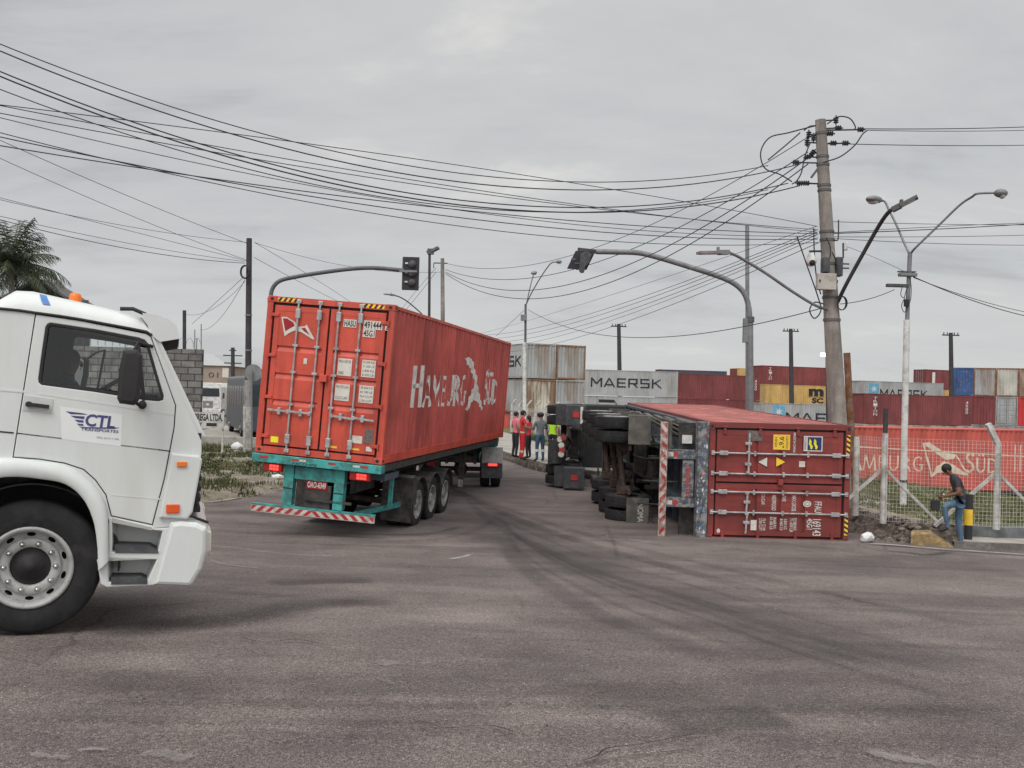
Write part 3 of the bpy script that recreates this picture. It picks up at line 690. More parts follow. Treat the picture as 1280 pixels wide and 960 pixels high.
mark([(425, 782), (436, 783), (446, 785)], .05, DUST)
mark([(262, 700), (280, 706), (330, 712)], .10, DUST)
mark([(700, 962), (760, 952), (830, 942), (880, 938)], .03, STAIN)
mark([(1085, 939), (1120, 950), (1180, 958)], .12, DUST)
mark([(40, 943), (60, 948), (90, 950)], .08, DUST); mark([(95, 941), (115, 939), (135, 940)], .05, DUST)
mark([(180, 942), (210, 946), (240, 952)], .14, DUST)
mark([(1085, 688), (1130, 691), (1160, 694), (1190, 690)], .3, STAIN, 'oil_stain')
mark([(283, 529), (305, 537), (322, 546), (345, 556)], .18, LINE)

# ---- kerb-side land on the right: offsets along the kerb line
KS = catmull([(a, b_, 0) for a, b_ in KERB], 12)
KL = [0]
for i in range(1, len(KS)): KL.append(KL[-1]+(KS[i]-KS[i-1]).length)
def kp(s):
    s = max(0, min(KL[-1]-1e-3, s)); i = 0
    while KL[i+1] < s: i += 1
    t = (s-KL[i])/(KL[i+1]-KL[i]); p = KS[i].lerp(KS[i+1], t)
    a = KS[max(0, i-3)]; b_ = KS[min(len(KS)-1, i+4)]; d = (b_-a).normalized(); return p, Vector((d.y, -d.x, 0))
def s_at(x=None, y=None):
    for i in range(len(KS)-1):
        if x is not None and KS[i].x >= x >= KS[i+1].x and KS[i].y < 22: return KL[i]
        if y is not None and KS[i].y <= y <= KS[i+1].y and KS[i].x < 9: return KL[i]
S_B = s_at(x=8.75); S_C = s_at(y=23.5); S_D = s_at(y=70)
rnd = random.Random(3)
from mathutils import noise as mn
def nz(x, y, s=1.0): return mn.noise(Vector((x*s, y*s, 1.7)))
def strip(name, s0, s1, ds, prof, mt, st=.25, smooth=True):
    b = MB(); ss = frange(s0, s1, st)+[s1]; vs = []
    for s in ss:
        p, nn = kp(s)
        for d in ds: q = p+nn*d; vs.append((q.x, q.y, gz(q.x, q.y)+prof(s, d, q)))
    k = len(ds); b.add(vs, [(i*k+j, i*k+j+1, (i+1)*k+j+1, (i+1)*k+j) for i in range(len(ss)-1) for j in range(k-1)], mt, smooth)
    o = b.build(name); tag(o, kind='structure'); return o
PAVE = mat('pavement concrete', (.34, .315, .28), .9, var=.12, vscale=1.5, dirt=(.19, .175, .15), dirt_amt=.35, dscale=1.6, bump=.3, bscale=30, fine=.12)
PAVE2 = mat('kerb stone', (.20, .19, .175), .9, var=.2, vscale=2.5, dirt=(.09, .08, .07), dirt_amt=.5, dscale=2.5, bump=.5, bscale=18, fine=.2)
WALLC = mat('low grey wall', (.17, .18, .19), .9, var=.2, vscale=3, dirt=(.09, .09, .09), dirt_amt=.4, dscale=2.5, bump=.3, bscale=20, fine=.15)
DIRT = mat('dark broken soil', (.055, .042, .036), .95, var=.35, vscale=5, dirt=(.19, .155, .125), dirt_amt=.35, dscale=4, bump=.8, bscale=22, fine=.3)
DIRT2 = mat('pale soil', (.24, .20, .155), .95, var=.25, vscale=4, dirt=(.12, .10, .08), dirt_amt=.35, dscale=3, bump=.6, bscale=22, fine=.25)
GRASSB = mat('turf soil', (.085, .095, .035), .95, var=.35, vscale=1.2, dirt=(.17, .13, .08), dirt_amt=.28, dscale=.8, bump=.6, bscale=18, fine=.3)
YKB = mat('yellow kerb paint', (.36, .235, .085), .9, var=.25, vscale=5, dirt=(.13, .105, .08), dirt_amt=.55, dscale=7, bump=.4, bscale=22)
# A: right of the bollard
strip('kerb', 0, S_B, [0, .001, .14], lambda s, d, q: (-.03 if d == 0 else .115)+.012*nz(q.x, q.y, 3), PAVE2, smooth=False)
strip('sidewalk', 0, S_B, [.14, .145, .5, .9, 1.15], lambda s, d, q: .11+.008*nz(q.x, q.y, 2), PAVE)
LW = strip('retaining_kerb', 0, S_B+.4, [1.15, 1.152, 1.32, 1.33], lambda s, d, q: (.05 if d < 1.151 else (.345+.02*nz(q.x, q.y, 2) if d < 1.325 else .26)), WALLC, smooth=False)
# B: dirt bank round the corner
def bankp(s, d, q):
    t = sst((d-.05)/.95); e = min(1, max(0, (s-S_B)/.8))
    return -.02+.36*t+(.09*nz(q.x, q.y, 5)+.09*nz(q.x, q.y, 13))*(1 if 0 < d < 1.3 else 0)
strip('dirt_bank', S_B-.15, S_C, [0, .08, .16, .25, .34, .43, .52, .62, .72, .84, .96, 1.1, 1.3, 1.5], bankp, DIRT, st=.09)
strip('soil_path', S_B-.1, S_C, [1.0, 1.15, 1.35, 1.6, 1.8], lambda s, d, q: .335+.03*nz(q.x, q.y, 4)+(.02 if d < 1.7 else -.02), DIRT2, st=.12)
# C: broken high kerb and pavement going back
strip('kerb', S_C, S_D, [0, .02, .1, .16, .3], lambda s, d, q: (-.03 if d == 0 else (.12 if d < .05 else .27))+.03*nz(q.x, q.y, 4), DIRT, smooth=False)
strip('sidewalk', S_C-.05, S_D, [.28, .6, 1.2, 2, 2.8, 3.2], lambda s, d, q: .285+.012*nz(q.x, q.y, 1.5), PAVE)
def gprof(s, d, q): return .31+.04*nz(q.x, q.y, .8)+(.015*nz(q.x, q.y, 4))
strip('grass_verge', 0, S_B+.2, [1.325, 1.4, 1.8, 2.5, 3.5, 4.5, 5.5, 6.5, 7.5, 8.5, 9.5, 10.5, 12, 13.5, 15], gprof, GRASSB, st=.5)
strip('grass_verge', S_B+.2, S_C, [1.5, 1.8, 2.5, 3.5, 4.5, 5.5, 6.5, 7.5, 8.5, 9.5, 10.5, 12, 13.5, 15], gprof, GRASSB, st=.5)
strip('grass_verge', S_C, S_D, [3.15, 4, 5, 6, 7, 8, 9, 10, 12, 14, 15], gprof, GRASSB, st=.5)

# ---- left verge between the two roads
VERGE = [(-60, 21.4), (-20, 21.6), (-8.6, 21.7), (-7.5, 22.2), (-6.6, 24.2), (-6.0, 27), (-5.6, 31), (-6.2, 35), (-8.2, 38.2), (-12, 39.5), (-60, 39.5)]
def inpoly(x, y, P):
    c_ = False; j = len(P)-1
    for i in range(len(P)):
        if (P[i][1] > y) != (P[j][1] > y) and x < (P[j][0]-P[i][0])*(y-P[i][1])/(P[j][1]-P[i][1])+P[i][0]: c_ = not c_
        j = i
    return c_
def edged(x, y, P):
    b_ = 1e9
    for i in range(len(P)):
        ax, ay = P[i-1]; bx, by = P[i]; dx, dy = bx-ax, by-ay; t = max(0, min(1, ((x-ax)*dx+(y-ay)*dy)/(dx*dx+dy*dy))); b_ = min(b_, math.hypot(x-ax-dx*t, y-ay-dy*t))
    return b_
def vh(x, y):
    e = edged(x, y, VERGE); return .02+.16*sst(e/.5)+.22*sst((y-25)/8)*sst(e/1.5)+(.06*nz(x, y, 1.1)+.05*nz(x, y, 3.5))*sst(e/.6)
b = MB(); vx = frange(-40, -4.9, .3); vy = frange(20.8, 40.2, .3)
idx = {}; vs = []; fs = []
for j, y in enumerate(vy):
    for i, x in enumerate(vx):
        ins = inpoly(x, y, VERGE); vs.append((x, y, gz(x, y)+(vh(x, y) if ins else -.06)))
for j in range(len(vy)-1):
    for i in range(len(vx)-1):
        q = [j*len(vx)+i, j*len(vx)+i+1, (j+1)*len(vx)+i+1, (j+1)*len(vx)+i]
        if any(inpoly(vs[k][0], vs[k][1], VERGE) for k in q): fs.append(q)
SOILV = mat('verge soil', (.14, .12, .085), .95, var=.3, vscale=2.5, dirt=(.27, .24, .20), dirt_amt=.42, dscale=1.2, bump=.7, bscale=18, fine=.3)
b.add(vs, fs, SOILV, True); tag(b.build('left_verge'), kind='structure')
# pale pavement of the side street
b = MB(); q = [G(x, y, .006) for x, y in ((150, 545), (235, 541), (283, 532), (305, 541), (330, 552), (352, 562), (352, 580), (150, 580))]
b.poly(q, PAVE); tag(b.build('pavement'), kind='structure')

# ---- grass blades, one object (nobody could count them)
def blades(name, pts, hmin, hmax, mats, lab, cols=1):
    b = MB(); r = rnd
    for (x, y, z, sc) in pts:
        m_ = mats[0] if r.random() < .62 else (mats[1] if r.random() < .6 else mats[-1])
        h = r.uniform(hmin, hmax)*sc; a = r.uniform(0, 6.283); w_ = r.uniform(.008, .022)*(1+h); lx, ly = r.uniform(-.45, .45)*h, r.uniform(-.45, .45)*h
        dx, dy = math.cos(a)*w_, math.sin(a)*w_
        b.add([(x-dx, y-dy, z-.02), (x+dx, y+dy, z-.02), (x+lx*.4+dx*.6, y+ly*.4+dy*.6, z+h*.6), (x+lx*.4-dx*.6, y+ly*.4-dy*.6, z+h*.6), (x+lx, y+ly, z+h)], [(0, 1, 2, 3), (3, 2, 4)], m_)
    o = b.build(name); tag(o, lab, 'grass', kind='stuff'); return o
GA = mat('grass green', (.085, .10, .036), .8, var=.3, vscale=1); GB = mat('grass light', (.13, .14, .045), .8, var=.3, vscale=1); GC = mat('grass dry', (.22, .18, .09), .85, var=.2, vscale=1)
GDK = mat('weed green', (.055, .068, .028), .8, var=.3, vscale=1)
pts = []
for _ in range(52000):
    x = rnd.uniform(6.5, 20); y = rnd.uniform(19.4, 32); d = kerb_d(x, y)
    if (x > 8.75 and d < 1.36) or d < 1.75 or d > 11 or (y > 27 and rnd.random() < .5): continue
    if nz(x, y, .9) < -.22 and rnd.random() < .75: continue
    pts.append((x, y, gz(x, y)+.31+.04*nz(x, y, .8), 1))
blades('grass', pts, .03, .10, [GA, GB, GC], 'short green grass on the verge behind the wire fence at right')
pts = []
for _ in range(16000):
    s = rnd.uniform(S_C+4, S_D-8); d = rnd.uniform(3.2, 7); p, nn = kp(s); q = p+nn*d
    if nz(q.x, q.y, .6) < -.1: continue
    pts.append((q.x, q.y, gz(q.x, q.y)+.3, 1))
blades('grass', pts, .10, .45, [GDK, GB, GC], 'tall dry weeds beside the pavement behind the standing people')
pts = []
for _ in range(62000):
    x = rnd.uniform(-24, -5.5); y = rnd.uniform(21.8, 38)
    if x < -16 and rnd.random() < .6: continue
    if not inpoly(x, y, VERGE): continue
    v_ = nz(x, y, .55)+.5*nz(x, y, 1.9)
    if v_ < -.16: continue
    if y < 24 and rnd.random() < .4: continue
    pts.append((x, y, gz(x, y)+vh(x, y), 1 if v_ < .3 else 1.9))
blades('grass', pts, .03, .13, [GDK, GA, GC], 'scrubby grass and weeds on the littered verge at left')

# ---- stones, clods and litter (countable ones get their own object)
def rock(name, c_, r_, m_, sc=(1, 1, .6), seed=0, lab=None, cat='stone', group=None, flat=0):
    bm = bmesh.new(); bmesh.ops.create_icosphere(bm, subdivisions=2, radius=r_); rr = random.Random(seed)
    for v in bm.verts: k = 1+.35*mn.noise(v.co/r_*1.3+Vector((seed*3.1, 0, 0))); v.co = Vector((v.co.x*sc[0]*k, v.co.y*sc[1]*k, v.co.z*sc[2]*k))
    b = MB(Matrix.Rotation(rr.uniform(0, 6), 4, 'Z')); b.bm(bm, m_); o = b.build(name); o.location = c_
    tag(o, lab, cat, group); return o
STN = mat('rubble', (.30, .275, .24), .95, var=.25, vscale=8, dirt=(.14, .12, .1), dirt_amt=.3, dscale=8, bump=.5, bscale=40)
WHTL = mat('white plastic litter', (.62, .62, .61), .5, var=.1, vscale=10)
dk = []
for k in range(46):
    s = rnd.uniform(S_B-.1, S_B+3.6); d = rnd.uniform(.0, 1.0); p, nn = kp(s); q = p+nn*d
    rock('clod', (q.x, q.y, gz(q.x, q.y)+bankp(s, d, q)+.01), rnd.uniform(.025, .075), DIRT if rnd.random() < .6 else DIRT2, seed=k, lab='small lump of broken soil on the dirt bank beside the overturned container', cat='clod', group='lumps of soil on the dirt bank')
for k, (px, py, r_) in enumerate([(232, 603, .2), (255, 594, .3), (272, 588, .16), (300, 570, .28), (285, 582, .14), (318, 600, .16), (342, 602, .2), (350, 608, .12), (262, 600, .2), (296, 577, .2), (310, 590, .22), (283, 606, .18), (328, 592, .12), (248, 616, .14), (338, 614, .1), (322, 585, .14), (270, 614, .12)]):
    p = G(px, py); p.z = gz(p.x, p.y)+vh(p.x, p.y) if inpoly(p.x, p.y, VERGE) else p.z
    rock('stone', p, r_*.62, STN, (1.5, .9, .5), seed=k+60, lab='pale lump of rubble lying on the left verge', cat='stone', group='lumps of rubble on the left verge')
p = G(1084, 678); rock('plastic_bag', (p.x, p.y, p.z+.10), .15, WHTL, (1.1, .8, .75), seed=5, lab='crumpled white plastic bag at the foot of the dirt bank', cat='plastic bag')
p = G(346, 607); rock('plastic_bag', (p.x, p.y, p.z+.25), .14, WHTL, (1.3, .8, .6), seed=9, lab='white plastic bag on the left verge beside the teal truck', cat='plastic bag')
p = G(296, 576); rock('plastic_bag', (p.x, p.y, gz(p.x, p.y)+vh(p.x, p.y)+.16), .2, WHTL, (1.3, .8, .8), seed=12, lab='whitish bundle among the weeds below the white post', cat='plastic bag')
# yellow painted kerb end
yk = MB(); s0 = S_B-.12
P0 = [kp(S_B+t*.1)[0]+kp(S_B+t*.1)[1]*0 for t in range(11)]
vs = []
for t in range(13):
    s = S_B+.02+t*.064; p, nn = kp(s)
    hh = .25*min(1, (t+.4)/6.5)
    for d, z in ((-.06, -.02), (-.03, hh*.9), (.02, hh), (.30, hh+.02), (.34, 0)):
        q = p+nn*d; vs.append((q.x+.012*nz(q.x, q.z+t, 9), q.y, gz(q.x, q.y)+z+(.02*nz(q.x, q.y+z, 9) if z > 0 else 0)))
yk.add(vs, [(i*5+j, i*5+j+1, (i+1)*5+j+1, (i+1)*5+j) for i in range(12) for j in range(4)]+[(0, 1, 2, 3, 4), (64, 63, 62, 61, 60)], YKB)
o = yk.build('painted_kerb'); tag(o, kind='structure')

PATCH = mark_mat('dark patch repair', (.050, .046, .046), .5, 3, .2, .25)
for P, w_ in (([(820, 905), (900, 900), (985, 897)], .5), ([(330, 730), (400, 727), (470, 726)], .5)): mark(P, w_, PATCH)
for P in ([(720, 958), (745, 950), (760, 940), (800, 935), (850, 925), (880, 921)], [(300, 800), (330, 806), (372, 803), (420, 812)], [(940, 735), (975, 748), (1020, 750), (1060, 762)], [(520, 905), (560, 915), (610, 912), (650, 922)]): mark(P, .018, mark_mat('crack', (.02, .018, .018), .9, 30, .6, .5))
gr = MB(); rr = random.Random(31)
for _ in range(1500):
    x = rr.uniform(-6, 11); y = rr.uniform(4.2, 19) if rr.random() < .6 else rr.uniform(17, 20); s_ = rr.uniform(.003, .011); z = gz(x, y)+.002
    if kerb_d(x, y) > -.05: continue
    gr.add([(x-s_, y, z), (x+s_*.3, y-s_, z), (x+s_, y+s_*.4, z), (x, y+s_, z), (x, y, z+s_*.9)], [(0, 1, 4), (1, 2, 4), (2, 3, 4), (3, 0, 4)], STN if rr.random() < .5 else DIRT)
o = gr.build('grit'); tag(o, 'fine grit and gravel scattered over the asphalt of the junction', 'gravel', kind='stuff')
# ================================================================ LORRY WITH THE STANDING CONTAINER
def RZXY(rz, rx, ry): return Matrix.Rotation(rz, 4, 'Z') @ Matrix.Rotation(rx, 4, 'X') @ Matrix.Rotation(ry, 4, 'Y')
M_UP = Matrix.Translation((-3.509, 17.507, 1.535)) @ RZXY(R(-9.817), R(.102), R(3.48))
M_TR = Matrix.Translation((-3.509, 17.507, gz(-2.5, 22))) @ Matrix.Rotation(R(-9.817), 4, 'Z')
cu1 = container('shipping_container', 'bright red container riding upright on the teal trailer, big white lettering on its side', M_UP, 2.9, paint=RED1, side=RED1S)
fd = plane_map(M_UP, 1, 0.0)
H0, L0, W0 = 2.9, 12.19, 2.44
XZ = Matrix(((1, 0, 0, 0), (0, 0, 1, 0), (0, 1, 0, 0), (0, 0, 0, 1)))   # 2D (x,z) -> faces -y
def face_rect(mb, fn, px0, py0, px1, py1, y, m):
    a = fn(px0, py0); b = fn(px1, py0); c = fn(px1, py1); d = fn(px0, py1)
    mb.quad((a.x, y, a.z), (b.x, y, b.z), (c.x, y, c.z), (d.x, y, d.z), m)
def rect_l(mb, x0, x1, z0, z1, y, m): mb.quad((x0, y, z0), (x1, y, z0), (x1, y, z1), (x0, y, z1), m)
def tline(mb, s, x0, x1, z0, z1, y, m, bold=0.01): fit_text(mb, s, x0, x1, z0, z1, Matrix(((1, 0, 0, 0), (0, 0, 0, y), (0, 1, 0, 0), (0, 0, 0, 1))), m, bold)
def hazard(par):
    for xa, xb in ((-1.02, -.62), (.62, 1.02)):
        k_ = MB(); chevrons(k_, xa, xb, H0-.095, H0-.025, -.0035, 8, YELM, INK); k_.build('hazard_stripes', par)
hazard(cu1)
def lp(px, py): v = fd(px, py); return v.x, v.z
a = lp(429, 401); b_ = lp(446, 409)
# number plates of the container on white patches (right door)
y1 = -.0015
for (px0, px1, py0, py1, s) in ((429, 446, 400, 408.5, 'HASU'), (454, 478.5, 402, 411, '491444'), (481, 486.5, 405, 413, '2'), (453, 469.5, 412.5, 421, '45G1')):
    dl = MB(); x0, z0 = lp(px0, py1); x1, z1 = lp(px1, py0); rect_l(dl, x0, x1, z0+.0, z1, .004, PAP); tline(dl, s, x0+.015, x1-.015, z0+.015, z1-.015, .0025, INK, .02); dl.build('number_patch', cu1)
for (px0, px1, py0, py1, ls) in ((420, 440.5, 449, 469, ['MAX GROSS', '', 'TARE']), (450, 470, 451, 471, ['32 500 KG', '71 650 LB', '3 840 KG', '8 470 LB']),
                                 (416.5, 437.5, 481, 500, ['MAX.PAYLOAD', '', 'CU.CAP.']), (446.5, 467.5, 483, 503, ['28 660 KG', '63 180 LB', '76.4 CU.M', '2 700 CU.FT'])):
    dl = MB(); x0, z0 = lp(px0+1, py1); x1, z1 = lp(px1, py0); rect_l(dl, x0, x1, z0, z1, .004, PAP)
    for i, s in enumerate(ls):
        if not s: continue
        hh = (z1-z0)/len(ls); zc = z1-hh*(i+.5); tline(dl, s, x0+.02, x0+(x1-x0)*(.92 if len(s) > 5 else .45), zc-hh*.26, zc+hh*.26, .0025, INK, .0)
    dl.build('weight_placard', cu1)
for (px0, px1, py0, py1, mt) in ((439, 453, 545.5, 553.5, PAP), (454.5, 467, 537, 554, mat('grey data plate', (.16, .13, .12), .5, metal=.3, var=.3, vscale=20)), (457, 465, 559, 564, PAP), (338, 348, 546, 552.5, YELS), (412, 421, 558, 559.6, YELM), (440, 449, 561, 562.4, YELM)):
    dl = MB(); x0, z0 = lp(px0, py1); x1, z1 = lp(px1, py0); rect_l(dl, x0, x1, z0, z1, .004, mt); dl.build('sticker', cu1)
# winged flag emblem on the left door
ex0, ez1 = lp(351.5, 396); ex1, ez0 = lp(393, 424)
CRIM = mat('crimson emblem', (.30, .012, .02), .6)
flagd = [([(0, 1), (.15, 1.02), (.42, .78), (.47, .56), (.70, .62), (.74, .72), (1.0, 0), (.95, -.02), (.62, .3), (.42, .36), (.27, .22), (.14, 0.02)], PAP),
         ([(.05, .93), (.17, .94), (.36, .76), (.40, .60), (.29, .46), (.15, .28)], CRIM), ([(.60, .50), (.70, .55), (.86, .18), (.67, .38)], CRIM)]
dl = MB()
for k, (P, m_) in enumerate(flagd):
    dl.poly([(ex0+u*(ex1-ex0), .0045-.0012*k-.0, ez0+v*(ez1-ez0)) for u, v in P], m_)
dl.build('emblem', cu1); dl = MB(); x0, z0 = lp(379, 455); x1, z1 = lp(384, 448); rect_l(dl, x0, x1, z0, z1, .004, PAP); dl.build('sticker', cu1); dl = MB()
# lock box over the door gap
x0, z0 = lp(400, 477); x1, z1 = lp(410, 469); dl.box(x0, x1, -.07, .02, z0, z1, RED1, ch=.008)
dl.build('lock_box', cu1)
fs_ = plane_map(M_UP, 0, W0/2)
sd = MB(); O_ = (W0/2-.012, .12, .165)
def sp(px, py): v = fs_(px, py); return v.y-.12, v.z-.165
rj = random.Random(4); random.seed(11)
def place_word(word, pxa, pxb, pya, pyb, jit):     # baseline / cap line by pixels at both ends
    P, wd = glyphs(word, jit=jit); o = []
    (ua, va), (ub, vb) = sp(*pxa), sp(*pxb); (uc, vc), (ud, vd) = sp(*pya), sp(*pyb)
    for p in P: o.append([((ua+(ub-ua)*(x/wd)), (va+(vb-va)*(x/wd))+((vc-va)+((vd-vb)-(vc-va))*(x/wd))*y) for x, y in p])
    return o
WK = 1.2
polys = place_word('HAMBURG', (514.5, 509), (583, 507), (518, 458), (585, 455), .22)+place_word('SÜD', (604, 506), (621, 505), (604, 462), (621, 464), .2)
WK = .95
blob = [(583, 448), (588, 446), (593, 453), (594.5, 463), (598, 473), (598, 482), (600, 492), (604, 510), (603, 513.5), (598, 502), (592, 500), (588, 508), (585.5, 516), (583.5, 512), (586, 501), (590, 491), (595, 479), (591, 467), (588, 458), (584, 455)]
bl = [sp(px, py) for px, py in blob]
decal_corr(polys+[bl], O_, (0, 1, 0), (0, 0, 1), (1, 0, 0), L0-.24, .004, WHT2, sd)
sd.build('side_lettering', cu1)

def fender(mb, x0, x1, yc, zc, r, m, a0=-10, a1=190, n=14):
    P = [(yc+r*math.cos(R(a0+(a1-a0)*k/n)), zc+r*math.sin(R(a0+(a1-a0)*k/n))) for k in range(n+1)]
    Q = [(yc+(r-.012)*math.cos(R(a0+(a1-a0)*k/n)), zc+(r-.012)*math.sin(R(a0+(a1-a0)*k/n))) for k in range(n+1)]
    for k in range(n):
        a, b, c, d = P[k], P[k+1], Q[k+1], Q[k]
        mb.add([(x, p[0], p[1]) for x in (x0, x1) for p in (a, b, c, d)], [(0, 1, 2, 3), (4, 7, 6, 5), (0, 4, 5, 1), (3, 2, 6, 7), (0, 3, 7, 4), (1, 5, 6, 2)], m)
def semitrailer(name, label, Mroot, B, ys, wz, frame, rear, r=.5, dual=True, wc='grey', L=12.0, rearpaint=None, full=True, group=None, legs=True, bump_z=-.98, beam=-.235, flap=-.12, tilt=0.0, worn=False):
    """B: matrix from container frame (z=0 at container floor) to root frame; wheels wz in container frame"""
    t = bpy.data.objects.new(name, None); COL.objects.link(t); t.matrix_world = Mroot; tag(t, label, 'semi-trailer', group)
    f = MB(B)
    for sx in (-1, 1):
        f.box(sx*.48-.07, sx*.48+.07, .25, L, -.05, -.015, frame); f.box(sx*.48-.012, sx*.48+.012, .25, L, -.40, -.05, frame); f.box(sx*.48-.07, sx*.48+.07, .25, L-3, -.43, -.40, frame)
        f.box(sx*1.16-.03, sx*1.16+.03, .25, L-.3, -.15, -.012, frame)
    k = .5
    while k < L-.3: f.box(-1.13, 1.13, k-.03, k+.03, -.17, -.05, frame); k += .78
    f.build('frame', t)
    f = MB(B); f.box(-1.24, 1.24, -.06, .18, beam, -.012, rearpaint or frame, ch=.01); rb = f.build('rear_beam', t)
    for sx in (-1, 1):
        f = MB(B)
        f.box(sx*1.1-.09, sx*1.1+.09, .0, .18, -.012, .02, frame, ch=.01); f.build('twist_lock', t)
    p1, p2 = -.56, .42
    for x in (p1, p2):
        f = MB(B); f.box(x-.095, x+.095, .10, .26, bump_z+.06, beam-.001, rearpaint or frame, ch=.008); f.box(x-.09, x+.09, .094, .10, -.62, -.60, BLK); f.build('bumper_post', t)
    f = MB(B); f.box(p1+.1, p2-.1, .12, .2, beam-.26, beam-.03, rearpaint or frame, ch=.006); f.build('cross_plate', t)
    # suspension and axles
    yc = sum(ys)/len(ys)
    for y in ys:
        f = MB(B); f.tube([(-.95, y, wz-tilt*.9), (.95, y, wz+tilt*.9)], .065, RUSTM, 12)
        for sx in (-1, 1):
            f.box(sx*.5-.05, sx*.5+.05, y-.55, y+.55, wz+.10, wz+.15, RUSTM); f.box(sx*.5-.04, sx*.5+.04, y+.56, y+.66, -.75, -.4, DKM)
            f.tube([(sx*.62, y, wz), (sx*.75, y, wz)], .2, RUSTM, 20); f.box(sx*.5-.09, sx*.5+.09, y-.09, y+.09, wz-.09, wz+.2, RUSTM)
            f.tube([(sx*.35, y+.05, wz+.02), (sx*.35, y+.4, wz+.1)], .08, DKM, 10)
        f.build('axle', t)
        for sx in (-1, 1):
            wheel(t, (sx*1.06, y, wz+tilt*sx), sx, r=r, wdt=.27, style='grey', dual=dual, M=B)
    for sx in (-1, 1):
        for y in ys:
            f = MB(B); a0, a1 = sorted((sx*.62, sx*1.24)); fender(f, a0, a1, y, wz, r+.09, DKM if flap < -.2 else FLAP, 12, 168); f.build('fender', t)
        f = MB(B); a0, a1 = sorted((sx*.60, sx*1.25)); y = min(ys)-r-.16
        # rear wing plate and hanging flap
        f.add([(a0, y-.10, wz+.62), (a1, y-.10, wz+.62), (a1, y+.10, wz+.66), (a0, y+.10, wz+.66)], [(0, 1, 2, 3)], FLAP)
        f.box(a0, a1, y-.02, y+.005, wz+flap, wz+.55, DKM if flap < -.2 else FLAP, ch=.004); f.box(a1-.03 if sx > 0 else a0, a1 if sx > 0 else a0+.03, y, y+.3, wz+.05, wz+.55, DKM if flap < -.2 else FLAP)
        f.build('mud_flap', t)
    if legs:
        for sx in (-1, 1):
            f = MB(B); f.box(sx*.75-.07, sx*.75+.07, L-3.2, L-3.05, -1.05, -.05, DKM); f.box(sx*.75-.05, sx*.75+.05, L-3.18, L-3.07, -1.25, -1.05, STEEL); f.box(sx*.75-.15, sx*.75+.15, L-3.25, L-3.0, -1.28, -1.25, DKM); f.build('landing_leg', t)
    f = MB(B); f.tube([(-.25, yc-.9, -.55), (.25, yc-.9, -.55)], .14, DKM, 14); f.build('air_tank', t); f = MB(B); f.box(-.4, .4, yc+.9, yc+1.4, -.7, -.42, DKM, ch=.03); f.build('tool_box', t)
    return t, rb
WR = mat('worn red stripe', (.30, .035, .03), .6, var=.2, dirt=(.30, .24, .21), dirt_amt=.42, dscale=11, edge=.03); WW = mat('worn white stripe', (.46, .41, .37), .6, var=.15, dirt=(.17, .10, .07), dirt_amt=.42, dscale=9, edge=.03)
def stripes_bar(B, x0, x1, z0, z1, y0, y1, paint, n=22, worn=False):
    f = MB(B); f.box(x0, x1, y0, y1, z0, z1, paint, ch=.004)
    e = y0-.0025; mid = (x0+x1)/2
    chevrons(f, x0+.01, mid, z0+.012, z1-.012, e, n//2, WR if worn else REFR, WW if worn else REFW, 1.1); chevrons(f, mid, x1-.01, z0+.012, z1-.012, e, n//2, WR if worn else REFR, WW if worn else REFW, -1.1)
    return f

Bu = M_TR.inverted() @ M_UP
ys_up = []
tm = plane_map(M_TR, 0, 1.2)
for px in (527, 544.5, 560): ys_up.append(tm(px, 614).y)
print('wheel ys', ys_up, 'far', tm(622, 590).y)
wzu = .50-(M_UP.translation.z-M_TR.translation.z)
tr1, rb1 = semitrailer('container_trailer', 'teal container trailer standing upright with striped bumper and red plate at its back', M_TR, Bu, ys_up, wzu, DKM, None, rearpaint=TEAL, beam=-.165, flap=-.30)  # black frame on the teal trailer: shadow beneath the container put into its colour
fr0 = plane_map(M_UP, 1, -.0)
def up(px, py): v = fr0(px, py); return v.x, v.z
# rear details
for x0, x1, m_ in ((-1.10, -.90, REFR), (-.33, -.15, REFR), (-.15, .02, REFW), (.55, .72, REFR), (.98, 1.12, REFR), (.80, .97, REFW), (-.85, -.70, REFW)): pass
for (px0, px1, m_) in ((326, 336.5, REFR), (366, 375, REFR), (376, 384, REFW), (412, 421.5, REFR), (443, 452, REFW), (452.5, 462.5, REFR)):
    f = MB(Bu); x0, _ = up(px0, 575); x1, _ = up(px1, 575); rect_l(f, x0, x1, -.085, -.045, -.0625, m_); f.build('reflector', rb1)
f = MB(Bu); tline(f, 'FACCHINI', -.44, .02, -.150, -.10, -.0625, INK, .02)
f.build('beam_lettering', rb1)
for (px0, px1, py0, py1) in ((329, 353, 576.5, 586.5), (437, 463, 587.5, 597.5)):
    a = up(px0, py1); b2 = up(px1, py0); z0 = min(a[1], b2[1]); x0, x1 = a[0], b2[0]
    f = MB(Bu); zc = (up((px0+px1)/2, (py0+py1)/2))[1]
    zc = min(zc, -.245); f.box(x0, x1, -.02, .10, zc-.075, zc+.07, REDL, ch=.01); lo = f.build('tail_lamp', tr1)
    f = MB(Bu); q0, q1 = (x0+(x1-x0)*.35, x0+(x1-x0)*.85)
    for i in range(3):
        for j in range(2): f.box(q0+(q1-q0)*i/3+.004, q0+(q1-q0)*(i+1)/3-.004, -.024, -.019, zc-.05+.055*j, zc-.05+.055*j+.042, LIT)
    f.build('lamp_glow', lo)
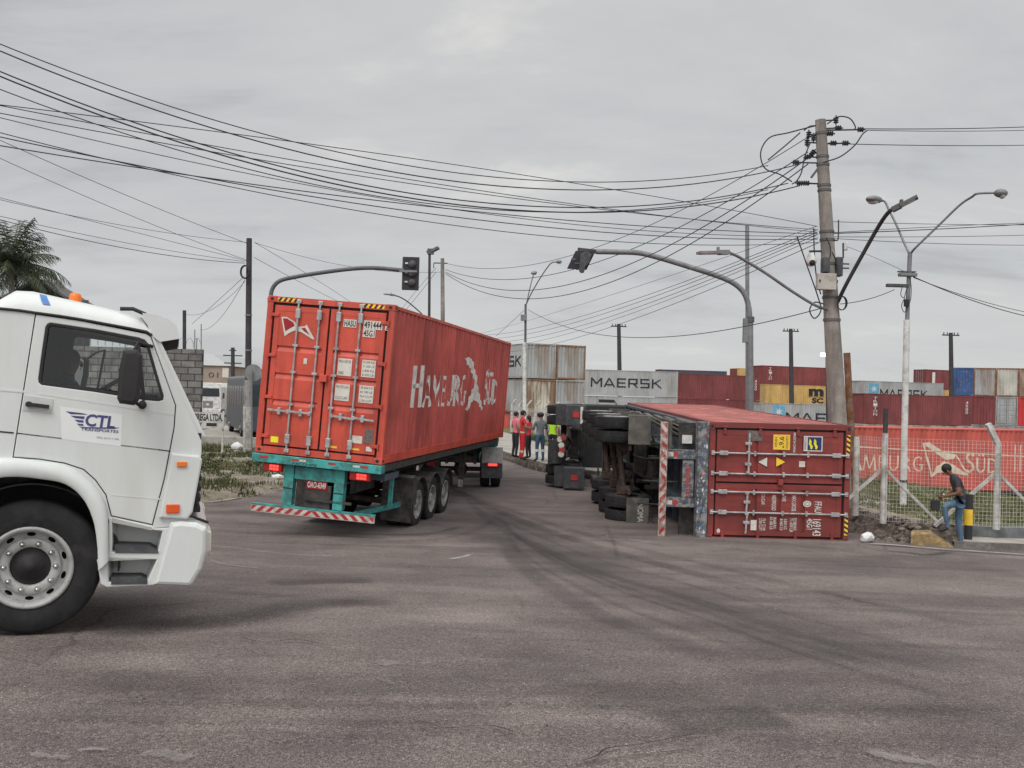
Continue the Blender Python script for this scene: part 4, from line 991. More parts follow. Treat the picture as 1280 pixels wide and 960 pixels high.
# plate carrier and plate
x0, _ = up(379, 610); x1, _ = up(405, 610); f = MB(Bu); f.box(x0-.03, x1+.08, .16, .22, -.98, -.50, DKM, ch=.01); f.box(x0+.0, x1+.5, .10, .15, -.80, -.755, DKM); pc = f.build('plate_carrier', tr1)
f = MB(Bu); za, zb_ = up(392, 613)[1], up(392, 600)[1]; f.box(x0, x1, .145, .156, za, zb_, REDL, ch=.003); tline(f, 'OAO-6349', x0+.02, x1-.02, za+.025, zb_-.05, .1425, WHT3, .02); tline(f, 'MANAUS', x0+.14, x1-.14, zb_-.04, zb_-.02, .1425, WHT3, .0); f.build('number_plate', tr1)
# striped bumper hangs a little skewed
bl_, br_ = up(311.5, 634), up(467, 650.5)
ang = math.atan2(br_[1]-bl_[1], br_[0]-bl_[0]); cx = (bl_[0]+br_[0])/2; cz = (bl_[1]+br_[1])/2
Bb = Bu @ Matrix.Translation((cx, 0, cz)) @ Matrix.Rotation(-ang, 4, 'Y')
f = stripes_bar(Bb, -1.19, 1.19, -.07, .055, .05, .10, REFW, 26); f.box(-1.19, 1.19, .04, .14, .058, .085, TEAL); f.build('bumper', tr1)
f = MB(Bu)
f.box(.55, .60, .35, 1.6, -.62, -.24, DKM); f.bar((.62, .5, -1.02), (.98, 2.2, -.98), .05, .10, TEAL); f.bar((.98, 2.2, -.98), (1.18, 2.9, -.8), .05, .10, GALV)
f.box(.95, 1.02, 1.5, 1.58, -.95, -.15, TEAL); f.box(.55, 1.15, .5, 1.4, -.34, -.22, CHASB); f.build('side_guard', tr1)

def tractor(name, label, Mr, body, lit=False, cabpaint=None, group=None, wb=3.6, six=True, rear_lamp=True, cab=True):
    """y forward, rear axle at y=0, z=0 ground"""
    t = bpy.data.objects.new(name, None); COL.objects.link(t); t.matrix_world = Mr; tag(t, label, 'lorry tractor', group)
    f = MB()
    for sx in (-1, 1): f.box(sx*.42-.04, sx*.42+.04, -.95, wb+.9, .72, .98, DKM)
    for y in (-.8, -.2, .6, 1.4, 2.2, 3.0): f.box(-.38, .38, y-.05, y+.05, .75, .95, DKM)
    f.box(-.45, .45, -.4, .5, 1.0, 1.16, DKM, ch=.03); f.box(-.4, .4, wb-1.0, wb+.6, .55, 1.15, DKM, ch=.06); f.build('chassis', t)
    rears = [0, -1.25] if six else [0]
    for y in rears+[wb]:
        f = MB(); f.tube([(-.95, y, .51), (.95, y, .51)], .07, RUSTM, 12); f.sphere((0, y, .51), .22, DKM if y == wb else RUSTM, 14); f.build('axle', t)
        for sx in (-1, 1): wheel(t, (sx*1.07, y, .51), sx, r=.51, wdt=.28, style='grey', dual=(y != wb))
    for sx in (-1, 1):
        a0, a1 = sorted((sx*.62, sx*1.24))
        for y in rears: f = MB(); fender(f, a0, a1, y, .51, .60, DGRY, 15, 165); f.build('fender', t)
        y = min(rears)-.68
        f = MB(); f.box(a0, a1, y-.02, y, .30, .82, DGRY, ch=.005); f.build('mud_flap', t)
        f = MB(); zc = .70; f.box(a0+.12, a1-.1, y-.07, y-.02, zc-.06, zc+.06, REDL, ch=.01); lo = f.build('tail_lamp', t)
        if lit and sx > 0: f = MB(); f.box(a0+.2, a1-.16, y-.073, y-.068, zc-.035, zc+.035, LIT); f.build('lamp_glow', lo)
    for sx in (-1, 1):
        f = MB(); f.tube([(sx*.9, 1.0, .72), (sx*.9, 2.3, .72)], .30, GALV if sx > 0 else DGRY, 20); f.build('fuel_tank', t)
    if cab:
        c_ = MB(); yb, yf = wb-1.0, wb+1.35
        prof = [(yb, 1.05), (wb-.62, 1.05), (wb-.5, 1.12), (wb+.5, 1.12), (wb+.62, .5), (yf, .45), (yf+.02, 1.5), (yf-.25, 2.55), (yf-.5, 2.78), (yb+.2, 2.85), (yb, 2.7)]
        # side shells, roof, back and front as one body shell
        vs = [(-1.22, y, z) for y, z in prof]+[(1.22, y, z) for y, z in prof]; n_ = len(prof)
        c_.add(vs, [tuple(range(n_)), tuple(range(n_, 2*n_))[::-1]]+[(i, i+n_, (i+1) % n_+n_, (i+1) % n_) for i in range(n_)], body)
        cb = c_.build('cab', t, bevel=.05)
        for sx in (-1, 1):
            f = MB(); x = sx*1.226; f.poly([(x, yb+.75, 1.72), (x, yf-.12, 1.72), (x, yf-.32, 2.35), (x, yb+.75, 2.40)], GLD); f.build('side_window', cb)
            f = MB(); f.box(sx*1.35-.06, sx*1.35+.06, yf-.15, yf-.05, 1.6, 2.2, BLK, ch=.02); f.bar((sx*1.2, yf-.15, 2.3), (sx*1.36, yf-.1, 2.2), .03, .03, BLK); f.build('mirror', cb)
        f = MB(); f.poly([(-1.05, yf+.012, 1.62), (1.05, yf+.012, 1.62), (1.02, yf-.215, 2.5), (-1.02, yf-.215, 2.5)], GLD); f.build('windscreen', cb)
        f = MB(); f.box(-.8, .8, yf+.02, yf+.045, .8, 1.35, BLK); [f.box(-.78, .78, yf+.045, yf+.055, .85+.1*i, .89+.1*i, GALV) for i in range(5)]; f.build('grille', cb)
        f = MB(); f.box(-1.22, 1.22, yf+.02, yf+.12, .35, .70, body, ch=.03)
        for sx in (-1, 1): f.box(sx*.9-.16, sx*.9+.16, yf+.121, yf+.13, .45, .62, PAP)
        f.build('bumper', cb)
    return t
# teal tractor under the container's far end
yv = tm(618, 600).y
M_T1 = M_TR @ Matrix.Translation((0, yv+.75, 0)) @ Matrix.Rotation(R(13), 4, 'Z')
t1 = tractor('lorry_tractor', 'teal lorry tractor under the far end of the upright red container', M_T1, TEAL, lit=True, six=False, wb=3.5)
LGM = mat('light grey ribbed plastic', (.42, .41, .40), .6, var=.1, dirt=(.2, .19, .18), dirt_amt=.3, dscale=6)
ridge = MB()
yy = -.68
for k in range(9): ridge.box(.64+k*.066, .67+k*.066, yy-.045, yy-.022, .76, 1.20, LGM)
ridge.box(.62, 1.24, yy-.024, yy+.0, .74, 1.22, LGM); ridge.build('ribbed_guard', t1)
ridge = MB(); ridge.box(.55, 1.10, yy+.1, yy+.9, 1.24, 1.50, TEAL, ch=.02); ridge.build('tool_box', t1)

# ================================================================ OVERTURNED LORRY
M_OVF = Matrix.Translation((4.0255, 19.4954, -.1076)) @ RZXY(.016795, .0232, -.002439)      # fitted resting frame
M_OV = M_OVF @ Matrix.Translation((0, 0, W0/2)) @ Matrix.Rotation(R(90), 4, 'Y')
M_OV = Matrix.Translation((0, 0, .025)) @ M_OV
cu2 = container('shipping_container', 'dark red container lying on its side with its doors towards the road', M_OV, 2.9, paint=RED2, side=RED2T, endm=RED2)
fo = plane_map(M_OV, 1, 0.0)
def ol(px, py): v = fo(px, py); return v.x, v.z
hazard(cu2)
dl = MB()
def fl2(nm):
    global dl
    dl.build(nm, cu2); dl = MB()
def orect(px0, py0, px1, py1):   # pixel rectangle -> local x range (down the picture) and z range (to the right)
    a = ol(px0, py0); b2 = ol(px1, py1); return min(a[0], b2[0]), max(a[0], b2[0]), min(a[1], b2[1]), max(a[1], b2[1])
def otext(s, px0, py0, px1, py1, m=WHT2, y=.0055, bold=.015):
    x0, x1, z0, z1 = orect(px0, py0, px1, py1); tline(dl, s, x0, x1, z0, z1, y, m, bold)
otext('FFAU', 1018.5, 627, 1027, 641); fl2('number_lettering'); otext('169143', 1016, 649, 1026, 670); fl2('number_lettering')
x0, x1, z0, z1 = orect(1017, 674.5, 1025, 679); rect_l(dl, x0, x1, z0, z1, .0058, WHT2); otext('0', 1018.5, 675.3, 1023.5, 678.3, INK, .0048); fl2('number_patch')
otext('45G1', 1008.5, 648, 1015.5, 662); fl2('number_lettering')
for (s, a, b2, c_, d_) in (('MAX.GROSS', 990, 619.5, 995, 639), ('TARE', 978, 619.5, 982.5, 627), ('MAX.PAYLOAD', 965, 619, 970, 638), ('CU.CAP.', 952, 617.5, 956, 631.5),
                          ('32.500 KG', 992, 647.5, 995.5, 663), ('71.650 LB', 987.5, 648, 991, 665), ('3.840 KG', 980, 648.5, 983.5, 662), ('8.465 LB', 975, 648.5, 978.5, 663),
                          ('28.660 KG', 967, 646, 970.3, 661), ('63.185 LB', 962.5, 646, 965.8, 662), ('76.4 CU.M', 953.5, 648, 957, 663), ('2.700 CU.FT', 949, 648, 952.5, 663.5)):
    otext(s, a, b2, c_, d_); fl2('weight_lettering')
x0, x1, z0, z1 = orect(938.5, 650, 945.5, 663); rect_l(dl, x0, x1, z0, z1, .0055, PAP); fl2('sticker')
def oval(px, py, rx, ry, m, y):
    x, z = ol(px, py); dl.poly([(x+ry*math.sin(R(a*20)), y, z+rx*math.cos(R(a*20))) for a in range(18)], m)
oval(1009, 630, .085, .065, PAP, .0055); oval(1009, 630, .06, .042, GALV, .0045); oval(1009, 630, .045, .03, PAP, .0038); fl2('oval_mark'); oval(898, 663.5, .035, .045, PAP, .0055); fl2('sticker')
x0, x1, z0, z1 = orect(934.5, 538, 953, 551.5); rect_l(dl, x0, x1, z0, z1, .0055, mat('grey data plate', (.2, .2, .2))); fl2('data_plate')
x0, x1, z0, z1 = orect(967, 543, 987.5, 562.5); rect_l(dl, x0, x1, z0, z1, .0055, YELM); tline(dl, 'CAUTION', x0+.03, x1-.03, z1-.09, z1-.04, .0045, INK); tline(dl, '9\'6"', x0+.04, x1-.04, z0+.12, z1-.12, .0045, INK); tline(dl, 'HIGH', x0+.06, x1-.06, z0+.03, z0+.08, .0045, INK); fl2('height_placard')
x0, x1, z0, z1 = orect(1005, 545, 1028, 564.5); rect_l(dl, x0, x1, z0, z1, .0055, PAP); a = z0+.05; rect_l(dl, x0+.02, x1-.02, a+.03, z1-.02, .0047, mat('emblem blue', (.02, .035, .13), .5)); tline(dl, 'FLORENS', x0+.03, x1-.03, z0+.015, z0+.055, .0047, NAVY)
for o_ in (0, .10):
    P = [(x0+.05, z0+.12+o_), (x0+.10, z0+.16+o_), (x0+.16, z0+.155+o_), (x0+.21, z0+.19+o_), (x1-.04, z0+.17+o_), (x1-.05, z0+.14+o_), (x0+.22, z0+.14+o_), (x0+.16, z0+.105+o_), (x0+.10, z0+.11+o_)]
    dl.poly([(u, .0040, v) for u, v in P], YELS)
fl2('emblem'); otext('MADE IN CHINA', 992, 541, 994.5, 566); fl2('lettering')
for tri, m_ in (((954, 577.5), PAP), ((975.5, 577.5), YELM)):
    x, z = ol(*tri); s_ = -1 if m_ is PAP else 1; r1 = .125
    P = [(x, z+s_*r1*.95), (x-r1*.95, z-s_*r1*.75), (x+r1*.95, z-s_*r1*.75)]; dl.poly([(u, .0055, v) for u, v in P], INK)
    P = [(x, z+s_*r1*.8), (x-r1*.78, z-s_*r1*.66), (x+r1*.78, z-s_*r1*.66)]; dl.poly([(u, .0045, v) for u, v in P], m_); fl2('triangle_sticker')
x0, x1, z0, z1 = orect(999, 576.5, 1006.5, 584); rect_l(dl, x0, x1, z0, z1, .0055, PAP); fl2('sticker')
x0, x1, z0, z1 = orect(972, 599, 978, 606.5); dl.box(x0, x1, -.07, .02, z0, z1, RED2, ch=.008)
dl.build('lock_box', cu2)
# its trailer: same frame, wheels hang off the floor side
M_OT = M_OVF @ Matrix.Translation((0, 0, W0/2)) @ Matrix.Rotation(R(90), 4, 'Y')
ys_o = [2.75, 4.1, 5.9]
tr2, rb2 = semitrailer('container_trailer', 'overturned grey container trailer showing its axles, wheels and worn striped bumper', M_OT, Matrix(), ys_o, -1.40, CHASB, None, rearpaint=CHAS, bump_z=-.92, flap=.05, tilt=.15)
f = stripes_bar(Matrix(), -1.22, 1.20, -.985, -.845, -.03, .05, WW, 22, worn=True); f.build('bumper', tr2)
for x0, x1 in ((-.66, -.47), (.32, .51)):
    f = MB(); f.box(x0, x1, .085, .099, -.86, -.50, CHAS, ch=.004); rect_l(f, x0+.05, x1-.05, -.82, -.70, .0825, REFW); rect_l(f, x0+.05, x1-.05, -.69, -.60, .0825, REFR); f.build('post_plate', tr2)
f = MB(); tline(f, 'LIBRELATO', -.35, .30, -.42, -.34, .117, REFR, .03); f.build('plate_lettering', tr2)
f = MB()
for k in range(60):
    x = rnd.uniform(-1.2, 1.1); z = rnd.uniform(-.22, -.05); rx, rz_ = rnd.uniform(.008, .05), rnd.uniform(.006, .025); m_ = rnd.choice([WHT3, WHT3, REFW, REFR, BLUP, CHASB, GALV, CORT, CHASB])
    f.poly([(x+rx*math.cos(R(a*45))*rnd.uniform(.5, 1.3), -.0615-.00004*k, max(-.232, min(-.018, z+rz_*math.sin(R(a*45))*rnd.uniform(.5, 1.3)))) for a in range(8)], m_)
f.build('worn_sticker', rb2)
f = MB(); yfl = min(ys_o)-.5-.16
fit_text(f, 'NOMA', .0, .42, 0, .13, Matrix(((1, 0, 0, .72), (0, 0, 0, yfl-.024), (0, 1, 0, -1.10), (0, 0, 0, 1))), FLAP if False else WHT3, .0); f.build('flap_lettering', tr2)
f = MB()     # bent bodywork and hoses under the floor, upper side
for k in range(5): x = -1.2+.0; f.bar((-1.15+.1*k, .3+.3*k, -.15), (-1.22, 1.2+.9*k, -.45-.08*k), .05, .10, FLAP)
f.build('torn_panel', tr2); f = MB(); f.box(-1.22, -.55, 1.0, 2.0, -.62, -.56, FLAP, ch=.02); f.box(-.55, -.50, .5, 1.9, -.62, -.2, FLAP); f.box(-1.2, -.6, .35, .40, -.55, -.18, DKM); f.box(.55, 1.15, .35, .4, -.5, -.18, DKM)
f.box(-.95, -.78, .22, .26, -.50, -.30, WHT3); f.build('torn_panel', tr2)
for k in range(4):
    f = MB(); P = [(-.9+.5*k, 1.0, -.4), (-.8+.5*k, 2.0, -.8-.1*k), (-.6+.45*k, 3.2, -.6), (-.5+.4*k, 5, -.75), (-.3+.3*k, 7, -.5)]
    f.tube(catmull(P, 6), .018, DKM, 6); f.build('air_hose', tr2)
f = MB(); f.box(-.5, .5, 9.2, 11.4, -.30, -.05, DKM); f.box(.62, 1.15, 7.2, 8.6, -.8, -.3, DKM, ch=.02); f.box(-1.1, -.65, 7.2, 8.9, -.85, -.25, DGRY, ch=.02); f.build('tool_box', tr2)
ur = random.Random(17)
for k in range(16):
    f = MB(); x = ur.uniform(-1.0, .95); z = ur.uniform(-1.5, -.55); m_ = [DKM, RUSTM, GALD, DKM, FLAP][k % 5]; y0 = ur.uniform(6.4, 8.2)
    f.tube([(x, y0, z), (x+ur.uniform(-.15, .15), y0+ur.uniform(.8, 2.6), z+ur.uniform(-.1, .25))], ur.uniform(.02, .06), m_, 8); f.build('brake_rod', tr2)
for y in (6.9, 7.5, 8.3):
    f = MB(); f.box(-1.0, 1.0, y-.05, y+.05, -1.35+.1*(y-7), -1.25+.1*(y-7), RUSTM if y < 7 else GALD); f.build('cross_tube', tr2)
f = MB(); f.push(Matrix.Translation((-.1, 7.6, -1.0)) @ Matrix.Rotation(R(90), 4, 'Y')); f.lathe([(.28, -.12), (.45, -.14), (.50, -.1), (.50, .1), (.45, .14), (.28, .12)], RUB, 30); f.lathe([(.28, -.1), (.0, -.02)], RIMG, 24); f.pop(); f.build('spare_wheel', tr2)
for x, y0 in ((-.95, 6.5), (.7, 6.5), (.85, 8.2)):
    f = MB(); f.box(x, x+.28, y0, y0+1.1, -1.45, -.5, DKM, ch=.03); f.build('tool_box', tr2)
# its tractor lying on the same side, a little jack-knifed
M_T2 = Matrix.Translation((1.22, 31.0, 1.30)) @ Matrix.Rotation(R(-5), 4, 'Z') @ Matrix.Rotation(R(90), 4, 'Y')
t2 = tractor('lorry_tractor', 'dark grey lorry tractor overturned in front of the fallen container, its underside showing', M_T2, mat('soot grey cab paint', (.018, .019, .021), .6, var=.2, vscale=4, dirt=(.035, .032, .03), dirt_amt=.3, dscale=5), six=True, wb=4.2)
f = MB()
for sx in (-1, 1): f = MB(); f.box(sx*.93-.31, sx*.93+.31, -2.45, -1.98, .60, 1.22, DGRY, ch=.02); f.box(sx*.93-.10, sx*.93+.06, -2.47, -2.45, .82, 1.02, REFR); f.box(sx*.93-.26, sx*.93+.24, -2.465, -2.452, 1.05, 1.13, PAP if sx < 0 else DGRY); f.build('rear_box', t2)
f = MB()
for x, z, m_ in ((-.25, .55, REFR), (-.02, .50, PAP), (.12, .52, REFR), (-.2, .45, PAP), (.25, .5, PAP)): f.tube([(x, -2.15, z), (x, -2.2, z)], .09, m_, 10); f.tube([(x, -2.1, z), (x, -2.19, z)], .12, DKM, 10)
f.build('coupling', t2)
f = MB(); f.tube([(-.15, -1.6, .30), (.55, -1.6, .30)], .22, DGRY, 20); f.build('air_tank', t2)

# ================================================================ WHITE LORRY IN THE FOREGROUND
YAW = R(19.5); O = atY(32, 796, 7.5)
M_WC = Matrix.Translation(O) @ Matrix.Rotation(YAW, 4, 'Z')
wl = bpy.data.objects.new('white_lorry', None); COL.objects.link(wl); wl.matrix_world = M_WC
tag(wl, 'white lorry cab entering from the left with an orange roof beacon and blue winged logo', 'lorry')
def tmap(y): return plane_map(M_WC, 1, y)
T0 = tmap(0)
def S(px, py, y=None):
    v = (T0 if y is None else tmap(y))(px, py); return (v.x, v.z)
def SL(pts, y=None): 
    fn = T0 if y is None else tmap(y)
    return [(lambda v: (v.x, v.z))(fn(*p)) for p in pts]
def smooth2(P, n=5, closed=False):
    Q = catmull([(x, y, 0) for x, y in P], n); return [(v.x, v.y) for v in Q]
SIDE = Matrix(((1, 0, 0, 0), (0, 0, -1, 0), (0, 1, 0, 0), (0, 0, 0, 1)))     # plate xy -> local xz, normal -y
def side_plate(name, outline, holes, y, th, m, bev=.0, parent=None, mirror=True):
    b = MB(); plate(b, outline, holes, th, m, bev, Matrix.Translation((0, y, 0)) @ SIDE); return b.build(name, parent)
WD = 2.42
def grow(P, d):
    cx = sum(p[0] for p in P)/len(P); cz = sum(p[1] for p in P)/len(P); o = []
    n = len(P); ar = sum(P[i][0]*P[(i+1) % n][1]-P[(i+1) % n][0]*P[i][1] for i in range(n)); sg = 1 if ar > 0 else -1
    for i in range(n):
        a = Vector(P[i-1]); b = Vector(P[i]); c = Vector(P[(i+1) % n]); e1 = (b-a).normalized(); e2 = (c-b).normalized()
        n1 = Vector((e1.y, -e1.x))*sg; n2 = Vector((e2.y, -e2.x))*sg; k = (n1+n2); k = k/max(.5, k.length**2/2); o.append((b.x+k.x*d, b.y+k.y*d))
    return o
arch_in = [(-52, 655), (-40, 622), (-20, 604), (0, 596.5), (25, 595.5), (49, 598), (81, 604), (103, 621), (116.5, 648), (122, 681), (123, 712)]
arch_out = [(-76, 712), (-76, 660), (-62, 615), (-38, 584), (-10, 573.5), (17, 572), (41, 575), (81, 581), (108, 597), (127, 619), (135, 646), (136, 700)]
door_px = [(45, 393), (100, 401), (183, 417.5), (188, 421), (205, 468), (219, 507), (217, 535), (205, 598), (190, 655.5), (139.6, 644.5), (133, 618.6), (120, 600), (105, 586.5), (81, 578.5), (50, 573.5), (17, 571)]
win_px = [(63, 403.5), (120, 412), (172, 422), (181, 425), (186, 431), (196, 466), (204.6, 495), (203.5, 500), (198, 501.5), (181, 500), (120, 490), (52, 481), (48.5, 478), (48, 473), (53, 436), (57, 409), (59.5, 405)]
side_px = [(-28, 386), (-22, 384), (0, 386.5), (45, 390), (100, 397.5), (183, 413.5), (191, 419), (211, 463), (232, 507), (251.5, 551), (252, 563), (251, 571), (240, 620), (233.5, 650), (214, 658), (194, 660), (190, 661), (137, 650)]
door = SL(door_px); win = SL(win_px)
side_out = SL(side_px)+[S(*p) for p in reversed(arch_in[:])]+SL([(-56, 700), (-50, 560)])
side_out = SL(side_px)+SL([(128, 645)])+SL([(121, 616), (104, 594), (81, 583), (41, 577), (17, 574), (-30, 574)])
cabo = side_plate('side_panel', side_out, [grow(door, .008)], .025, .05, WHT, 0, wl)
do_ = side_plate('door', door, [win], .022, .05, WHT, .007, wl)
# dark liner behind the door gaps
liner = MB(); plate(liner, grow(door, .03), [grow(win, .012)], .01, BLK, 0, Matrix.Translation((0, .062, 0)) @ SIDE); liner.build('door_frame', do_)
# window rubber and glass
rb = MB(); plate(rb, grow(win, .004), [grow(win, -.022)], .03, BLK, .004, Matrix.Translation((0, .014, 0)) @ SIDE); rb.build('window_rubber', do_)
gb = MB(); gb.poly([(x, .028, z) for x, z in grow(win, -.005)], GLS); gb.build('window_glass', do_)
q = tmap(.01); vv = MB(); a = q(172, 422); b2 = q(180, 501)
vv.bar((a.x, .012, a.z), (b2.x, .012, b2.z), .028, .03, BLK, up=(0, 1, 0)); vv.build('quarter_bar', do_)
# far side of the cab (seen through the window)
side_plate('far_side_panel', side_out, [grow(win, .02)], WD-.025, .05, WHT, 0, wl)
b = MB(); plate(b, grow(side_out, -.03), [grow(win, .0)], .02, BLK, 0, Matrix.Translation((0, WD-.07, 0)) @ SIDE); b.build('far_door_trim', wl)
b = MB(); plate(b, [(x, z) for x, z in grow(door, .0)], [grow(win, .012)], .02, DGRY, 0, Matrix.Translation((0, .085, 0)) @ SIDE); b.build('near_door_trim', wl)
# shell strips across the width: back, floor, front nose, pillar frame
def strip_across(mb, P, y0, y1, m, th=0):
    for i in range(len(P)-1): mb.quad((P[i][0], y0, P[i][1]), (P[i+1][0], y0, P[i+1][1]), (P[i+1][0], y1, P[i+1][1]), (P[i][0], y1, P[i][1]), m)
b = MB(); hl = SL([(-24, 389), (45, 394), (100, 402), (184, 418)]); strip_across(b, hl, .06, WD-.08, BLK); b.build('headliner', wl)
bk_ = SL([(-27, 386), (-30, 574)]); b = MB(); strip_across(b, bk_, .03, WD-.03, WHT); strip_across(b, [(bk_[0][0]+.03, bk_[0][1]), (bk_[1][0]+.03, bk_[1][1])], .05, WD-.05, DGRY); b.build('back_wall', wl)
fl = SL([(-29, 572), (130, 632), (188, 655)]); b = MB(); strip_across(b, fl, .05, WD-.05, BLK); b.build('floor', wl)
ws = SL([(192, 423), (251, 548)]); nose = SL([(251, 548), (252, 563), (251, 571), (240, 620), (233, 652)])
b = MB(); strip_across(b, [(x-.004, z) for x, z in nose], .02, WD-.02, WHT); strip_across(b, [(x-.05, z) for x, z in nose], .05, WD-.05, DGRY)
for k in range(5): zc = nose[2][1]-.12-.09*k; b.box(nose[3][0]+.02, nose[2][0]+.02-.0, .35, WD-.35, zc-.02, zc+.02, BLK)
b.build('front_panel', wl)
b = MB(); dx = ws[1][0]-ws[0][0]; dz = ws[1][1]-ws[0][1]
def wsp(t, y): return (ws[0][0]+dx*t-.01, y, ws[0][1]+dz*t)
b.quad(wsp(.04, .14), wsp(.97, .10), wsp(.97, WD-.10), wsp(.04, WD-.14), GLS); b.build('windscreen', wl)
b = MB()
for y in (.07, WD-.07): b.bar(wsp(-.02, y), wsp(1, y), .10, .05, WHT, up=(0, 1, 0))
b.bar(wsp(0, .05), wsp(0, WD-.05), .06, .06, WHT); b.bar(wsp(.985, .03), wsp(.985, WD-.03), .04, .06, BLK); b.build('windscreen_frame', wl)
# roof: moulded shell rising from the gutter
gut = [(-28, 384), (0, 385), (25, 387.5), (45, 390.5), (75, 394.5), (100, 398.5), (130, 404), (160, 409.5), (183, 414), (190, 418.5)]
sil = [(-28, 381), (0, 375), (19, 363), (40, 364), (62, 369), (84, 374), (116, 381), (148, 389), (177, 396.5), (187, 411)]
b = MB(); vs = []; K = 14
for i in range(len(gut)):
    g_ = S(*gut[i]); s_ = S(*sil[i], y=.22)
    hgt = max(.02, s_[1]-g_[1])
    for k in range(K+1):
        u = k/K; y = WD*u; yy = min(y, WD-y); e = min(1, yy/.34); rise = math.sqrt(max(0, 1-(1-e)**2.2))
        vs.append((g_[0]+(s_[0]-g_[0])*rise*.9, y if 0 < k < K else (0 if k == 0 else WD), g_[1]+.004+hgt*rise*(1+.05*math.sin(math.pi*u))))
ku = [0, .012, .03, .06, .10, .16, .25]; ys_ = [0, .01, .03, .06, .11, .18, .28, .5, 1.21, WD-.5, WD-.28, WD-.18, WD-.11, WD-.06, WD-.03, WD-.01, WD]
vs = []
for i in range(len(gut)):
    g_ = S(*gut[i]); s_ = S(*sil[i], y=.22); hgt = max(.02, s_[1]-g_[1])
    for y in ys_:
        yy = min(y, WD-y); e = min(1, yy/.32); rise = math.sqrt(max(0, 1-(1-e)**2.3)); vs.append((g_[0]+(s_[0]-g_[0])*rise, y, g_[1]+.004+hgt*rise))
k = len(ys_); b.add(vs, [(i*k+j, i*k+j+1, (i+1)*k+j+1, (i+1)*k+j) for i in range(len(gut)-1) for j in range(k-1)], WHT, True)
b.poly([vs[j] for j in range(k)], WHT); b.poly([vs[(len(gut)-1)*k+j] for j in range(k)][::-1], WHT); rfo = b.build('roof', wl)
b = MB(); G2 = [S(*p) for p in gut]
b.tube([(x, -.006, z-.004) for x, z in G2], .012, BLK, 6); b.build('gutter', rfo)
P = SL([(57.5, 371), (69, 372.5), (69, 386), (57.5, 385)], y=.10)
# blue patch hugging the roof edge
def roofpt(px, f_):
    for i in range(len(gut)-1):
        if gut[i][0] <= px <= gut[i+1][0]:
            t = (px-gut[i][0])/(gut[i+1][0]-gut[i][0]); g_ = Vector(S(*gut[i])).lerp(Vector(S(*gut[i+1])), t); s_ = Vector(S(*sil[i], y=.22)).lerp(Vector(S(*sil[i+1], y=.22)), t)
    e = min(1, f_/.32); rise = math.sqrt(max(0, 1-(1-e)**2.3)); return Vector((g_.x+(s_.x-g_.x)*rise, f_, g_.y+.004+max(.02, s_.y-g_.y)*rise))
b = MB()
fr_ = [.022, .035, .05, .07, .09, .12, .15]; vs = []
for f_ in fr_:
    for px in (58, 63, 69): p = roofpt(px, f_); vs.append(p+Vector((0, -.004, .004)))
b.add(vs, [(i*3+j, i*3+j+1, (i+1)*3+j+1, (i+1)*3+j) for i in range(len(fr_)-1) for j in range(2)], BLUP, True); b.build('blue_patch', rfo)
q = S(94, 377, y=.9); b = MB(Matrix.Translation((q[0], .9, q[1]-.03)) @ Matrix.Rotation(R(-90), 4, 'Y'))
b.lathe([(0, .105), (.03, .105), (.044, .095), (.050, .07), (.052, 0)], ORG, 20); b.lathe([(.06, 0), (.07, -.04), (0, -.04)], BLK, 20); b.build('beacon', wl)
# sun visor
vis = SL([(178, 392), (196, 394.5), (211, 400), (221, 408), (224, 424), (200, 428), (190, 420)], y=.12)
b = MB(); n_ = len(vis)
for (y0, y1) in ((.03, WD-.03),):
    top = vis[:5]; 
    strip_across(b, top, y0, y1, WHT)
    strip_across(b, [vis[4], vis[5], vis[6], vis[0]], y0, y1, BLK)
    for y in (y0, y1): b.poly([(x, y, z) for x, z in vis], WHT)
b.build('sun_visor', wl, bevel=.006)
b = MB(); qa, qb = S(150, 389, y=.2), S(182, 396, y=.2); b.tube([(qa[0], .2, qa[1]+.02), ((qa[0]+qb[0])/2, .2, qb[1]+.06), (qb[0], .2, qb[1]+.02)], .018, BLK, 6); b.build('horn', rfo)
# wheel arch flare
fo_ = smooth2(SL(arch_out), 4); fi_ = smooth2(SL(arch_in), 4)
b = MB(); n1 = len(fo_)
# lofted flare: resample both curves
def resamp(P, n):
    L_ = [0]
    for i in range(1, len(P)): L_.append(L_[-1]+math.dist(P[i], P[i-1]))
    o = []
    for k in range(n):
        s = L_[-1]*k/(n-1); i = 0
        while i < len(P)-2 and L_[i+1] < s: i += 1
        t = (s-L_[i])/(L_[i+1]-L_[i]+1e-9); o.append((P[i][0]+(P[i+1][0]-P[i][0])*t, P[i][1]+(P[i+1][1]-P[i][1])*t))
    return o
A_ = resamp(fo_, 44); B_ = resamp(fi_, 44)
B_ = [(x if i > 3 else x, z) for i, (x, z) in enumerate(B_)]
secs = [(0, .0), (0, -.03), (.08, -.055), (.5, -.065), (.92, -.06), (1.0, -.045), (1.0, .32)]
vs = []
for i in range(44):
    for (t, y) in secs: vs.append((A_[i][0]+(B_[i][0]-A_[i][0])*t, y, A_[i][1]+(B_[i][1]-A_[i][1])*t))
k = len(secs); fs = [(i*k+j, i*k+j+1, (i+1)*k+j+1, (i+1)*k+j) for i in range(43) for j in range(k-1)]
b.add(vs, fs, WHT, True); b.poly([vs[j] for j in range(k-1)], WHT); b.poly([vs[43*k+j] for j in range(k-1)], WHT); b.build('wheel_arch', wl)
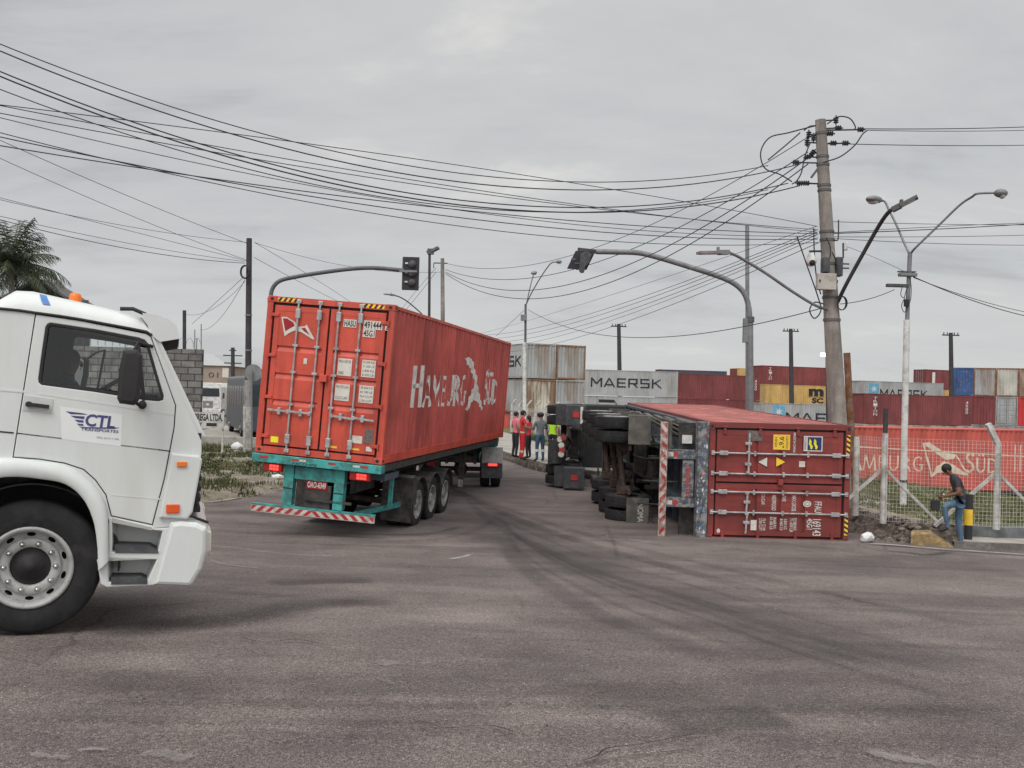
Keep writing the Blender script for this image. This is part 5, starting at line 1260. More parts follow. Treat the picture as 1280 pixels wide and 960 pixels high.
b = MB(); b.push(Matrix.Rotation(R(-90), 4, 'Z')); fender(b, -.75, -.06, 0, .53, .66, BLK, -5, 185, 24); b.pop(); xx = S(-28, 600)[0]; b.box(-.62, .62, .72, .76, .45, 1.25, BLK); b.box(-.60, .60, .30, WD-.3, 1.22, 1.26, BLK); b.build('wheel_housing', wl)
# step box
ob = SL([(136, 646), (190, 657), (194, 660.5), (213, 659), (211, 690), (205, 712), (200, 731), (192, 731.5), (133, 734), (126, 730), (121, 700), (134, 700), (136, 690)])
h1 = SL([(140, 655), (187, 659.5), (186, 682), (199, 690.5), (140, 690.5)]); h1 = SL([(140.5, 652.5), (140.5, 689.5), (197, 690.5), (203, 664), (190, 662.5)])
h2 = SL([(135, 698), (136, 727.5), (184, 726.5), (196, 699.5)])
b = MB(); plate(b, ob, [h1, h2], .05, WHT, .008, Matrix.Translation((0, .02, 0)) @ SIDE)
def recess(mb, P, y0, y1, m, sx=.85):
    cx = sum(p[0] for p in P)/len(P); cz = sum(p[1] for p in P)/len(P); Q = [(cx+(x-cx)*sx, cz+(z-cz)*.92) for x, z in P]; n = len(P)
    mb.add([(x, y0, z) for x, z in P]+[(x, y1, z) for x, z in Q], [(i, (i+1) % n, (i+1) % n+n, i+n) for i in range(n)]+[tuple(range(n, 2*n))], m)
recess(b, h1, .04, .24, WHT); recess(b, h2, .04, .24, WHT)
sb = b.build('step_box', wl)
for P in ([(143, 681), (187, 682.5), (198, 689), (198, 691.5), (144, 691)], [(139, 721.5), (176, 721.5), (184.5, 726), (184, 730), (139, 730.5)]):
    Q = SL(P); b = MB(); n = len(Q); b.prism(Q, -.012, .20, DGRY)
    b.build('tread', sb)
b = MB(); P = SL([(140, 647), (189, 659), (190, 663), (182, 661), (141, 653)]); b.prism(P, -.012, .01, mat('grey sill plastic', (.35, .35, .34))); b.build('sill', sb)  # grey plastic strip along the door's lower edge
# corner panel with lamps, bumper
P = SL([(214, 566), (249, 569.5), (252.5, 574), (251, 585), (240.5, 640), (234, 648.5), (199, 646.5), (202, 630), (212, 582)])
b = MB(); plate(b, P, [], .06, WHT, .015, Matrix.Translation((0, -.012, 0)) @ SIDE); cp = b.build('corner_panel', wl)
def lamp_box(px0, py0, px1, py1, m, nm, par, y=-.05):
    a = S(px0, py1); c_ = S(px1, py0); b = MB(); b.box(a[0], c_[0], y-.012, y+.02, a[1], c_[1], m, ch=.006); return b.build(nm, par)
lamp_box(221, 576.5, 233.5, 583, ORG, 'marker_lamp', cp); lamp_box(207.5, 629.5, 224.5, 640.5, ORG2, 'turn_signal', cp)
P = SL([(191, 730.5), (213, 652.5), (226, 650.5), (246, 653), (257.5, 658.5), (259, 662), (257.5, 690), (252, 711), (240, 730), (236, 732)])
b = MB()
n = len(P); ysb = [-.055, -.045, -.02, .25, WD-.25, WD+.02, WD+.045, WD+.055]; inset = [.035, .015, 0, 0, 0, 0, .015, .035]
vs = []
cx = sum(p[0] for p in P)/n; cz = sum(p[1] for p in P)/n
for y, ins in zip(ysb, inset):
    for x, z in grow(P, -ins): vs.append((x+(.04*math.sin(math.pi*max(0, min(1, (y)/WD))) if x > cx else 0), y, z))
for j in range(len(ysb)-1): b.add(vs[j*n:(j+2)*n], [(i, (i+1) % n, (i+1) % n+n, i+n) for i in range(n)], WHT)
b.poly(vs[:n], WHT); b.poly(vs[-n:], WHT); bmp = b.build('bumper', wl, bevel=.004)
for y in (.35, WD-.35): b = MB(); b.box(P[6][0]-.02, P[6][0]+.045, y-.2, y+.2, cz-.05, cz+.12, PAP, ch=.01); b.build('headlight', bmp)
b = MB(); q0 = S(226, 645, y=.1); b.tube([(q0[0], .1, q0[1]), (q0[0]+.09, .14, q0[1]-.01), (q0[0]+.22, .2, q0[1]-.07)], .012, BLK, 6); b.build('cable', bmp)
# door handle, recess and body creases
P = SL([(30.5, 494), (66.5, 499), (65, 517), (28.5, 513)]); b = MB(); plate(b, P, [], .006, mat('handle recess paint', (.50, .50, .48), .4), 0, Matrix.Translation((0, -.006, 0)) @ SIDE)
a = S(33, 505); c_ = S(62, 508.5); b.bar((a[0], -.035, a[1]), (c_[0], -.035, c_[1]), .03, .022, BLK, up=(0, 1, 0)); b.tube([(a[0]+.02, -.01, a[1]), (a[0]+.02, -.045, a[1])], .022, BLK, 12); b.build('handle', do_)
b = MB()
def crease(p, q, ht=.010, m=WHT, dep=.008):
    a = S(*p); c_ = S(*q); b.bar((a[0], -.001, a[1]), (c_[0], -.001, c_[1]), ht, dep, m, up=(0, 1, 0))
crease((47, 491.5), (217.5, 518), .016); crease((21, 541.5), (213, 564), .011, BLK, .004); crease((139, 618.5), (201, 624), .010)  # lower crease is a black bar, its shade put into the colour
b.build('body_crease', do_)
b = MB(); a = S(-28, 485); c_ = S(36, 490); b.bar((a[0], .0, a[1]), (c_[0], .0, c_[1]), .016, .008, WHT, up=(0, 1, 0)); b.build('body_crease', cabo); b = MB(); a = S(-28, 537); c_ = S(17, 541); b.bar((a[0], .0, a[1]), (c_[0], .0, c_[1]), .011, .008, BLK, up=(0, 1, 0)); b.build('body_crease', cabo)  # black bar carries the painted crease shade on behind the door
# logo on the door
b = MB(); lm = tmap(-.0045)
P = [lm(*p) for p in ((75, 508), (153, 518), (151, 558), (77, 549))]; b.poly([(p.x, -.0042, p.z) for p in P], mat('cleaner white panel', (.70, .71, .70), .35, var=.02))
def wing(p): return [(lambda v: (v.x, -.0065, v.z))(lm(*q)) for q in p]
b.poly(wing([(82, 514), (150, 523), (108, 521), (90, 518)]), NAVY) if False else None
for P in ([(82, 514), (104, 516.5), (110, 518.5), (88, 517.5)], [(88, 519.5), (106, 520.5), (105, 524), (94, 522.5)], [(93, 524.5), (104.5, 525.5), (104, 528.5), (97, 527.5)], [(96, 529.5), (104, 530), (104.5, 532.5), (98.5, 531.8)], [(98, 533.2), (106, 533.8), (150, 534.5), (143, 536.2), (104, 535.4)]): b.poly(wing(P), NAVY)
tx = lambda s, a, c_, d_, bold=0.02: (lambda A, C, D: fit_text(b, s, 0, (C-A).length, 0, (D-A).length, Matrix(((C-A).normalized().to_4d(), (D-A).normalized().to_4d(), Vector((0, -1, 0, 0)), Vector((A.x, -.0065, A.z, 1)))).transposed(), NAVY, bold))(lm(*a), lm(*c_), lm(*d_))
for v in (0,): pass
def txt(s, pa, pc, pd, m, bold=.02):
    A, C, D = lm(*pa), lm(*pc), lm(*pd); ex = (C-A); ey = (D-A)
    Mx = Matrix(((ex.x, ey.x, 0, A.x), (0, 0, 1, -.0065), (ex.z, ey.z, 0, A.z), (0, 0, 0, 1)))
    fit_text(b, s, 0, 1, 0, 1, Mx, m, bold)
txt('CTL', (105.5, 532.5), (143, 536), (108, 517), NAVY, .03); txt('TRANSPORTES', (101, 538), (148, 541.5), (101.5, 533.8+.7), NAVY, .02); txt('(92) 3617-1100', (121, 548.5), (148.5, 551), (121, 545.5), GALV, 0)
b.build('door_logo', do_)
# wheels, axle, chassis
Mrot = Matrix.Rotation(R(-90), 4, 'Z')
for y, s_ in ((.20, 1), (WD-.20, -1)):
    Mw_ = Matrix.Translation((0, y, .525)) @ Mrot
    wheel(wl, (0, 0, 0), s_, r=.525, wdt=.30, style='white', M=Mw_, tread=False)
for xr in (-3.6,):
    for y, s_ in ((.20, 1), (WD-.20, -1)): wheel(wl, (0, 0, 0), s_, r=.52, wdt=.28, style='grey', dual=True, M=Matrix.Translation((xr, y, .52)) @ Mrot)
b = MB()
for y in (.8, 1.62): b.box(-4.6, 1.1, y-.04, y+.04, .72, .98, DKM)
b.tube([(0, .3, .52), (0, WD-.3, .52)], .07, DKM, 10); b.tube([(-3.6, .3, .52), (-3.6, WD-.3, .52)], .09, DKM, 10); b.box(-.5, 1.0, .8, 1.6, .45, 1.2, DKM); b.box(-3.4, -3.1+.6, .8, 1.6, .95, 1.14, DKM); b.build('chassis', wl)
b = MB(); b.tube([(-1.1, .35, .75), (-2.5, .35, .75)], .30, GALV, 20); b.build('fuel_tank', wl)
# interior
b = MB(); b.box(S(-20, 500)[0], S(30, 500)[0]+.1, .3, .85, 1.15, 1.35, DGRY, ch=.05); b.box(S(-24, 500)[0], S(-24, 500)[0]+.18, .3, .85, 1.3, 2.0, DGRY, ch=.05); b.build('seat', wl)
b = MB(); sx_ = S(62, 470, y=1.85)[0]; sz_ = S(62, 486, y=1.85)[1]-.55
b.box(sx_-.25, sx_+.25, 1.6, 2.12, sz_+.02, sz_+.18, DGRY, ch=.05); b.box(sx_-.35, sx_-.2, 1.6, 2.12, sz_+.15, sz_+.95, DGRY, ch=.05); b.box(sx_-.2, sx_+.2, 1.7, 2.0, sz_-.4, sz_+.02, DKM); b.build('seat', wl)
b = MB(); q = S(190, 490, y=1.2); b.box(q[0]-.28, q[0]+.12, .12, WD-.12, q[1]-.55, q[1]-.02, DGRY, ch=.06); b.build('dashboard', wl)
b = MB(); q = S(132, 487, y=1.85); ring = [(q[0]+.21*math.cos(R(a))*.75, 1.85+.22*math.sin(R(a)), q[1]+.02+.21*math.cos(R(a))*.5) for a in range(0, 361, 15)]; b.tube(ring, .016, BLK, 6); b.bar((q[0]+.02, 1.85, q[1]), (q[0]+.3, 1.85, q[1]-.25), .04, .04, BLK); b.build('steering_wheel', wl)
# mirrors
mm_ = tmap(-.22); P = [(lambda v: (v.x, v.z))(mm_(*p)) for p in ((155, 438), (172, 437.5), (178, 444), (178.5, 470), (174, 500), (168, 506.5), (150, 504), (147, 498), (149.5, 462))]
b = MB(); plate(b, P, [], .13, BLK, .03, Matrix.Translation((0, -.26, 0)) @ SIDE)
a = mm_(168, 439); c_ = T0(190, 433); b.tube([(a.x, -.22, a.z), (a.x+.02, -.22, a.z+.07), (c_.x, .0, c_.z)], .014, BLK, 8); a = mm_(168, 502); c_ = T0(178, 506); b.tube([(a.x, -.2, a.z), (a.x+.04, -.2, a.z-.03), (c_.x, .0, c_.z)], .014, BLK, 8)
b.sphere((c_.x, -.02, c_.z), .035, BLK, 10); b.build('mirror', wl)
mf = tmap(WD+.2); P = [(lambda v: (v.x, v.z))(mf(*p)) for p in ((92, 449), (102, 448), (105, 451), (104, 468), (100, 485), (97, 487.5), (88, 485), (87, 481), (88.5, 462))]
b = MB(); plate(b, grow(P, .02), [], .10, BLK, .02, Matrix.Translation((.03, WD+.22, 0)) @ SIDE); plate(b, P, [], .01, MIRR, 0, Matrix.Translation((0, WD+.163, 0)) @ SIDE)
a = mf(104, 452); b.tube([(a.x, WD+.2, a.z), (a.x+.12, WD+.2, a.z+.10), (a.x+.22, WD-.05, a.z+.12), (a.x+.16, WD-.05, a.z-.3)], .012, BLK, 8); b.build('mirror', wl)
b = MB(); a = T0(132, 411); b.box(a.x-.04, a.x+.04, .03, .10, a.z-.03, a.z+.02, BLK); b.build('grab_bracket', wl)
# ================================================================ RED CONTAINER TRAILER BEHIND THE FENCE
fy = R(15.5)
pL = atY(1018, 612, 42.2)
M_RC = Matrix(((math.sin(fy), math.cos(fy), 0, 0), (-math.cos(fy), math.sin(fy), 0, 0), (0, 0, 1, 0), (0, 0, 0, 1)))
ax = Vector((math.cos(fy), math.sin(fy), 0)); lat = Vector((math.sin(fy), -math.cos(fy), 0))
tmp = atY(1068, 613.4, 43.4)
org = Vector((tmp.x, tmp.y, tmp.z))-ax*2.3-lat*(2.44/2)
def placeM(org, ang):   # length axis along angle ang (from +x), x axis towards the viewer's side
    a = Vector((math.cos(ang), math.sin(ang), 0)); l_ = Vector((math.sin(ang), -math.cos(ang), 0))
    return Matrix(((l_.x, a.x, 0, org.x), (l_.y, a.y, 0, org.y), (0, 0, 1, org.z), (0, 0, 0, 1)))
M_RC = placeM(org, fy)
cu3 = container('shipping_container', 'long pinkish red container with cream lettering parked behind the wire fence at right', M_RC, 2.9, L=13.4, paint=RED5)
fr = plane_map(M_RC, 0, 1.22)
def rp(px, py): v = fr(px, py); return v.y-.12, v.z-.165
random.seed(5)
def word3(word, pxa, pxb, pya, pyb, jit=.03):
    P, wd = glyphs(word, jit=jit); o = []; (ua, va), (ub, vb) = rp(*pxa), rp(*pxb); (uc, vc), (ud, vd) = rp(*pya), rp(*pyb)
    for p in P: o.append([((ua+(ub-ua)*(x/wd)), (va+(vb-va)*(x/wd))+((vc-va)+((vd-vb)-(vc-va))*(x/wd))*y) for x, y in p])
    return o
pol = word3('HAMBURG', (1042, 587), (1157, 589.5), (1042, 561), (1157, 564))+word3('SÜD', (1205, 591), (1249, 591.5), (1205, 565), (1249, 567))
a = rp(1152.5, 597); b2 = rp(1212.5, 555)
for P in FLAG: pol.append([(a[0]+u*(b2[0]-a[0]), a[1]+v*(b2[1]-a[1])) for u, v in P])
b = MB(); O3 = (1.22-.012, .12, .165); LL = 13.4-.24
decal_corr(pol, O3, (0, 1, 0), (0, 0, 1), (1, 0, 0), LL, .006, CREAM, b)
tp = []
for px in (1268.5, 1275):
    a = rp(px, 590); b2 = rp(px+2.2, 556); tp.append([(a[0], a[1]), (b2[0], a[1]), (b2[0], b2[1]), (a[0], b2[1])])
a = rp(1068, 559); b2 = rp(1280, 571); 
tp.append([(a[0], a[1]), (b2[0], b2[1]), (b2[0], b2[1]+.05), (a[0], a[1]+.05)])
decal_corr(tp, O3, (0, 1, 0), (0, 0, 1), (1, 0, 0), LL, .006, CREAM, b); b.build('side_lettering', cu3)
Mr3 = M_RC.copy()
tr3, _ = semitrailer('container_trailer', 'dark container trailer under the pinkish red container behind the fence', Mr3, Matrix(), [2.2, 3.5, 4.8], -.72, DKM, None, r=.5, rearpaint=DKM, L=13.2)

# ================================================================ CONTAINER YARD
ICON = mat('emblem light blue', (.11, .35, .50), .6)
def star(cx, cy, r_):
    P = []
    for k in range(14): a = math.pi*k/7+.2; rr = r_ if k % 2 == 0 else r_*.38; P.append((cx+rr*math.sin(a), cy+rr*math.cos(a)))
    return P
LAB = {}
def yard(px, pytop, Y, ang, H, paint, label, tiers_down=0, door_near=False, text=None, L=12.19, frame=None, endm=None, group='containers stacked in the port yard', endon=False, zoff=0.0, end_px=None, icon=False, vtext=None, msc=False, tmat=None, txr=(.25, .93), side_sign=1, tz=(.25, .62)):
    top = atY(px, pytop, Y); z0 = top.z-H+zoff
    a = Vector((math.cos(ang), math.sin(ang), 0)); l_ = Vector((math.sin(ang), -math.cos(ang), 0))
    if not endon:
        og = Vector((top.x, top.y, z0))-l_*1.22      # near left corner of the long side
    else:
        og = Vector((top.x, top.y, z0))+l_*(-1.22) if False else Vector((top.x, top.y, z0))
    if door_near or not True: M = placeM(og, ang)
    else:
        e_ = og+a*L; M = placeM(e_, ang) @ Matrix.Rotation(math.pi, 4, 'Z')
    c_ = container('shipping_container', label, M, H, L=L, paint=paint, frame=frame or paint, endm=endm or paint, group=group, detail=door_near, far=True)
    # lettering on the long side facing the road
    if text or vtext or icon or msc:
        sgn = 1 if door_near else -1       # facing side is +x if door near, else -x
        b = MB()
        if door_near: O_ = Vector((1.22-.012, .12, .12)); U = Vector((0, 1, 0)); Nn = Vector((1, 0, 0))
        else: O_ = Vector((-1.22+.012, L-.12, .12)); U = Vector((0, -1, 0)); Nn = Vector((-1, 0, 0))
        V = Vector((0, 0, 1)); o_ = .006
        def put(polys, m):
            for p in polys: b.poly([O_+U*u+V*v+Nn*o_ for u, v in p], m)
        if text: put(block_word(text, L*txr[0], L*txr[1], H*tz[0], H*tz[1]), INK)
        if icon:
            s_ = H*.42; u0 = L*.09; put([[(u0, H*.42), (u0+s_*1.15, H*.42), (u0+s_*1.15, H*.42+s_), (u0, H*.42+s_)]], ICON); o_ = .012; put([star(u0+s_*.6, H*.42+s_*.45, s_*.42)], PAP); o_ = .006
        if vtext: put(text_polys(vtext, L*.072, L*.108, H*.22, H*.86, .0, vertical=True), WHT2)
        if vtext:
            put(text_polys('4500', L*.93, L*.955, H*.35, H*.8, .01, vertical=True), WHT2)
        if msc: put(text_polys('m', L*.50, L*.68, H*.42, H*.80, .06), INK); put(text_polys('SC', L*.54, L*.68, H*.08, H*.34, .05), INK); put([[(L*.49, H*.375), (L*.69, H*.375), (L*.69, H*.395), (L*.49, H*.395)]], INK)
        b.build('side_lettering', c_)
    return c_, og, M
def lowers(px, pytop, Y, ang, H, n, paint, lab, door_near=False, **k):
    top = atY(px, pytop, Y)
    for i in range(1, n+1):
        yard(px, pytop, Y, ang, H, paint if not isinstance(paint, list) else paint[i-1], lab if not isinstance(lab, list) else lab[i-1], door_near=door_near, zoff=-H*i-.03*i, **k)
A15 = R(15)
# block A: two columns seen end-on, three high, at left
th = R(24); axA = Vector((-math.sin(th), math.cos(th), 0)); xA = Vector((math.cos(th), math.sin(th), 0))
cornerA = atY(658.5, 428.5, 70.6)
def endbox(corner, xdir, ydir, z_top, H, paint, label, text=None, endm=None, frame=None, doors=False, group='containers stacked in the port yard', L=12.19, W=2.44):
    o_ = Vector((corner.x, corner.y, z_top-H))+xdir*W/2
    M0 = Matrix(((xdir.x, ydir.x, 0, o_.x), (xdir.y, ydir.y, 0, o_.y), (0, 0, 1, o_.z), (0, 0, 0, 1)))
    if not doors: M0 = Matrix.Translation(ydir*L) @ M0 @ Matrix.Rotation(math.pi, 4, 'Z')
    c_ = container('shipping_container', label, M0, H, L=L, W=W, paint=paint, frame=frame or paint, endm=endm or paint, group=group, far=True, detail=doors)
    if text:
        b = MB()
        # left face of the stack as seen from the road
        if doors: O_ = Vector((-1.226, L, .1)); U = Vector((0, -1, 0)); Nn = Vector((-1, 0, 0))
        else: O_ = Vector((1.226, 0, .1)); U = Vector((0, 1, 0)); Nn = Vector((1, 0, 0))
        for p in block_word(text, L*.3, L*.93, H*.30, H*.62): b.poly([O_+U*u+Vector((0, 0, 1))*v+Nn*.006 for u, v in p], INK)
        b.build('side_lettering', c_)
    return c_
zt = cornerA.z; H = 2.59; c2 = cornerA+xA*2.50
endbox(cornerA, xA, axA, zt, H, GRY1, 'grey container on top of the left column, black lettering on its long side', text='MAERSK', endm=GRY2, frame=GRY2)
endbox(c2, xA, axA, zt, H, GRY2, 'grey container topmost in the second column from the left of the yard', frame=CORT)
endbox(cornerA, xA, axA, zt-H-.05, H, GRY2, 'rust streaked cream container in the middle of the left column behind the standing people', endm=GRY3, frame=CORT)
endbox(c2, xA, axA, zt-H-.05, H, GRY2, 'grey ribbed container in the middle of the second column beside the rusty one', frame=GRY2)
endbox(cornerA, xA, axA, zt-2*H-.1, 2.9, RED5, 'pale red container at the bottom of the left column', endm=GRY3, frame=CORT)
endbox(c2, xA, axA, zt-2*H-.1, 2.9, GRY2, 'grey container at the bottom of the second column', frame=GRY2)
# block B
yard(696, 460.4, 96, R(1), 2.59, GRY1, 'pale grey container with black lettering, top of the row right of the grey columns', text='MAERSK', txr=(.27, .86), tz=(.28, .64))
yard(696, 460.4, 96, R(1), 2.59, GRY1, 'whitish container directly below the lettered grey one, its top edge just above the fallen tractor', zoff=-2.62)
yard(696, 460.4, 96, R(1), 2.59, RED3, 'maroon container at ground level below the whitish one', zoff=-5.24)
# C maroon with vertical letters
yard(832, 466, 112, R(14), 2.9, RED3, 'maroon container with small white vertical letters left of the signal pole', vtext='TRITON')
yard(832, 466, 112, R(14), 2.9, RED3, 'maroon container second from the top behind the fallen container roof', zoff=-2.93)
yard(832, 466, 112, R(14), 2.9, RED3, 'maroon container at the bottom of the stack left of the signal pole', zoff=-5.86)
# G slate behind
yard(824, 461.5, 132, R(4), 2.59, BLU2, 'slate coloured container peeking above the maroon row', frame=RED3, endm=RED3, L=9.5)
yard(824, 461.5, 132, R(4), 2.59, RED3, 'maroon container hidden under the slate one', zoff=-2.62, L=9.5)
yard(922, 460, 138, R(14), 2.9, YEL1, 'small yellow container end peeking out left of the top maroon one', endm=RED3, L=6.06)
yard(922, 460, 138, R(14), 2.9, RED3, 'maroon container under the small yellow one', zoff=-2.93, L=6.06)
# F top maroon, yellow, grey
yard(953, 456.5, 126, A15, 2.59, RED3, 'maroon container on top of the yellow one beside the leaning pole', vtext='TRITON')
yard(957, 480, 122, A15, 2.59, YEL1, 'yellow container with black letters beneath a maroon one', door_near=True, msc=True)
yard(951.5, 503.2, 96, R(6), 2.59, GRY1, 'grey container with light blue star emblem below the yellow one', text='MAERSK', icon=True, txr=(.20, .90), tz=(.22, .60))
yard(951.5, 503.2, 96, R(6), 2.59, RED3, 'maroon container below the starred grey one at the centre of the yard', zoff=-2.62)
yard(957, 480, 122, A15, 2.59, RED3, 'maroon container behind the starred grey one', zoff=-2.62)
yard(957, 480, 122, A15, 2.59, RED3, 'maroon container lowest behind the starred grey one', zoff=-5.24)
# D maroon long one right of the pole and its neighbours
yard(1080.8, 491.5, 91.6, A15, 2.9, RED3, 'long maroon container with white vertical letters right of the leaning pole', vtext='TRITON')
yard(1080.8, 491.5, 91.6, A15, 2.9, GRY4, 'cream container below the long maroon one, only its top edge showing', zoff=-2.93)
yard(1076, 475.5, 120, A15, 2.9, GRY1, 'grey container with light blue star emblem above the long maroon one', text='MAERSK', icon=True, txr=(.22, .80), tz=(.20, .62))
yard(1076, 475.5, 120, A15, 2.9, GRY1, 'grey container under the starred one at right', zoff=-2.93)
yard(1076, 475.5, 120, A15, 2.9, RED3, 'maroon container at the bottom under the starred one at right', zoff=-5.86)
yard(1157.5, 461.5, 125, A15, 2.59, RED3, 'dusky red container with doors showing, left of the blue one', door_near=True, vtext='1')
yard(1157.5, 461.5, 125, A15, 2.59, YEL1, 'yellow container under the dusky red one left of the blue one', zoff=-2.62)
yard(1157.5, 461.5, 125, A15, 2.59, RED3, 'maroon container third down left of the blue one', zoff=-5.24)
# E end-on columns at far right
al = R(-27); xE = Vector((math.cos(al), math.sin(al), 0)); yE = Vector((-math.sin(al), math.cos(al), 0))
# choose width so four ends span to the frame edge
c0 = atY(1190.5, 459.3, 100)
tops = [(BLU1, 'blue container on top of the right block, white scrapes on its ribs'), (GRY2, 'grey ribbed container right of the blue one'), (GRY4, 'cream container on top of the grey doors'), (GRY3, 'beige container with rusty edge at the far right top'), (GRY2, 'grey container past the beige one at the far right')]
mids = [(RED3, 'dark maroon container under the blue one'), (RED3, 'dark maroon container end left of the grey doors'), (GRY2, 'grey container with both doors facing the road at right'), (RED4, 'bright red container at the far right'), (RED4, 'second bright red container past the frame edge')]
lows = [(GRY4, 'cream container lowest in the first right column'), (GRY2, 'grey container lowest under the maroon end'), (GRY2, 'grey container under the grey doors'), (GRY2, 'grey container under the bright red one'), (RED3, 'maroon container lowest at the far right')]
for i in range(5):
    cc_ = c0+xE*(2.05*i)
    for j, row in enumerate((tops, mids, lows)):
        pt, lb = row[i]
        endbox(cc_, xE, yE, c0.z-j*2.92, 2.9, pt, lb, frame=CORT if (j == 0 and i > 0) else pt, doors=(j >= 1 and i == 2), W=2.02)

# ================================================================ POLES, LAMPS, SIGNALS
def ptY(px, py, Y): return atY(px, py, Y)
def pole(name, label, cat, px0, pyt, px1, pyb, Y, r0_, r1_, m, group=None, ground=True, n=12):
    """tapered pole from its foot (px1,pyb) to its top (px0,pyt) at distance Y"""
    b = atY(px1, pyb, Y); t_ = atY(px0, pyt, Y)
    base = Vector((b.x, b.y, b.z)); gzv = gz(b.x, b.y)
    if ground:
        d = (t_-base).normalized(); k = (gzv-.3-base.z)/d.z if abs(d.z) > .1 else 0; base = base+d*k
    r = thing(name, label, cat, (base.x, base.y, base.z), 0, group)
    mb = MB(); mb.tube([(0, 0, 0), tuple(t_-base)], [r0_, r1_], m, n); p = mb.build('pole_shaft', r)
    return r, base, t_
def lp_(r, base, px, py, Y): v = atY(px, py, Y)-base; return v
# main concrete pole
YM = 22.6
mp_, mb0, mt = pole('utility_pole', 'thick leaning concrete utility pole crowded with cables beside the overturned container', 'utility pole', 1025.5, 150, 1047.5, 535, YM, .25, .125, CONC)
def L_(px, py, Y=YM): return atY(px, py, Y)-mb0
for y in (167, 196, 206, 232, 238, 290, 300, 330, 352, 372, 400):
    b = MB(); xc = 1025.5+(y-150)*.0571; c_ = L_(xc, y); rr = .125+(y-150)/385*.10; b.push(Matrix.Translation(c_)); b.tube([(0, 0, -.03), (0, 0, .03)], rr+.012, GALD, 14); b.pop(); b.build('band', mp_)
def insul(b, px, py, Y=YM, horiz=True, s=1.0, d=(1, 0, 0)):
    c_ = L_(px, py, Y); dd = Vector(d).normalized()
    for k in range(3): q = c_+dd*(k-1)*.055*s; b.tube([q-dd*.012*s, q+dd*.012*s], [.075*s, .055*s], DPOL, 10)
    b.tube([c_-dd*.12*s, c_+dd*.12*s], .02*s, DPOL, 6)
for i, (px, py, d) in enumerate([(1011, 168, (0, 0, 1)), (1017, 172, (0, 0, 1)), (1009, 178, (0, 0, 1)), (1016, 191, (.6, 0, .8)), (1010, 196, (1, 0, .2)), (1038, 167, (1, 0, 0)), (1042, 179, (1, 0, 0)), (1048, 160, (1, 0, 0)), (1057, 179, (1, 0, 0)), (995, 203, (1, 0, 0)), (1000, 229, (1, 0, 0)), (1008, 229, (1, 0, 0)), (1045, 150, (0, 0, 1)), (1076, 162, (1, 0, 0))]):
    b = MB(); insul(b, px, py, d=d, s=.9); b.bar(L_(px, py), L_(1026+(py-150)*.057, py+1), .03, .03, DPOL); b.build('insulator', mp_)
b = MB(); b.bar(L_(1014, 222), L_(1032, 198), .05, .05, GALD); b.build('switch_arm', mp_)
for pts in ([(1020, 157), (1008, 160), (985, 166), (962, 172), (951, 190), (956, 210), (975, 218), (990, 227)], [(1005, 163), (1012, 158), (1020, 157)], [(1034, 155), (1048, 146), (1062, 148), (1069, 158), (1068, 162)], [(1029, 203), (1050, 196), (1068, 182), (1078, 168), (1084, 163)], [(1000, 166), (984, 180), (960, 200)], [(1013, 178), (1006, 196), (1002, 215), (996, 226), (990, 230)], [(1017, 285), (1018, 320), (1021, 350), (1026, 368)], [(996, 295), (1008, 330), (1022, 370), (1026, 388), (1018, 398), (1012, 388), (1018, 378), (1030, 380)],
            [(1033, 297), (1038, 310), (1036, 325), (1028, 332)], [(1048, 275), (1048, 290), (1047, 300), (1042, 300)], [(1040, 315), (1046, 330), (1045, 345)]):
    b = MB(); b.tube(catmull([L_(x, y, YM-.25) for x, y in pts], 6), .016, WIREM, 5); b.build('cable_loop', mp_)
b = MB(); c_ = L_(1032, 352, YM-.28)
b.box(c_.x-.22, c_.x+.22, c_.y-.12, c_.y+.05, c_.z-.20, c_.z+.18, mat('box paint', (.42, .40, .36), .6, dirt=(.25, .2, .17), dirt_amt=.3, dscale=6), ch=.015); b.box(c_.x-.19, c_.x-.16, c_.y-.135, c_.y-.12, c_.z-.03, c_.z+.03, BLK); b.build('control_box', mp_)
b = MB(); c_ = L_(1014, 327, YM-.2); b.tube([c_+Vector((-.0, 0, .20)), c_+Vector((0, 0, .05))], [.07, .11], WHT3, 14); b.sphere(c_, .12, WHT3, 14); b.sphere(c_+Vector((0, -.07, -.03)), .075, BLK, 12); b.tube([c_+Vector((0, 0, .2)), L_(1012, 314), L_(1027, 314)], .025, DPOL, 6); b.build('camera_dome', mp_)
b = MB(); c_ = L_(1031, 331, YM-.3); b.box(c_.x-.07, c_.x+.09, c_.y-.1, c_.y+.1, c_.z-.18, c_.z+.16, DGRY, ch=.01); c_ = L_(1048, 335, YM-.1); b.box(c_.x-.08, c_.x+.08, c_.y-.1, c_.y+.1, c_.z-.2, c_.z+.25, DGRY, ch=.02); b.bar(c_+Vector((0, 0, .1)), c_+Vector((.25, 0, .1)), .03, .03, DPOL); b.bar(c_+Vector((0, 0, .0)), c_+Vector((.25, 0, .0)), .03, .03, DPOL); b.tube([L_(1040, 323), L_(1054, 322), L_(1054, 304)], .022, DPOL, 6); b.build('bracket', mp_)
b = MB(); c_ = L_(1057, 308); b.box(c_.x-.05, c_.x+.05, c_.y-.05, c_.y+.05, c_.z-.09, c_.z+.09, WHT3, ch=.01); b.build('aerial', mp_)
b = MB()
for k in range(3): 
    c_ = L_(1052, 379, YM-.2); b.tube([c_+Vector((.10*math.cos(R(a))*(1+.1*k), -.02*k, .16*math.sin(R(a)))) for a in range(0, 361, 24)], .012, WIREM, 5)
b.build('cable_coil', mp_)
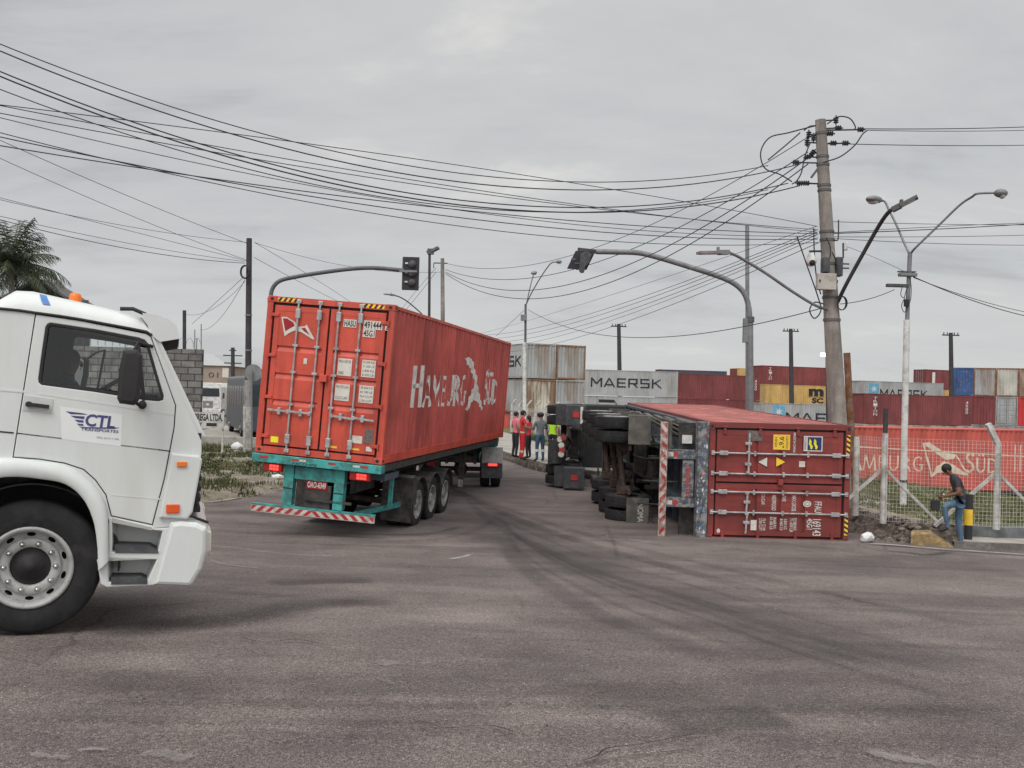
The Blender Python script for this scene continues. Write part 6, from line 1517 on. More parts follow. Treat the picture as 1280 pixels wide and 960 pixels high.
def arm_lamp(r, base, pts, Y0, Y1, rad, m, head, label='lamp_arm'):
    n_ = len(pts); P = [atY(x, y, Y0+(Y1-Y0)*i/(n_-1))-base for i, (x, y) in enumerate(pts)]
    b = MB(); b.tube(catmull(P, 6), rad, m, 8); a = b.build('lamp_arm', r)
    d = (P[-1]-P[-2]).normalized(); return P[-1], d
def led_head(r, p0, p1, w_=.16, m=GALV):
    b = MB(); d = (p1-p0).normalized(); b.bar(p0-d*.05, p0+d*.28*(p1-p0).length, w_*.9, .10, m); b.bar(p0+d*.25*(p1-p0).length, p1, w_*1.3, .055, m); q = p0+d*.3*(p1-p0).length; b.bar(q, q+Vector((0, 0, .12)), .06, .06, m); h = b.build('lamp_head', r)
    b = MB(); a0 = p0+d*.3*(p1-p0).length+Vector((0, 0, -.03)); b.bar(a0, p1+Vector((0, 0, -.032))-d*.05, w_, .012, WHT3); b.build('lens', h)
arm_lamp(mp_, mb0, [(1040, 388), (1020, 382), (990, 364), (955, 340), (925, 322), (912, 316)], YM, YM-1.5, .035, GALV, None)
led_head(mp_, atY(908, 315.5, YM-1.5)-mb0, atY(873, 316, YM-1.7)-mb0)
arm_lamp(mp_, mb0, [(1046, 380), (1058, 355), (1080, 315), (1100, 280), (1111, 265), (1118, 261)], YM, YM-2.2, .045, DPOL, None)
led_head(mp_, atY(1118, 261, YM-2.2)-mb0, atY(1147, 246, YM-2.4)-mb0, .2, GALD)
# rusty plank behind it
r, b0, t0 = pole('rusty_plate', 'narrow rusty steel plate standing upright behind the leaning concrete pole', 'steel plate', 1058.5, 441, 1064, 540, 24.5, .10, .09, CORT, n=4)
# thin round pole with signal arm (right)
YS = 30
sp_, sb0, st_ = pole('traffic_signal', 'grey traffic signal mast with curved arm whose lamp box hangs tilted above the fallen lorry', 'traffic signal', 937.5, 400, 938, 505, YS, .11, .10, GALV)
def S_(px, py, Y=YS): return atY(px, py, Y)-sb0
b = MB(); b.tube(catmull([S_(937.5, 405), S_(936, 385), S_(931, 368), S_(920, 356), S_(900, 346), S_(860, 333), S_(820, 321), S_(797, 316), S_(770, 315), S_(745, 314.5)], 6), [.095]*55, GALV, 10) if False else b.tube(catmull([S_(937.5, 405), S_(936, 385), S_(931, 368), S_(920, 356), S_(900, 346), S_(860, 333), S_(820, 321), S_(797, 316), S_(770, 315), S_(745, 314.5)], 6), .085, GALV, 10)
b.build('signal_arm', sp_)
b = MB(); b.tube([S_(937.8, 396), S_(937.8, 403)], .13, GALD, 12); c_ = S_(932, 413); b.box(c_.x-.08, c_.x+.08, c_.y-.08, c_.y+.08, c_.z-.38, c_.z+.38, GALV, ch=.01); b.build('clamp', sp_)
# tilted head seen from behind and below
def quadprism(b, px, Y0, Y1, m):
    A = [S_(x, y, Y0) for x, y in px]; B = [S_(x, y, Y1) for x, y in px]; n = len(A)
    b.add(A+B, [tuple(range(n)), tuple(range(n, 2*n))[::-1]]+[(i, i+n, (i+1) % n+n, (i+1) % n) for i in range(n)], m)
b = MB(); quadprism(b, [(708.6, 336), (719.5, 313.5), (745, 313), (733, 337.5)], 29.70, 29.73, INK); hd = b.build('signal_head', sp_, bevel=.006)
b = MB(); quadprism(b, [(723.5, 338.5), (725.5, 318), (733, 314), (739.5, 318), (737, 328), (732, 333), (730, 341), (726, 341.5)], 29.45, 29.69, DGRY); b.build('signal_body', sp_, bevel=.02)
for x, y in ((716, 326), (721, 331)): b = MB(); quadprism(b, [(x-2, y-3), (x+4, y-3), (x+3.5, y-1), (x-2.5, y-1)], 29.69, 29.698, GALD); b.build('slot', hd)
for k in range(3):
    b = MB(Matrix.Translation(S_(730-4*k, 318+7*k, 29.75)) @ Matrix.Rotation(R(90), 4, 'Z')); b.lathe([(.0, .0), (.10, .01)], BLK, 16); b.lathe([(.11, 0), (.115, .16), (.105, .16), (.10, 0)], INK, 16); b.build('visor', hd)
b = MB(); b.bar(S_(745, 314.5), S_(722, 312), .10, .12, DGRY); b.bar(S_(730, 313), S_(728, 330), .06, .06, DGRY); b.build('head_bracket', sp_)
# thin tall post behind it
pole('steel_post', 'thin tall grey steel post rising behind the right traffic signal mast', 'post', 934, 282, 934.5, 500, 33, .07, .07, GALV)
# left signal
YL = 30
sl_, lb0, _ = pole('traffic_signal', 'traffic signal whose curved arm rises behind the upright container, black lamp box seen from behind', 'traffic signal', 338, 372, 338, 560, YL, .10, .09, GALD)
def Q_(px, py, Y=YL): return atY(px, py, Y)-lb0
b = MB(); b.tube(catmull([Q_(338, 372), Q_(341, 360), Q_(350, 351), Q_(370, 346), Q_(400, 341), Q_(440, 336), (Q_(470, 335)), Q_(505, 338)], 6), .065, GALD, 10); b.build('signal_arm', sl_)
cA, cB = Q_(503.5, 322), Q_(523.5, 362); c_ = (cA+cB)/2
b = MB(Matrix.Translation(c_)); b.box(-.26, .26, -.02, .02, -.52, .52, INK, ch=.008); b.box(-.17, .19, .03, .25, -.46, .46, DGRY, ch=.05); b.box(-.27, -.235, -.025, .022, -.5, .5, DGRY); hd = b.build('signal_head', sl_)
for k in range(3):
    b = MB(Matrix.Translation(c_+Vector((.04, 0, .29-.29*k))))
    b.push(Matrix.Rotation(R(-90), 4, 'Z')); b.lathe([(0, .10), (.09, .10), (.12, .06), (.125, .02)], DGRY, 20); b.pop(); b.box(-.22, -.13, -.06, -.02, .0, .05, WHT3); b.build('lamp_back', hd)
b = MB(Matrix.Translation(c_)); b.bar((-.35, -.1, .06), (.20, -.1, .06), .05, .06, GALV); b.build('head_bracket', sl_)
# double armed white lamp post at right
YR = 24
lr_, rb0, rt0 = pole('street_lamp', 'white lower half street lamp with two long thin arms behind the wire fence at right', 'street lamp', 1133.5, 400, 1128.5, 645, YR, .085, .075, WHT3)
def RL(px, py, Y=YR): return atY(px, py, Y)-rb0
b = MB(); b.tube([RL(1133.5, 415), RL(1135, 370), RL(1137.5, 316)], [.055, .05, .055], GALV, 10); b.build('upper_shaft', lr_)
arm_lamp(lr_, rb0, [(1139, 316), (1146, 308), (1175, 280), (1200, 256), (1215, 246), (1222, 242), (1243, 241)], YR, YR-1.5, .028, GALV, None)
p0 = atY(1242, 241, YR-1.5)-rb0; p1 = atY(1260, 242, YR-1.6)-rb0
def cobra(r, p0, p1):
    m_ = (p0+p1)/2; d = p1-p0; b = MB(Matrix.Translation(m_) @ d.to_track_quat('X', 'Z').to_matrix().to_4x4()); l_ = d.length
    b.sphere((0, 0, 0), .5, GALV, 14, (l_, .34, .20)); h = b.build('lamp_head', r)
    b = MB(Matrix.Translation(m_) @ d.to_track_quat('X', 'Z').to_matrix().to_4x4()); b.sphere((l_*.12, 0, -.05), .5, mat('lamp glass', (.5, .5, .48), .2), 12, (l_*.5, .26, .16)); b.build('lens', h)
cobra(lr_, p0, p1)
arm_lamp(lr_, rb0, [(1136, 316), (1130, 303), (1120, 280), (1111, 262), (1106, 252), (1100, 251)], YR, YR+1.2, .028, GALV, None)
cobra(lr_, atY(1099, 251, YR+1.2)-rb0, atY(1086, 248, YR+.2)-rb0)
b = MB(); c_ = RL(1135, 343); b.box(c_.x-.22, c_.x+.20, c_.y-.1, c_.y+.1, c_.z-.05, c_.z+.03, GALV, ch=.01); b.box(c_.x-.25, c_.x+.18, c_.y-.06, c_.y+.06, c_.z+.05, c_.z+.08, GALD); c_ = RL(1122, 357); b.box(c_.x-.28, c_.x+.26, c_.y-.06, c_.y+.06, c_.z-.04, c_.z+.04, DGRY, ch=.01)
c_ = RL(1132, 379); b.box(c_.x-.06, c_.x+.04, c_.y-.12, c_.y-.02, c_.z-.09, c_.z+.09, BLK, ch=.01)
for q in ([(1128, 358), (1126, 368), (1130, 372), (1133, 362)], [(1131, 372), (1127, 382), (1130, 390), (1133, 388)], [(1137, 345), (1139, 360), (1138, 375), (1134, 385)]): b.tube(catmull([RL(x, y, YR-.1) for x, y in q], 5), .010, WIREM, 5)
b.build('bracket', lr_)
b = MB(); b.tube([RL(1129.4, 600), RL(1129.4, 603)], .092, BLK, 12); b.build('band', lr_)
# left lamp/dark pole
pl_, pb0, pt0 = pole('utility_pole', 'black wooden utility pole with whitewashed foot on the left verge', 'utility pole', 311.5, 298, 309.5, 573, 36, .13, .105, DPOL)
b = MB(); b.tube([tuple(atY(309.7, 570, 36)-pb0), tuple(atY(309.8, 509, 36)-pb0)], .175, CONC2, 14); b.tube([tuple(atY(309.7, 511, 36)-pb0), tuple(atY(310.6, 475, 36)-pb0)], .155, mat('worn grey wash', (.30, .29, .28), .9, dirt=(.1, .1, .1), dirt_amt=.4, dscale=3), 14); b.build('whitewash', pl_)
for py in (394, 438): b = MB(); q = atY(310.8, py, 36)-pb0; b.tube([q-Vector((0, 0, .03)), q+Vector((0, 0, .03))], .13, GALV, 12); b.build('band', pl_)
b = MB(); q = atY(306.5, 340, 35.8)-pb0
for k in range(3): b.tube([q+Vector((.16*math.cos(R(a)), -.03*k, .24*math.sin(R(a)))) for a in range(0, 361, 24)], .03, WIREM, 5)
b.build('cable_coil', pl_)
r, b0, t0 = pole('white_post', 'slim white post beside the whitewashed foot of the black pole', 'post', 305.7, 508, 305.7, 572, 35.6, .05, .05, CONC2)
r, b0, t0 = pole('road_sign', 'round road sign seen from behind on a thin post left of the upright container', 'road sign', 314.5, 462, 314.5, 560, 33.5, .03, .03, GALV)
b = MB(); q = atY(316.5, 466, 33.6)-b0; b.tube([q, q+Vector((0, .02, 0))], .30, GALV, 28); b.build('sign_disc', r)
# mid distance lamps and poles
r, b0, t0 = pole('street_lamp', 'dark street lamp with short floodlight head rising behind the upright red container', 'street lamp', 537, 313, 536, 470, 45, .07, .06, DPOL)
b = MB(); q = atY(537, 314, 45)-b0; b.box(q.x-.1, q.x+.2, q.y-.1, q.y+.1, q.z-.15, q.z+.12, GALD, ch=.02); b.bar(q+Vector((.1, 0, .0)), q+Vector((.42, -.1, .16)), .25, .12, GALD); b.bar(q+Vector((-.14, 0, -.05)), q+Vector((.05, 0, .05)), .1, .1, GALD); b.build('lamp_head', r)
r, b0, t0 = pole('utility_pole', 'square concrete utility pole beside the dark street lamp behind the red container', 'utility pole', 553, 323, 553.8, 470, 47, .13, .09, CONC)
b = MB(); q = atY(553, 329, 47)-b0; b.bar(q+Vector((-.42, 0, 0)), q+Vector((.25, 0, 0)), .05, .05, DPOL); b.bar(q+Vector((-.42, 0, 0)), q+Vector((-.42, 0, -.25)), .04, .04, DPOL); b.build('crossarm', r)
r, b0, t0 = pole('street_lamp', 'thin lamp post with two bent arms behind the group of people', 'street lamp', 657, 380, 656, 560, 52, .08, .06, GALD)
b = MB(); b.tube([tuple(atY(655.6, 428, 52)-b0), tuple(atY(655.6, 560, 52)-b0)], .11, WHT3, 10); b.build('white_foot', r)
arm_lamp(r, b0, [(658, 380), (664, 367), (675, 348), (686, 332), (691, 328), (696, 327.5)], 52, 51, .03, GALD, None); cobra(r, atY(695, 327.5, 51)-b0, atY(702.5, 327, 51)-b0)
arm_lamp(r, b0, [(658, 380), (662, 362), (665, 350), (667, 343)], 52, 53, .03, GALD, None); cobra(r, atY(665, 342, 53)-b0, atY(670, 340, 53.3)-b0)
b = MB(); q = atY(654.5, 397, 52)-b0; b.box(q.x-.16, q.x+.18, q.y-.2, q.y, q.z-.18, q.z+.15, GALV, ch=.02); b.build('box', r)
r, b0, t0 = pole('street_lamp', 'slender lamp arm just above the roof edge of the upright red container', 'street lamp', 527, 392, 530, 480, 60, .04, .04, GALD)
arm_lamp(r, b0, [(527, 392), (518, 384), (508, 376), (499, 371), (492, 369)], 60, 58, .04, GALD, None); led_head(r, atY(492, 369, 58)-b0, atY(481, 367.5, 57.5)-b0, .2)
for (px, pt, pb, Y, lab) in ((773.5, 405, 470, 105, 'dark pole with small crossarm behind the lettered grey container'), (988.5, 411, 500, 100, 'dark pole with crossarm standing in front of the yellow container'), (1188.5, 416, 500, 96, 'dark pole with crossarm standing at the left edge of the blue container')):
    r, b0, t0 = pole('utility_pole', lab, 'utility pole', px, pt, px+1, pb, Y, .30, .20, DPOL, n=8)
    b = MB(); q = atY(px, pt+3, Y)-b0; b.bar(q+Vector((-.85, 0, 0)), q+Vector((.85, 0, 0)), .10, .12, DPOL)
    for k in (-.7, -.35, .35, .7): b.tube([q+Vector((k, 0, 0)), q+Vector((k, 0, .28))], .05, DPOL, 6)
    b.build('crossarm', r)
r, b0, t0 = pole('flood_light', 'lit white floodlight on a thin post left of the leaning concrete pole', 'floodlight', 1033, 446, 1033.5, 505, 90, .10, .10, DPOL, n=8)
b = MB(); q = atY(1030, 443.5, 89.8)-b0; b.box(q.x-.32, q.x+.3, q.y-.1, q.y+.1, q.z-.16, q.z+.16, mat('lit lamp', (1, .98, .92), .4, emit=4, var=0), ch=.03); b.build('lamp_head', r)
for (px, pt, pb, Y, rr, lab) in ((230.5, 388, 440, 47, .10, 'dark pole stub rising behind the block wall'), (291, 434.5, 480, 100, .22, 'distant pole with two crossarms above the bus'), (243.5, 412, 440, 60, .03, 'thin mast behind the block wall, left one of two'), (251.5, 405, 440, 60, .03, 'thin mast at the right end of the block wall')):
    r, b0, t0 = pole('utility_pole', lab, 'utility pole', px, pt, px, pb, Y, rr, rr*.9, DPOL if rr > .05 else GALD, n=8)
    if px == 291:
        b = MB()
        for py, hw in ((444.5, 1.0), (454, .9), (438, .35)): q = atY(px, py, Y)-b0; b.bar(q+Vector((-hw, 0, 0)), q+Vector((hw, 0, 0)), .12, .12, DPOL)
        b.build('crossarm', r)
def at_foot(px, py, zz, Yg=None):
    z = 0
    for _ in range(20): p = atZ(px, py, z); z = gz(p.x, p.y)+zz
    return Vector((p.x, p.y, z))
# ================================================================ OVERHEAD CABLES
def cable(lab, pa, Ya, pm, pb, Yb, r=.014, group='overhead cables crossing the junction'):
    """hangs from pa to pb; sags so that it passes the pixel pm"""
    A, B = atY(*pa, Ya), atY(*pb, Yb)
    best = None
    def P(t, s): q = A.lerp(B, t); q.z -= s*4*t*(1-t); return q
    def pr(p): d = p-EYE; k = d.dot(cf); return 640+F*d.dot(cr)/k, 480-F*d.dot(cu)/k
    lo, hi = -2.0, 14.0
    for _ in range(30):
        s = (lo+hi)/2; a_, b_ = 0.0, 1.0
        for _ in range(24):
            t = (a_+b_)/2; x, y = pr(P(t, s))
            if (x < pm[0]) == (pa[0] < pb[0]): a_ = t
            else: b_ = t
        if pr(P(t, s))[1] < pm[1]: lo = s
        else: hi = s
    b = MB(); b.M = Matrix.Translation(-A); b.tube([P(k/40, s) for k in range(41)], r*.76, WIREM, 5, caps=False); o = b.build('cable'); o.location = A
    tag(o, lab, 'overhead cable', group); return o
YP = 22.6
TOP = [((-60, 30), (320, 165), (960, 207), .013), ((-60, 38), (320, 176), (1000, 205), .016), ((-60, 64), (320, 200), (985, 229), .016), ((-60, 70), (320, 206), (1000, 232), .018), ((-60, 88), (320, 214), (960, 237), .012)]
ORD = ['topmost', 'second highest', 'third highest', 'fourth highest', 'fifth highest']
LC = ['highest thin', 'second', 'third thick', 'fourth thick', 'fifth thin']
LABS = ['topmost thin cable sweeping from the upper left corner to the head of the leaning pole', 'thick cable just below the topmost one from the upper left corner', 'upper one of the close thick pair of cables reaching the leaning pole from the left', 'lower one of the close thick pair of cables reaching the leaning pole from the left', 'thin cable leaving the left edge just under the thick pair']
for (a, m_, b_, r), lb in zip(TOP, LABS): cable(lb, a, 15, m_, b_, YP, r)
MID = [((-60, 118), (320, 186+0), (1022, 283), .010), ((-60, 120), (320, 208), (1020, 290), .010), ((-60, 124), (320, 215), (1020, 287), .010), ((-60, 130), (320, 236), (1020, 297), .009), ((-60, 160), (320, 234), (1022, 300), .013), ((-60, 170), (320, 246), (1022, 292), .011)]
MID = [((-60, 124), (320, 171), (1022, 283), .010), ((-60, 120), (320, 192), (1020, 290), .010), ((-60, 130), (320, 199), (1020, 287), .010), ((-60, 132), (320, 219), (1020, 295), .009), ((-60, 158), (320, 234), (1022, 299), .012), ((-60, 172), (320, 228+3), (1022, 292), .012), ((-60, 150), (320, 240), (1022, 303), .010)]
ML = ['first of the middle bundle of cables at the left edge, ending at the leaning pole', 'second cable of the middle bundle counted from above at the left edge', 'third cable of the middle bundle counted from above', 'fourth cable of the middle bundle, the thinnest', 'thick cable that kinks with a small knot left of the frame centre', 'cable twisted close along the knotted one', 'lowest cable of the middle bundle at the frame centre']
for (a, m_, b_, r), lb in zip(MID, ML): cable(lb, a, 14, m_, b_, YP, r)
# to the black pole at left
for (a, m_, b_, r, lb) in (((-60, 148), (160, 245), (311, 305), .012, 'steep cable falling from the left edge to the top of the black pole'), ((-60, 170), (160, 268), (308, 325), .011, 'second steep cable falling to the black pole'), ((-60, 235), (160, 283), (311, 303), .010, 'thin flat cable reaching the tip of the black pole'), ((-60, 232), (160, 288), (308, 326), .010, 'sagging cable that meets the black pole below its tip'), ((-60, 258), (160, 311), (306, 329), .014, 'lowest thick cable passing above the palm to the black pole'), ((-60, 256), (160, 304), (306, 327), .010, 'thin cable just above the lowest thick one over the palm')):
    cable(lb, a, 24, m_, b_, 36, r, 'cables reaching the black pole at left')
for (a, Ya, m_, b_, Yb, r, lb) in (((318, 303), 36, (380, 340), (470, 400), 60, .012, 'cable descending rightwards from the black pole behind the container'), ((318, 322), 36, (370, 350), (440, 385), 60, .012, 'lower cable descending rightwards from the black pole'), ((318, 303), 36, (420, 330), (553, 340), 47, .010, 'thin cable from the black pole tip towards the signal box'), ((306, 345), 36, (270, 378), (240, 405), 47, .012, 'slack cable from the coil on the black pole down to the block wall'), ((306, 350), 36, (280, 392), (250, 412), 60, .012, 'second slack cable below the coil on the black pole'), ((306, 352), 36, (268, 385), (232, 393), 47, .010, 'third slack cable ending at the pole stub behind the wall')):
    cable(lb, a, Ya, m_, b_, Yb, r, 'cables leaving the black pole')
# from the square concrete pole across to the leaning pole
for (a, m_, b_, r, lb) in (((557, 329), (680, 328), (1012, 170), .013, 'highest cable rising from the square concrete pole to the head of the leaning pole'), ((557, 337), (680, 345), (1010, 190), .016, 'second cable rising from the square concrete pole'), ((557, 340), (700, 358), (1012, 196), .018, 'thick cable sagging from the square concrete pole'), ((557, 342), (720, 366), (1010, 205), .018, 'lowest sagging cable from the square concrete pole')):
    cable(lb, a, 47, m_, b_, YP, r, 'cables from the square concrete pole')
k = 0
for (a, m_, b_, r) in (((600, 417), (800, 357), (1020, 283), .009), ((600, 419), (800, 372), (1022, 287), .012), ((600, 424), (800, 377), (1022, 290), .012), ((600, 428), (800, 383), (1022, 293), .012), ((600, 434), (800, 388), (1022, 297), .010), ((600, 441), (800, 396), (1024, 303), .012)):
    k += 1; cable(['uppermost', 'second', 'third', 'fourth', 'fifth', 'lowest'][k-1]+' cable of the fan spreading from the leaning pole to the grey containers', a, 70, m_, b_, YP, r, 'fan of cables to the container yard')
cable('long slack cable crossing under the fan from the bent lamp to the leaning pole', (660, 387), 52, (800, 422), (1046, 380), YP, .016)
cable('cable from the coil on the leaning pole up to the double armed lamp', (1050, 380), YP, (1095, 371), (1118, 362), 24, .012)
cable('stay cable running left from the thin bent-arm lamp post', (655, 388), 52, (640, 402), (620, 420), 60, .014)
cable('thin cable climbing left of the square concrete pole', (545, 340), 47, (520, 372), (503, 392), 60, .014)
cable('second thin cable climbing left of the square concrete pole', (545, 335), 47, (515, 370), (497, 393), 60, .012)
for (a, m_, b_, Yb, r, lb) in (((1072, 161), (1180, 161), (1340, 156), 30, .016, 'upper one of two thick cables from the pole head to the right edge'), ((1084, 163), (1180, 164), (1340, 161), 30, .012, 'cable just under the topmost one at the right edge'), ((1060, 180), (1180, 182), (1340, 180), 30, .014, 'single cable below the top pair at the right edge'),
                              ((1036, 277), (1160, 280), (1340, 281), 30, .010, 'thin straight cable at mid height to the right edge'), ((1036, 292), (1160, 287), (1340, 276), 30, .016, 'thick rising cable at mid height to the right edge'), ((1038, 291), (1160, 284), (1340, 277), 30, .010, 'thin cable twisted along the thick rising one'), ((1038, 296), (1160, 296), (1340, 292), 30, .010, 'thin cable below the thick rising one at right'), ((1040, 298), (1160, 304), (1340, 306), 30, .010, 'lowest thin cable of the mid height set at right'),
                              ((1058, 308), (1100, 325), (1132, 340), 24, .007, 'fine pale line from the small aerial to the double armed lamp'), ((1142, 346), (1200, 370), (1340, 405), 30, .016, 'thick cable falling rightwards from the double armed lamp'), ((1142, 347), (1200, 368), (1340, 399), 30, .012, 'thinner cable falling beside the thick one right of the double armed lamp')):
    cable(lb, a, YP if a[0] < 1100 else 24, m_, b_, Yb, r, 'cables leaving to the right')

# ================================================================ WIRE FENCE AT RIGHT
fence = thing('wire_fence', 'white wire mesh fence on pale concrete posts in front of the red lettered container', 'fence', (0, 0, 0))
fl_ = [Vector((22.2, 19.35, 0)), Vector((19.4, 19.5, 0)), Vector((16.5, 19.7, 0)), Vector((13.6, 19.88, 0))]
pA = atZ(1245.5, 659, .36); pB = atZ(1104, 651, .36); pC = atZ(1069, 641, .36)
post_px = {}
P_ = fl_+[pA.copy(), pB.copy(), pC.copy()]
for i, p in enumerate(P_):
    z = gz(p.x, p.y)+.30; H_ = 1.86 if i != 5 else 2.0
    b = MB(Matrix.Translation((p.x, p.y, z))); b.tube([(0, 0, 0), (0, 0, H_*.95)], [.075, .065], CONC2, 8)
    if i not in (5, 6): b.bar((0, 0, H_*.93), (-.22, -.0, H_+.30), .10, .10, CONC2)
    elif i == 5: b.tube([(0, 0, H_*.9), (0, 0, H_+.42)], .05, DPOL, 6)
    b.build('post', fence)
    if i in (4, 5, 2):
        for s_ in (-1, 1):
            b = MB(Matrix.Translation((p.x, p.y, z))); b.bar((s_*.05, .04, 1.12), (s_*1.22, .10, .02), .06, .06, CONC2); b.build('brace', fence)
WM = FENW
def mesh_panel(A, B, z0, z1, sp, r, name='mesh'):
    b = MB(); L_2 = (B-A).length; n = max(2, int(L_2/sp)); d = (B-A)/n
    for i in range(n+1):
        q = A+d*i; b.bar((q.x, q.y, z0+gz(q.x, q.y)), (q.x, q.y, z1+gz(q.x, q.y)), r, r, WM)
    m_ = int((z1-z0)/sp)
    for j in range(m_+1): z = z0+(z1-z0)*j/m_; b.bar((A.x, A.y-.003, z+gz(A.x, A.y)), (B.x, B.y-.003, z+gz(B.x, B.y)), r, r, WM)
    b.build(name, fence)
for i in range(len(P_)-1):
    A, B = P_[i].copy(), P_[i+1].copy(); A.z = B.z = 0; A.y -= .09; B.y -= .09
    mesh_panel(A, B, .36, 2.10, .075, .0034)
# rear stretch of fence posts behind the standing people
fence2 = thing('wire_fence', 'worn fence of pale concrete posts with braces behind the standing group', 'fence', (0, 0, 0))
pp = []
s = S_C+9
while s < S_D-6:
    p, nn = kp(s); pp.append(p+nn*3.6); s += 3.0
for i, p in enumerate(pp):
    z = gz(p.x, p.y)+.27; b = MB(Matrix.Translation((p.x, p.y, z))); b.tube([(0, 0, 0), (0, 0, 1.9)], [.085, .07], CONC2, 8); b.bar((0, 0, 1.85), (.25, -.15, 2.2), .1, .1, CONC2); b.build('post', fence2)
fence_save = fence; fence = fence2
for i in range(len(pp)-1):
    A, B = pp[i].copy(), pp[i+1].copy(); A.z = B.z = 0; mesh_panel(A, B, .32, 2.0, .16, .006)
fence = fence_save
# bollard
p = atY(1210, 680, at_foot(1200, 682.5, .02).y+.42); p.z = gz(p.x, p.y)+.10
bo = thing('bollard', 'black and yellow banded bollard behind the man by the yellow kerb', 'bollard', (p.x, p.y, p.z))
b = MB(); b.tube([(0, 0, 0), (0, 0, .92)], .078, INK, 14); b.build('post', bo)
b = MB(); b.tube([(0, 0, .30), (0, 0, .62)], .081, YELM, 14, caps=False); b.build('yellow_band', bo)

# ================================================================ LEFT BACKGROUND
def brick_mat():
    m = bpy.data.materials.new('block wall'); m.use_nodes = True; t = m.node_tree; n = t.nodes; l = t.links; b = n['Principled BSDF']; b.inputs['Roughness'].default_value = .95
    c = n.new('ShaderNodeTexCoord'); sp = n.new('ShaderNodeSeparateXYZ'); l.new(c.outputs['Object'], sp.inputs[0]); cm = n.new('ShaderNodeCombineXYZ'); l.new(sp.outputs[0], cm.inputs[0]); l.new(sp.outputs[2], cm.inputs[1])
    br = n.new('ShaderNodeTexBrick'); l.new(cm.outputs[0], br.inputs['Vector']); br.inputs['Scale'].default_value = 1; br.inputs['Brick Width'].default_value = .62; br.inputs['Row Height'].default_value = .30; br.inputs['Mortar Size'].default_value = .028; br.inputs['Mortar Smooth'].default_value = .3
    br.inputs['Color1'].default_value = (.12, .115, .11, 1); br.inputs['Color2'].default_value = (.21, .195, .185, 1); br.inputs['Mortar'].default_value = (.05, .048, .047, 1)
    ns = n.new('ShaderNodeTexNoise'); ns.inputs['Scale'].default_value = 1.6; ns.inputs['Detail'].default_value = 9; ns.inputs['Roughness'].default_value = .7; l.new(c.outputs['Object'], ns.inputs['Vector'])
    mr = n.new('ShaderNodeMapRange'); mr.inputs[1].default_value = .35; mr.inputs[2].default_value = .65; mr.inputs[3].default_value = .55; mr.inputs[4].default_value = 1.3; l.new(ns.outputs[0], mr.inputs[0])
    vm = n.new('ShaderNodeVectorMath'); vm.operation = 'SCALE'; l.new(br.outputs[0], vm.inputs[0]); l.new(mr.outputs[0], vm.inputs[3]); l.new(vm.outputs[0], b.inputs['Base Color'])
    bp = n.new('ShaderNodeBump'); bp.inputs['Strength'].default_value = .5; bp.inputs['Distance'].default_value = .03; l.new(br.outputs[1], bp.inputs['Height']); bp.invert = True; l.new(bp.outputs[0], b.inputs['Normal']); return m
BRK = brick_mat()
e = atY(254, 437, 43); wz0 = gz(e.x, 43)
wt = thing('block_wall', 'tall bare grey block wall behind the white lorry cab', 'wall', (e.x, 43, wz0))
b = MB(); b.box(-34, 0, -.1, .12, -.5, e.z-wz0, BRK); b.build('wall_face', wt)
b = MB()
P = []
for k in range(0, 700): a = k*.42; x = -.2-k*.022; P.append((x, .2*math.cos(a), e.z-wz0+.28+.22*math.sin(a)))
b.tube(P, .008, GALD, 3); 
for k in range(12): b.tube([(-.3-k*1.6, 0, e.z-wz0), (-.3-k*1.6, 0, e.z-wz0+.5)], .02, GALD, 5)
b.build('razor_wire', wt)
# warehouse far behind
q0 = atY(150, 455, 140); q1 = atY(285, 455, 140); gb_ = gz(-45, 140)
wh = thing('warehouse', 'beige warehouse with pale roof beyond the block wall', 'warehouse', (q1.x, 140, gb_))
TAN = mat('beige wall paint', (.30, .24, .185), .9, var=.1, vscale=.4); RFP = mat('pale roof sheet', (.34, .35, .35), .7, var=.06)
w_ = q1.x-q0.x; h_ = atY(270, 457, 140).z-gb_; h2 = atY(255, 445, 140).z-gb_
b = MB(); b.box(-w_, 0, 0, 30, 0, h_, TAN); b.build('wall', wh)
b = MB(); b.add([(-w_, -.3, h_), (.3, -.3, h_), (.3, 30, h_), (-w_, 30, h_), (-w_, 4, h2+1.2), (-3.5, 4, h2+.4), (-3.5, 26, h2+.4), (-w_, 26, h2+1.2)], [(0, 1, 5, 4), (1, 2, 6, 5), (2, 3, 7, 6), (4, 5, 6, 7), (3, 0, 4, 7), (0, 1, 2, 3)], RFP); b.build('roof', wh)
b = MB(); x0 = atY(278, 461, 139.9).x-q1.x
b.box(x0, x0+.9, -.06, -.01, h_-1.7, h_-.3, PAP); fit_text(b, '01', x0-2.0, x0-.6, h_-1.75, h_-1.0, Matrix(((1, 0, 0, 0), (0, 0, 0, -.05), (0, 1, 0, 0), (0, 0, 0, 1))), BLU2); b.build('painted_mark', wh)
# left long low building to close the street end
wh2 = thing('warehouse', 'low pale building far at the end of the side street', 'warehouse', (-20, 175, gz(-20, 175)))
b = MB(); b.box(-16, 8, 0, 12, 0, 4.2, TAN); b.build('wall', wh2); b = MB(); b.prism([(-16.4, 4.2), (8.4, 4.2), (-4, 5.6)], -.3, 12.3, RFP); b.build('roof', wh2)
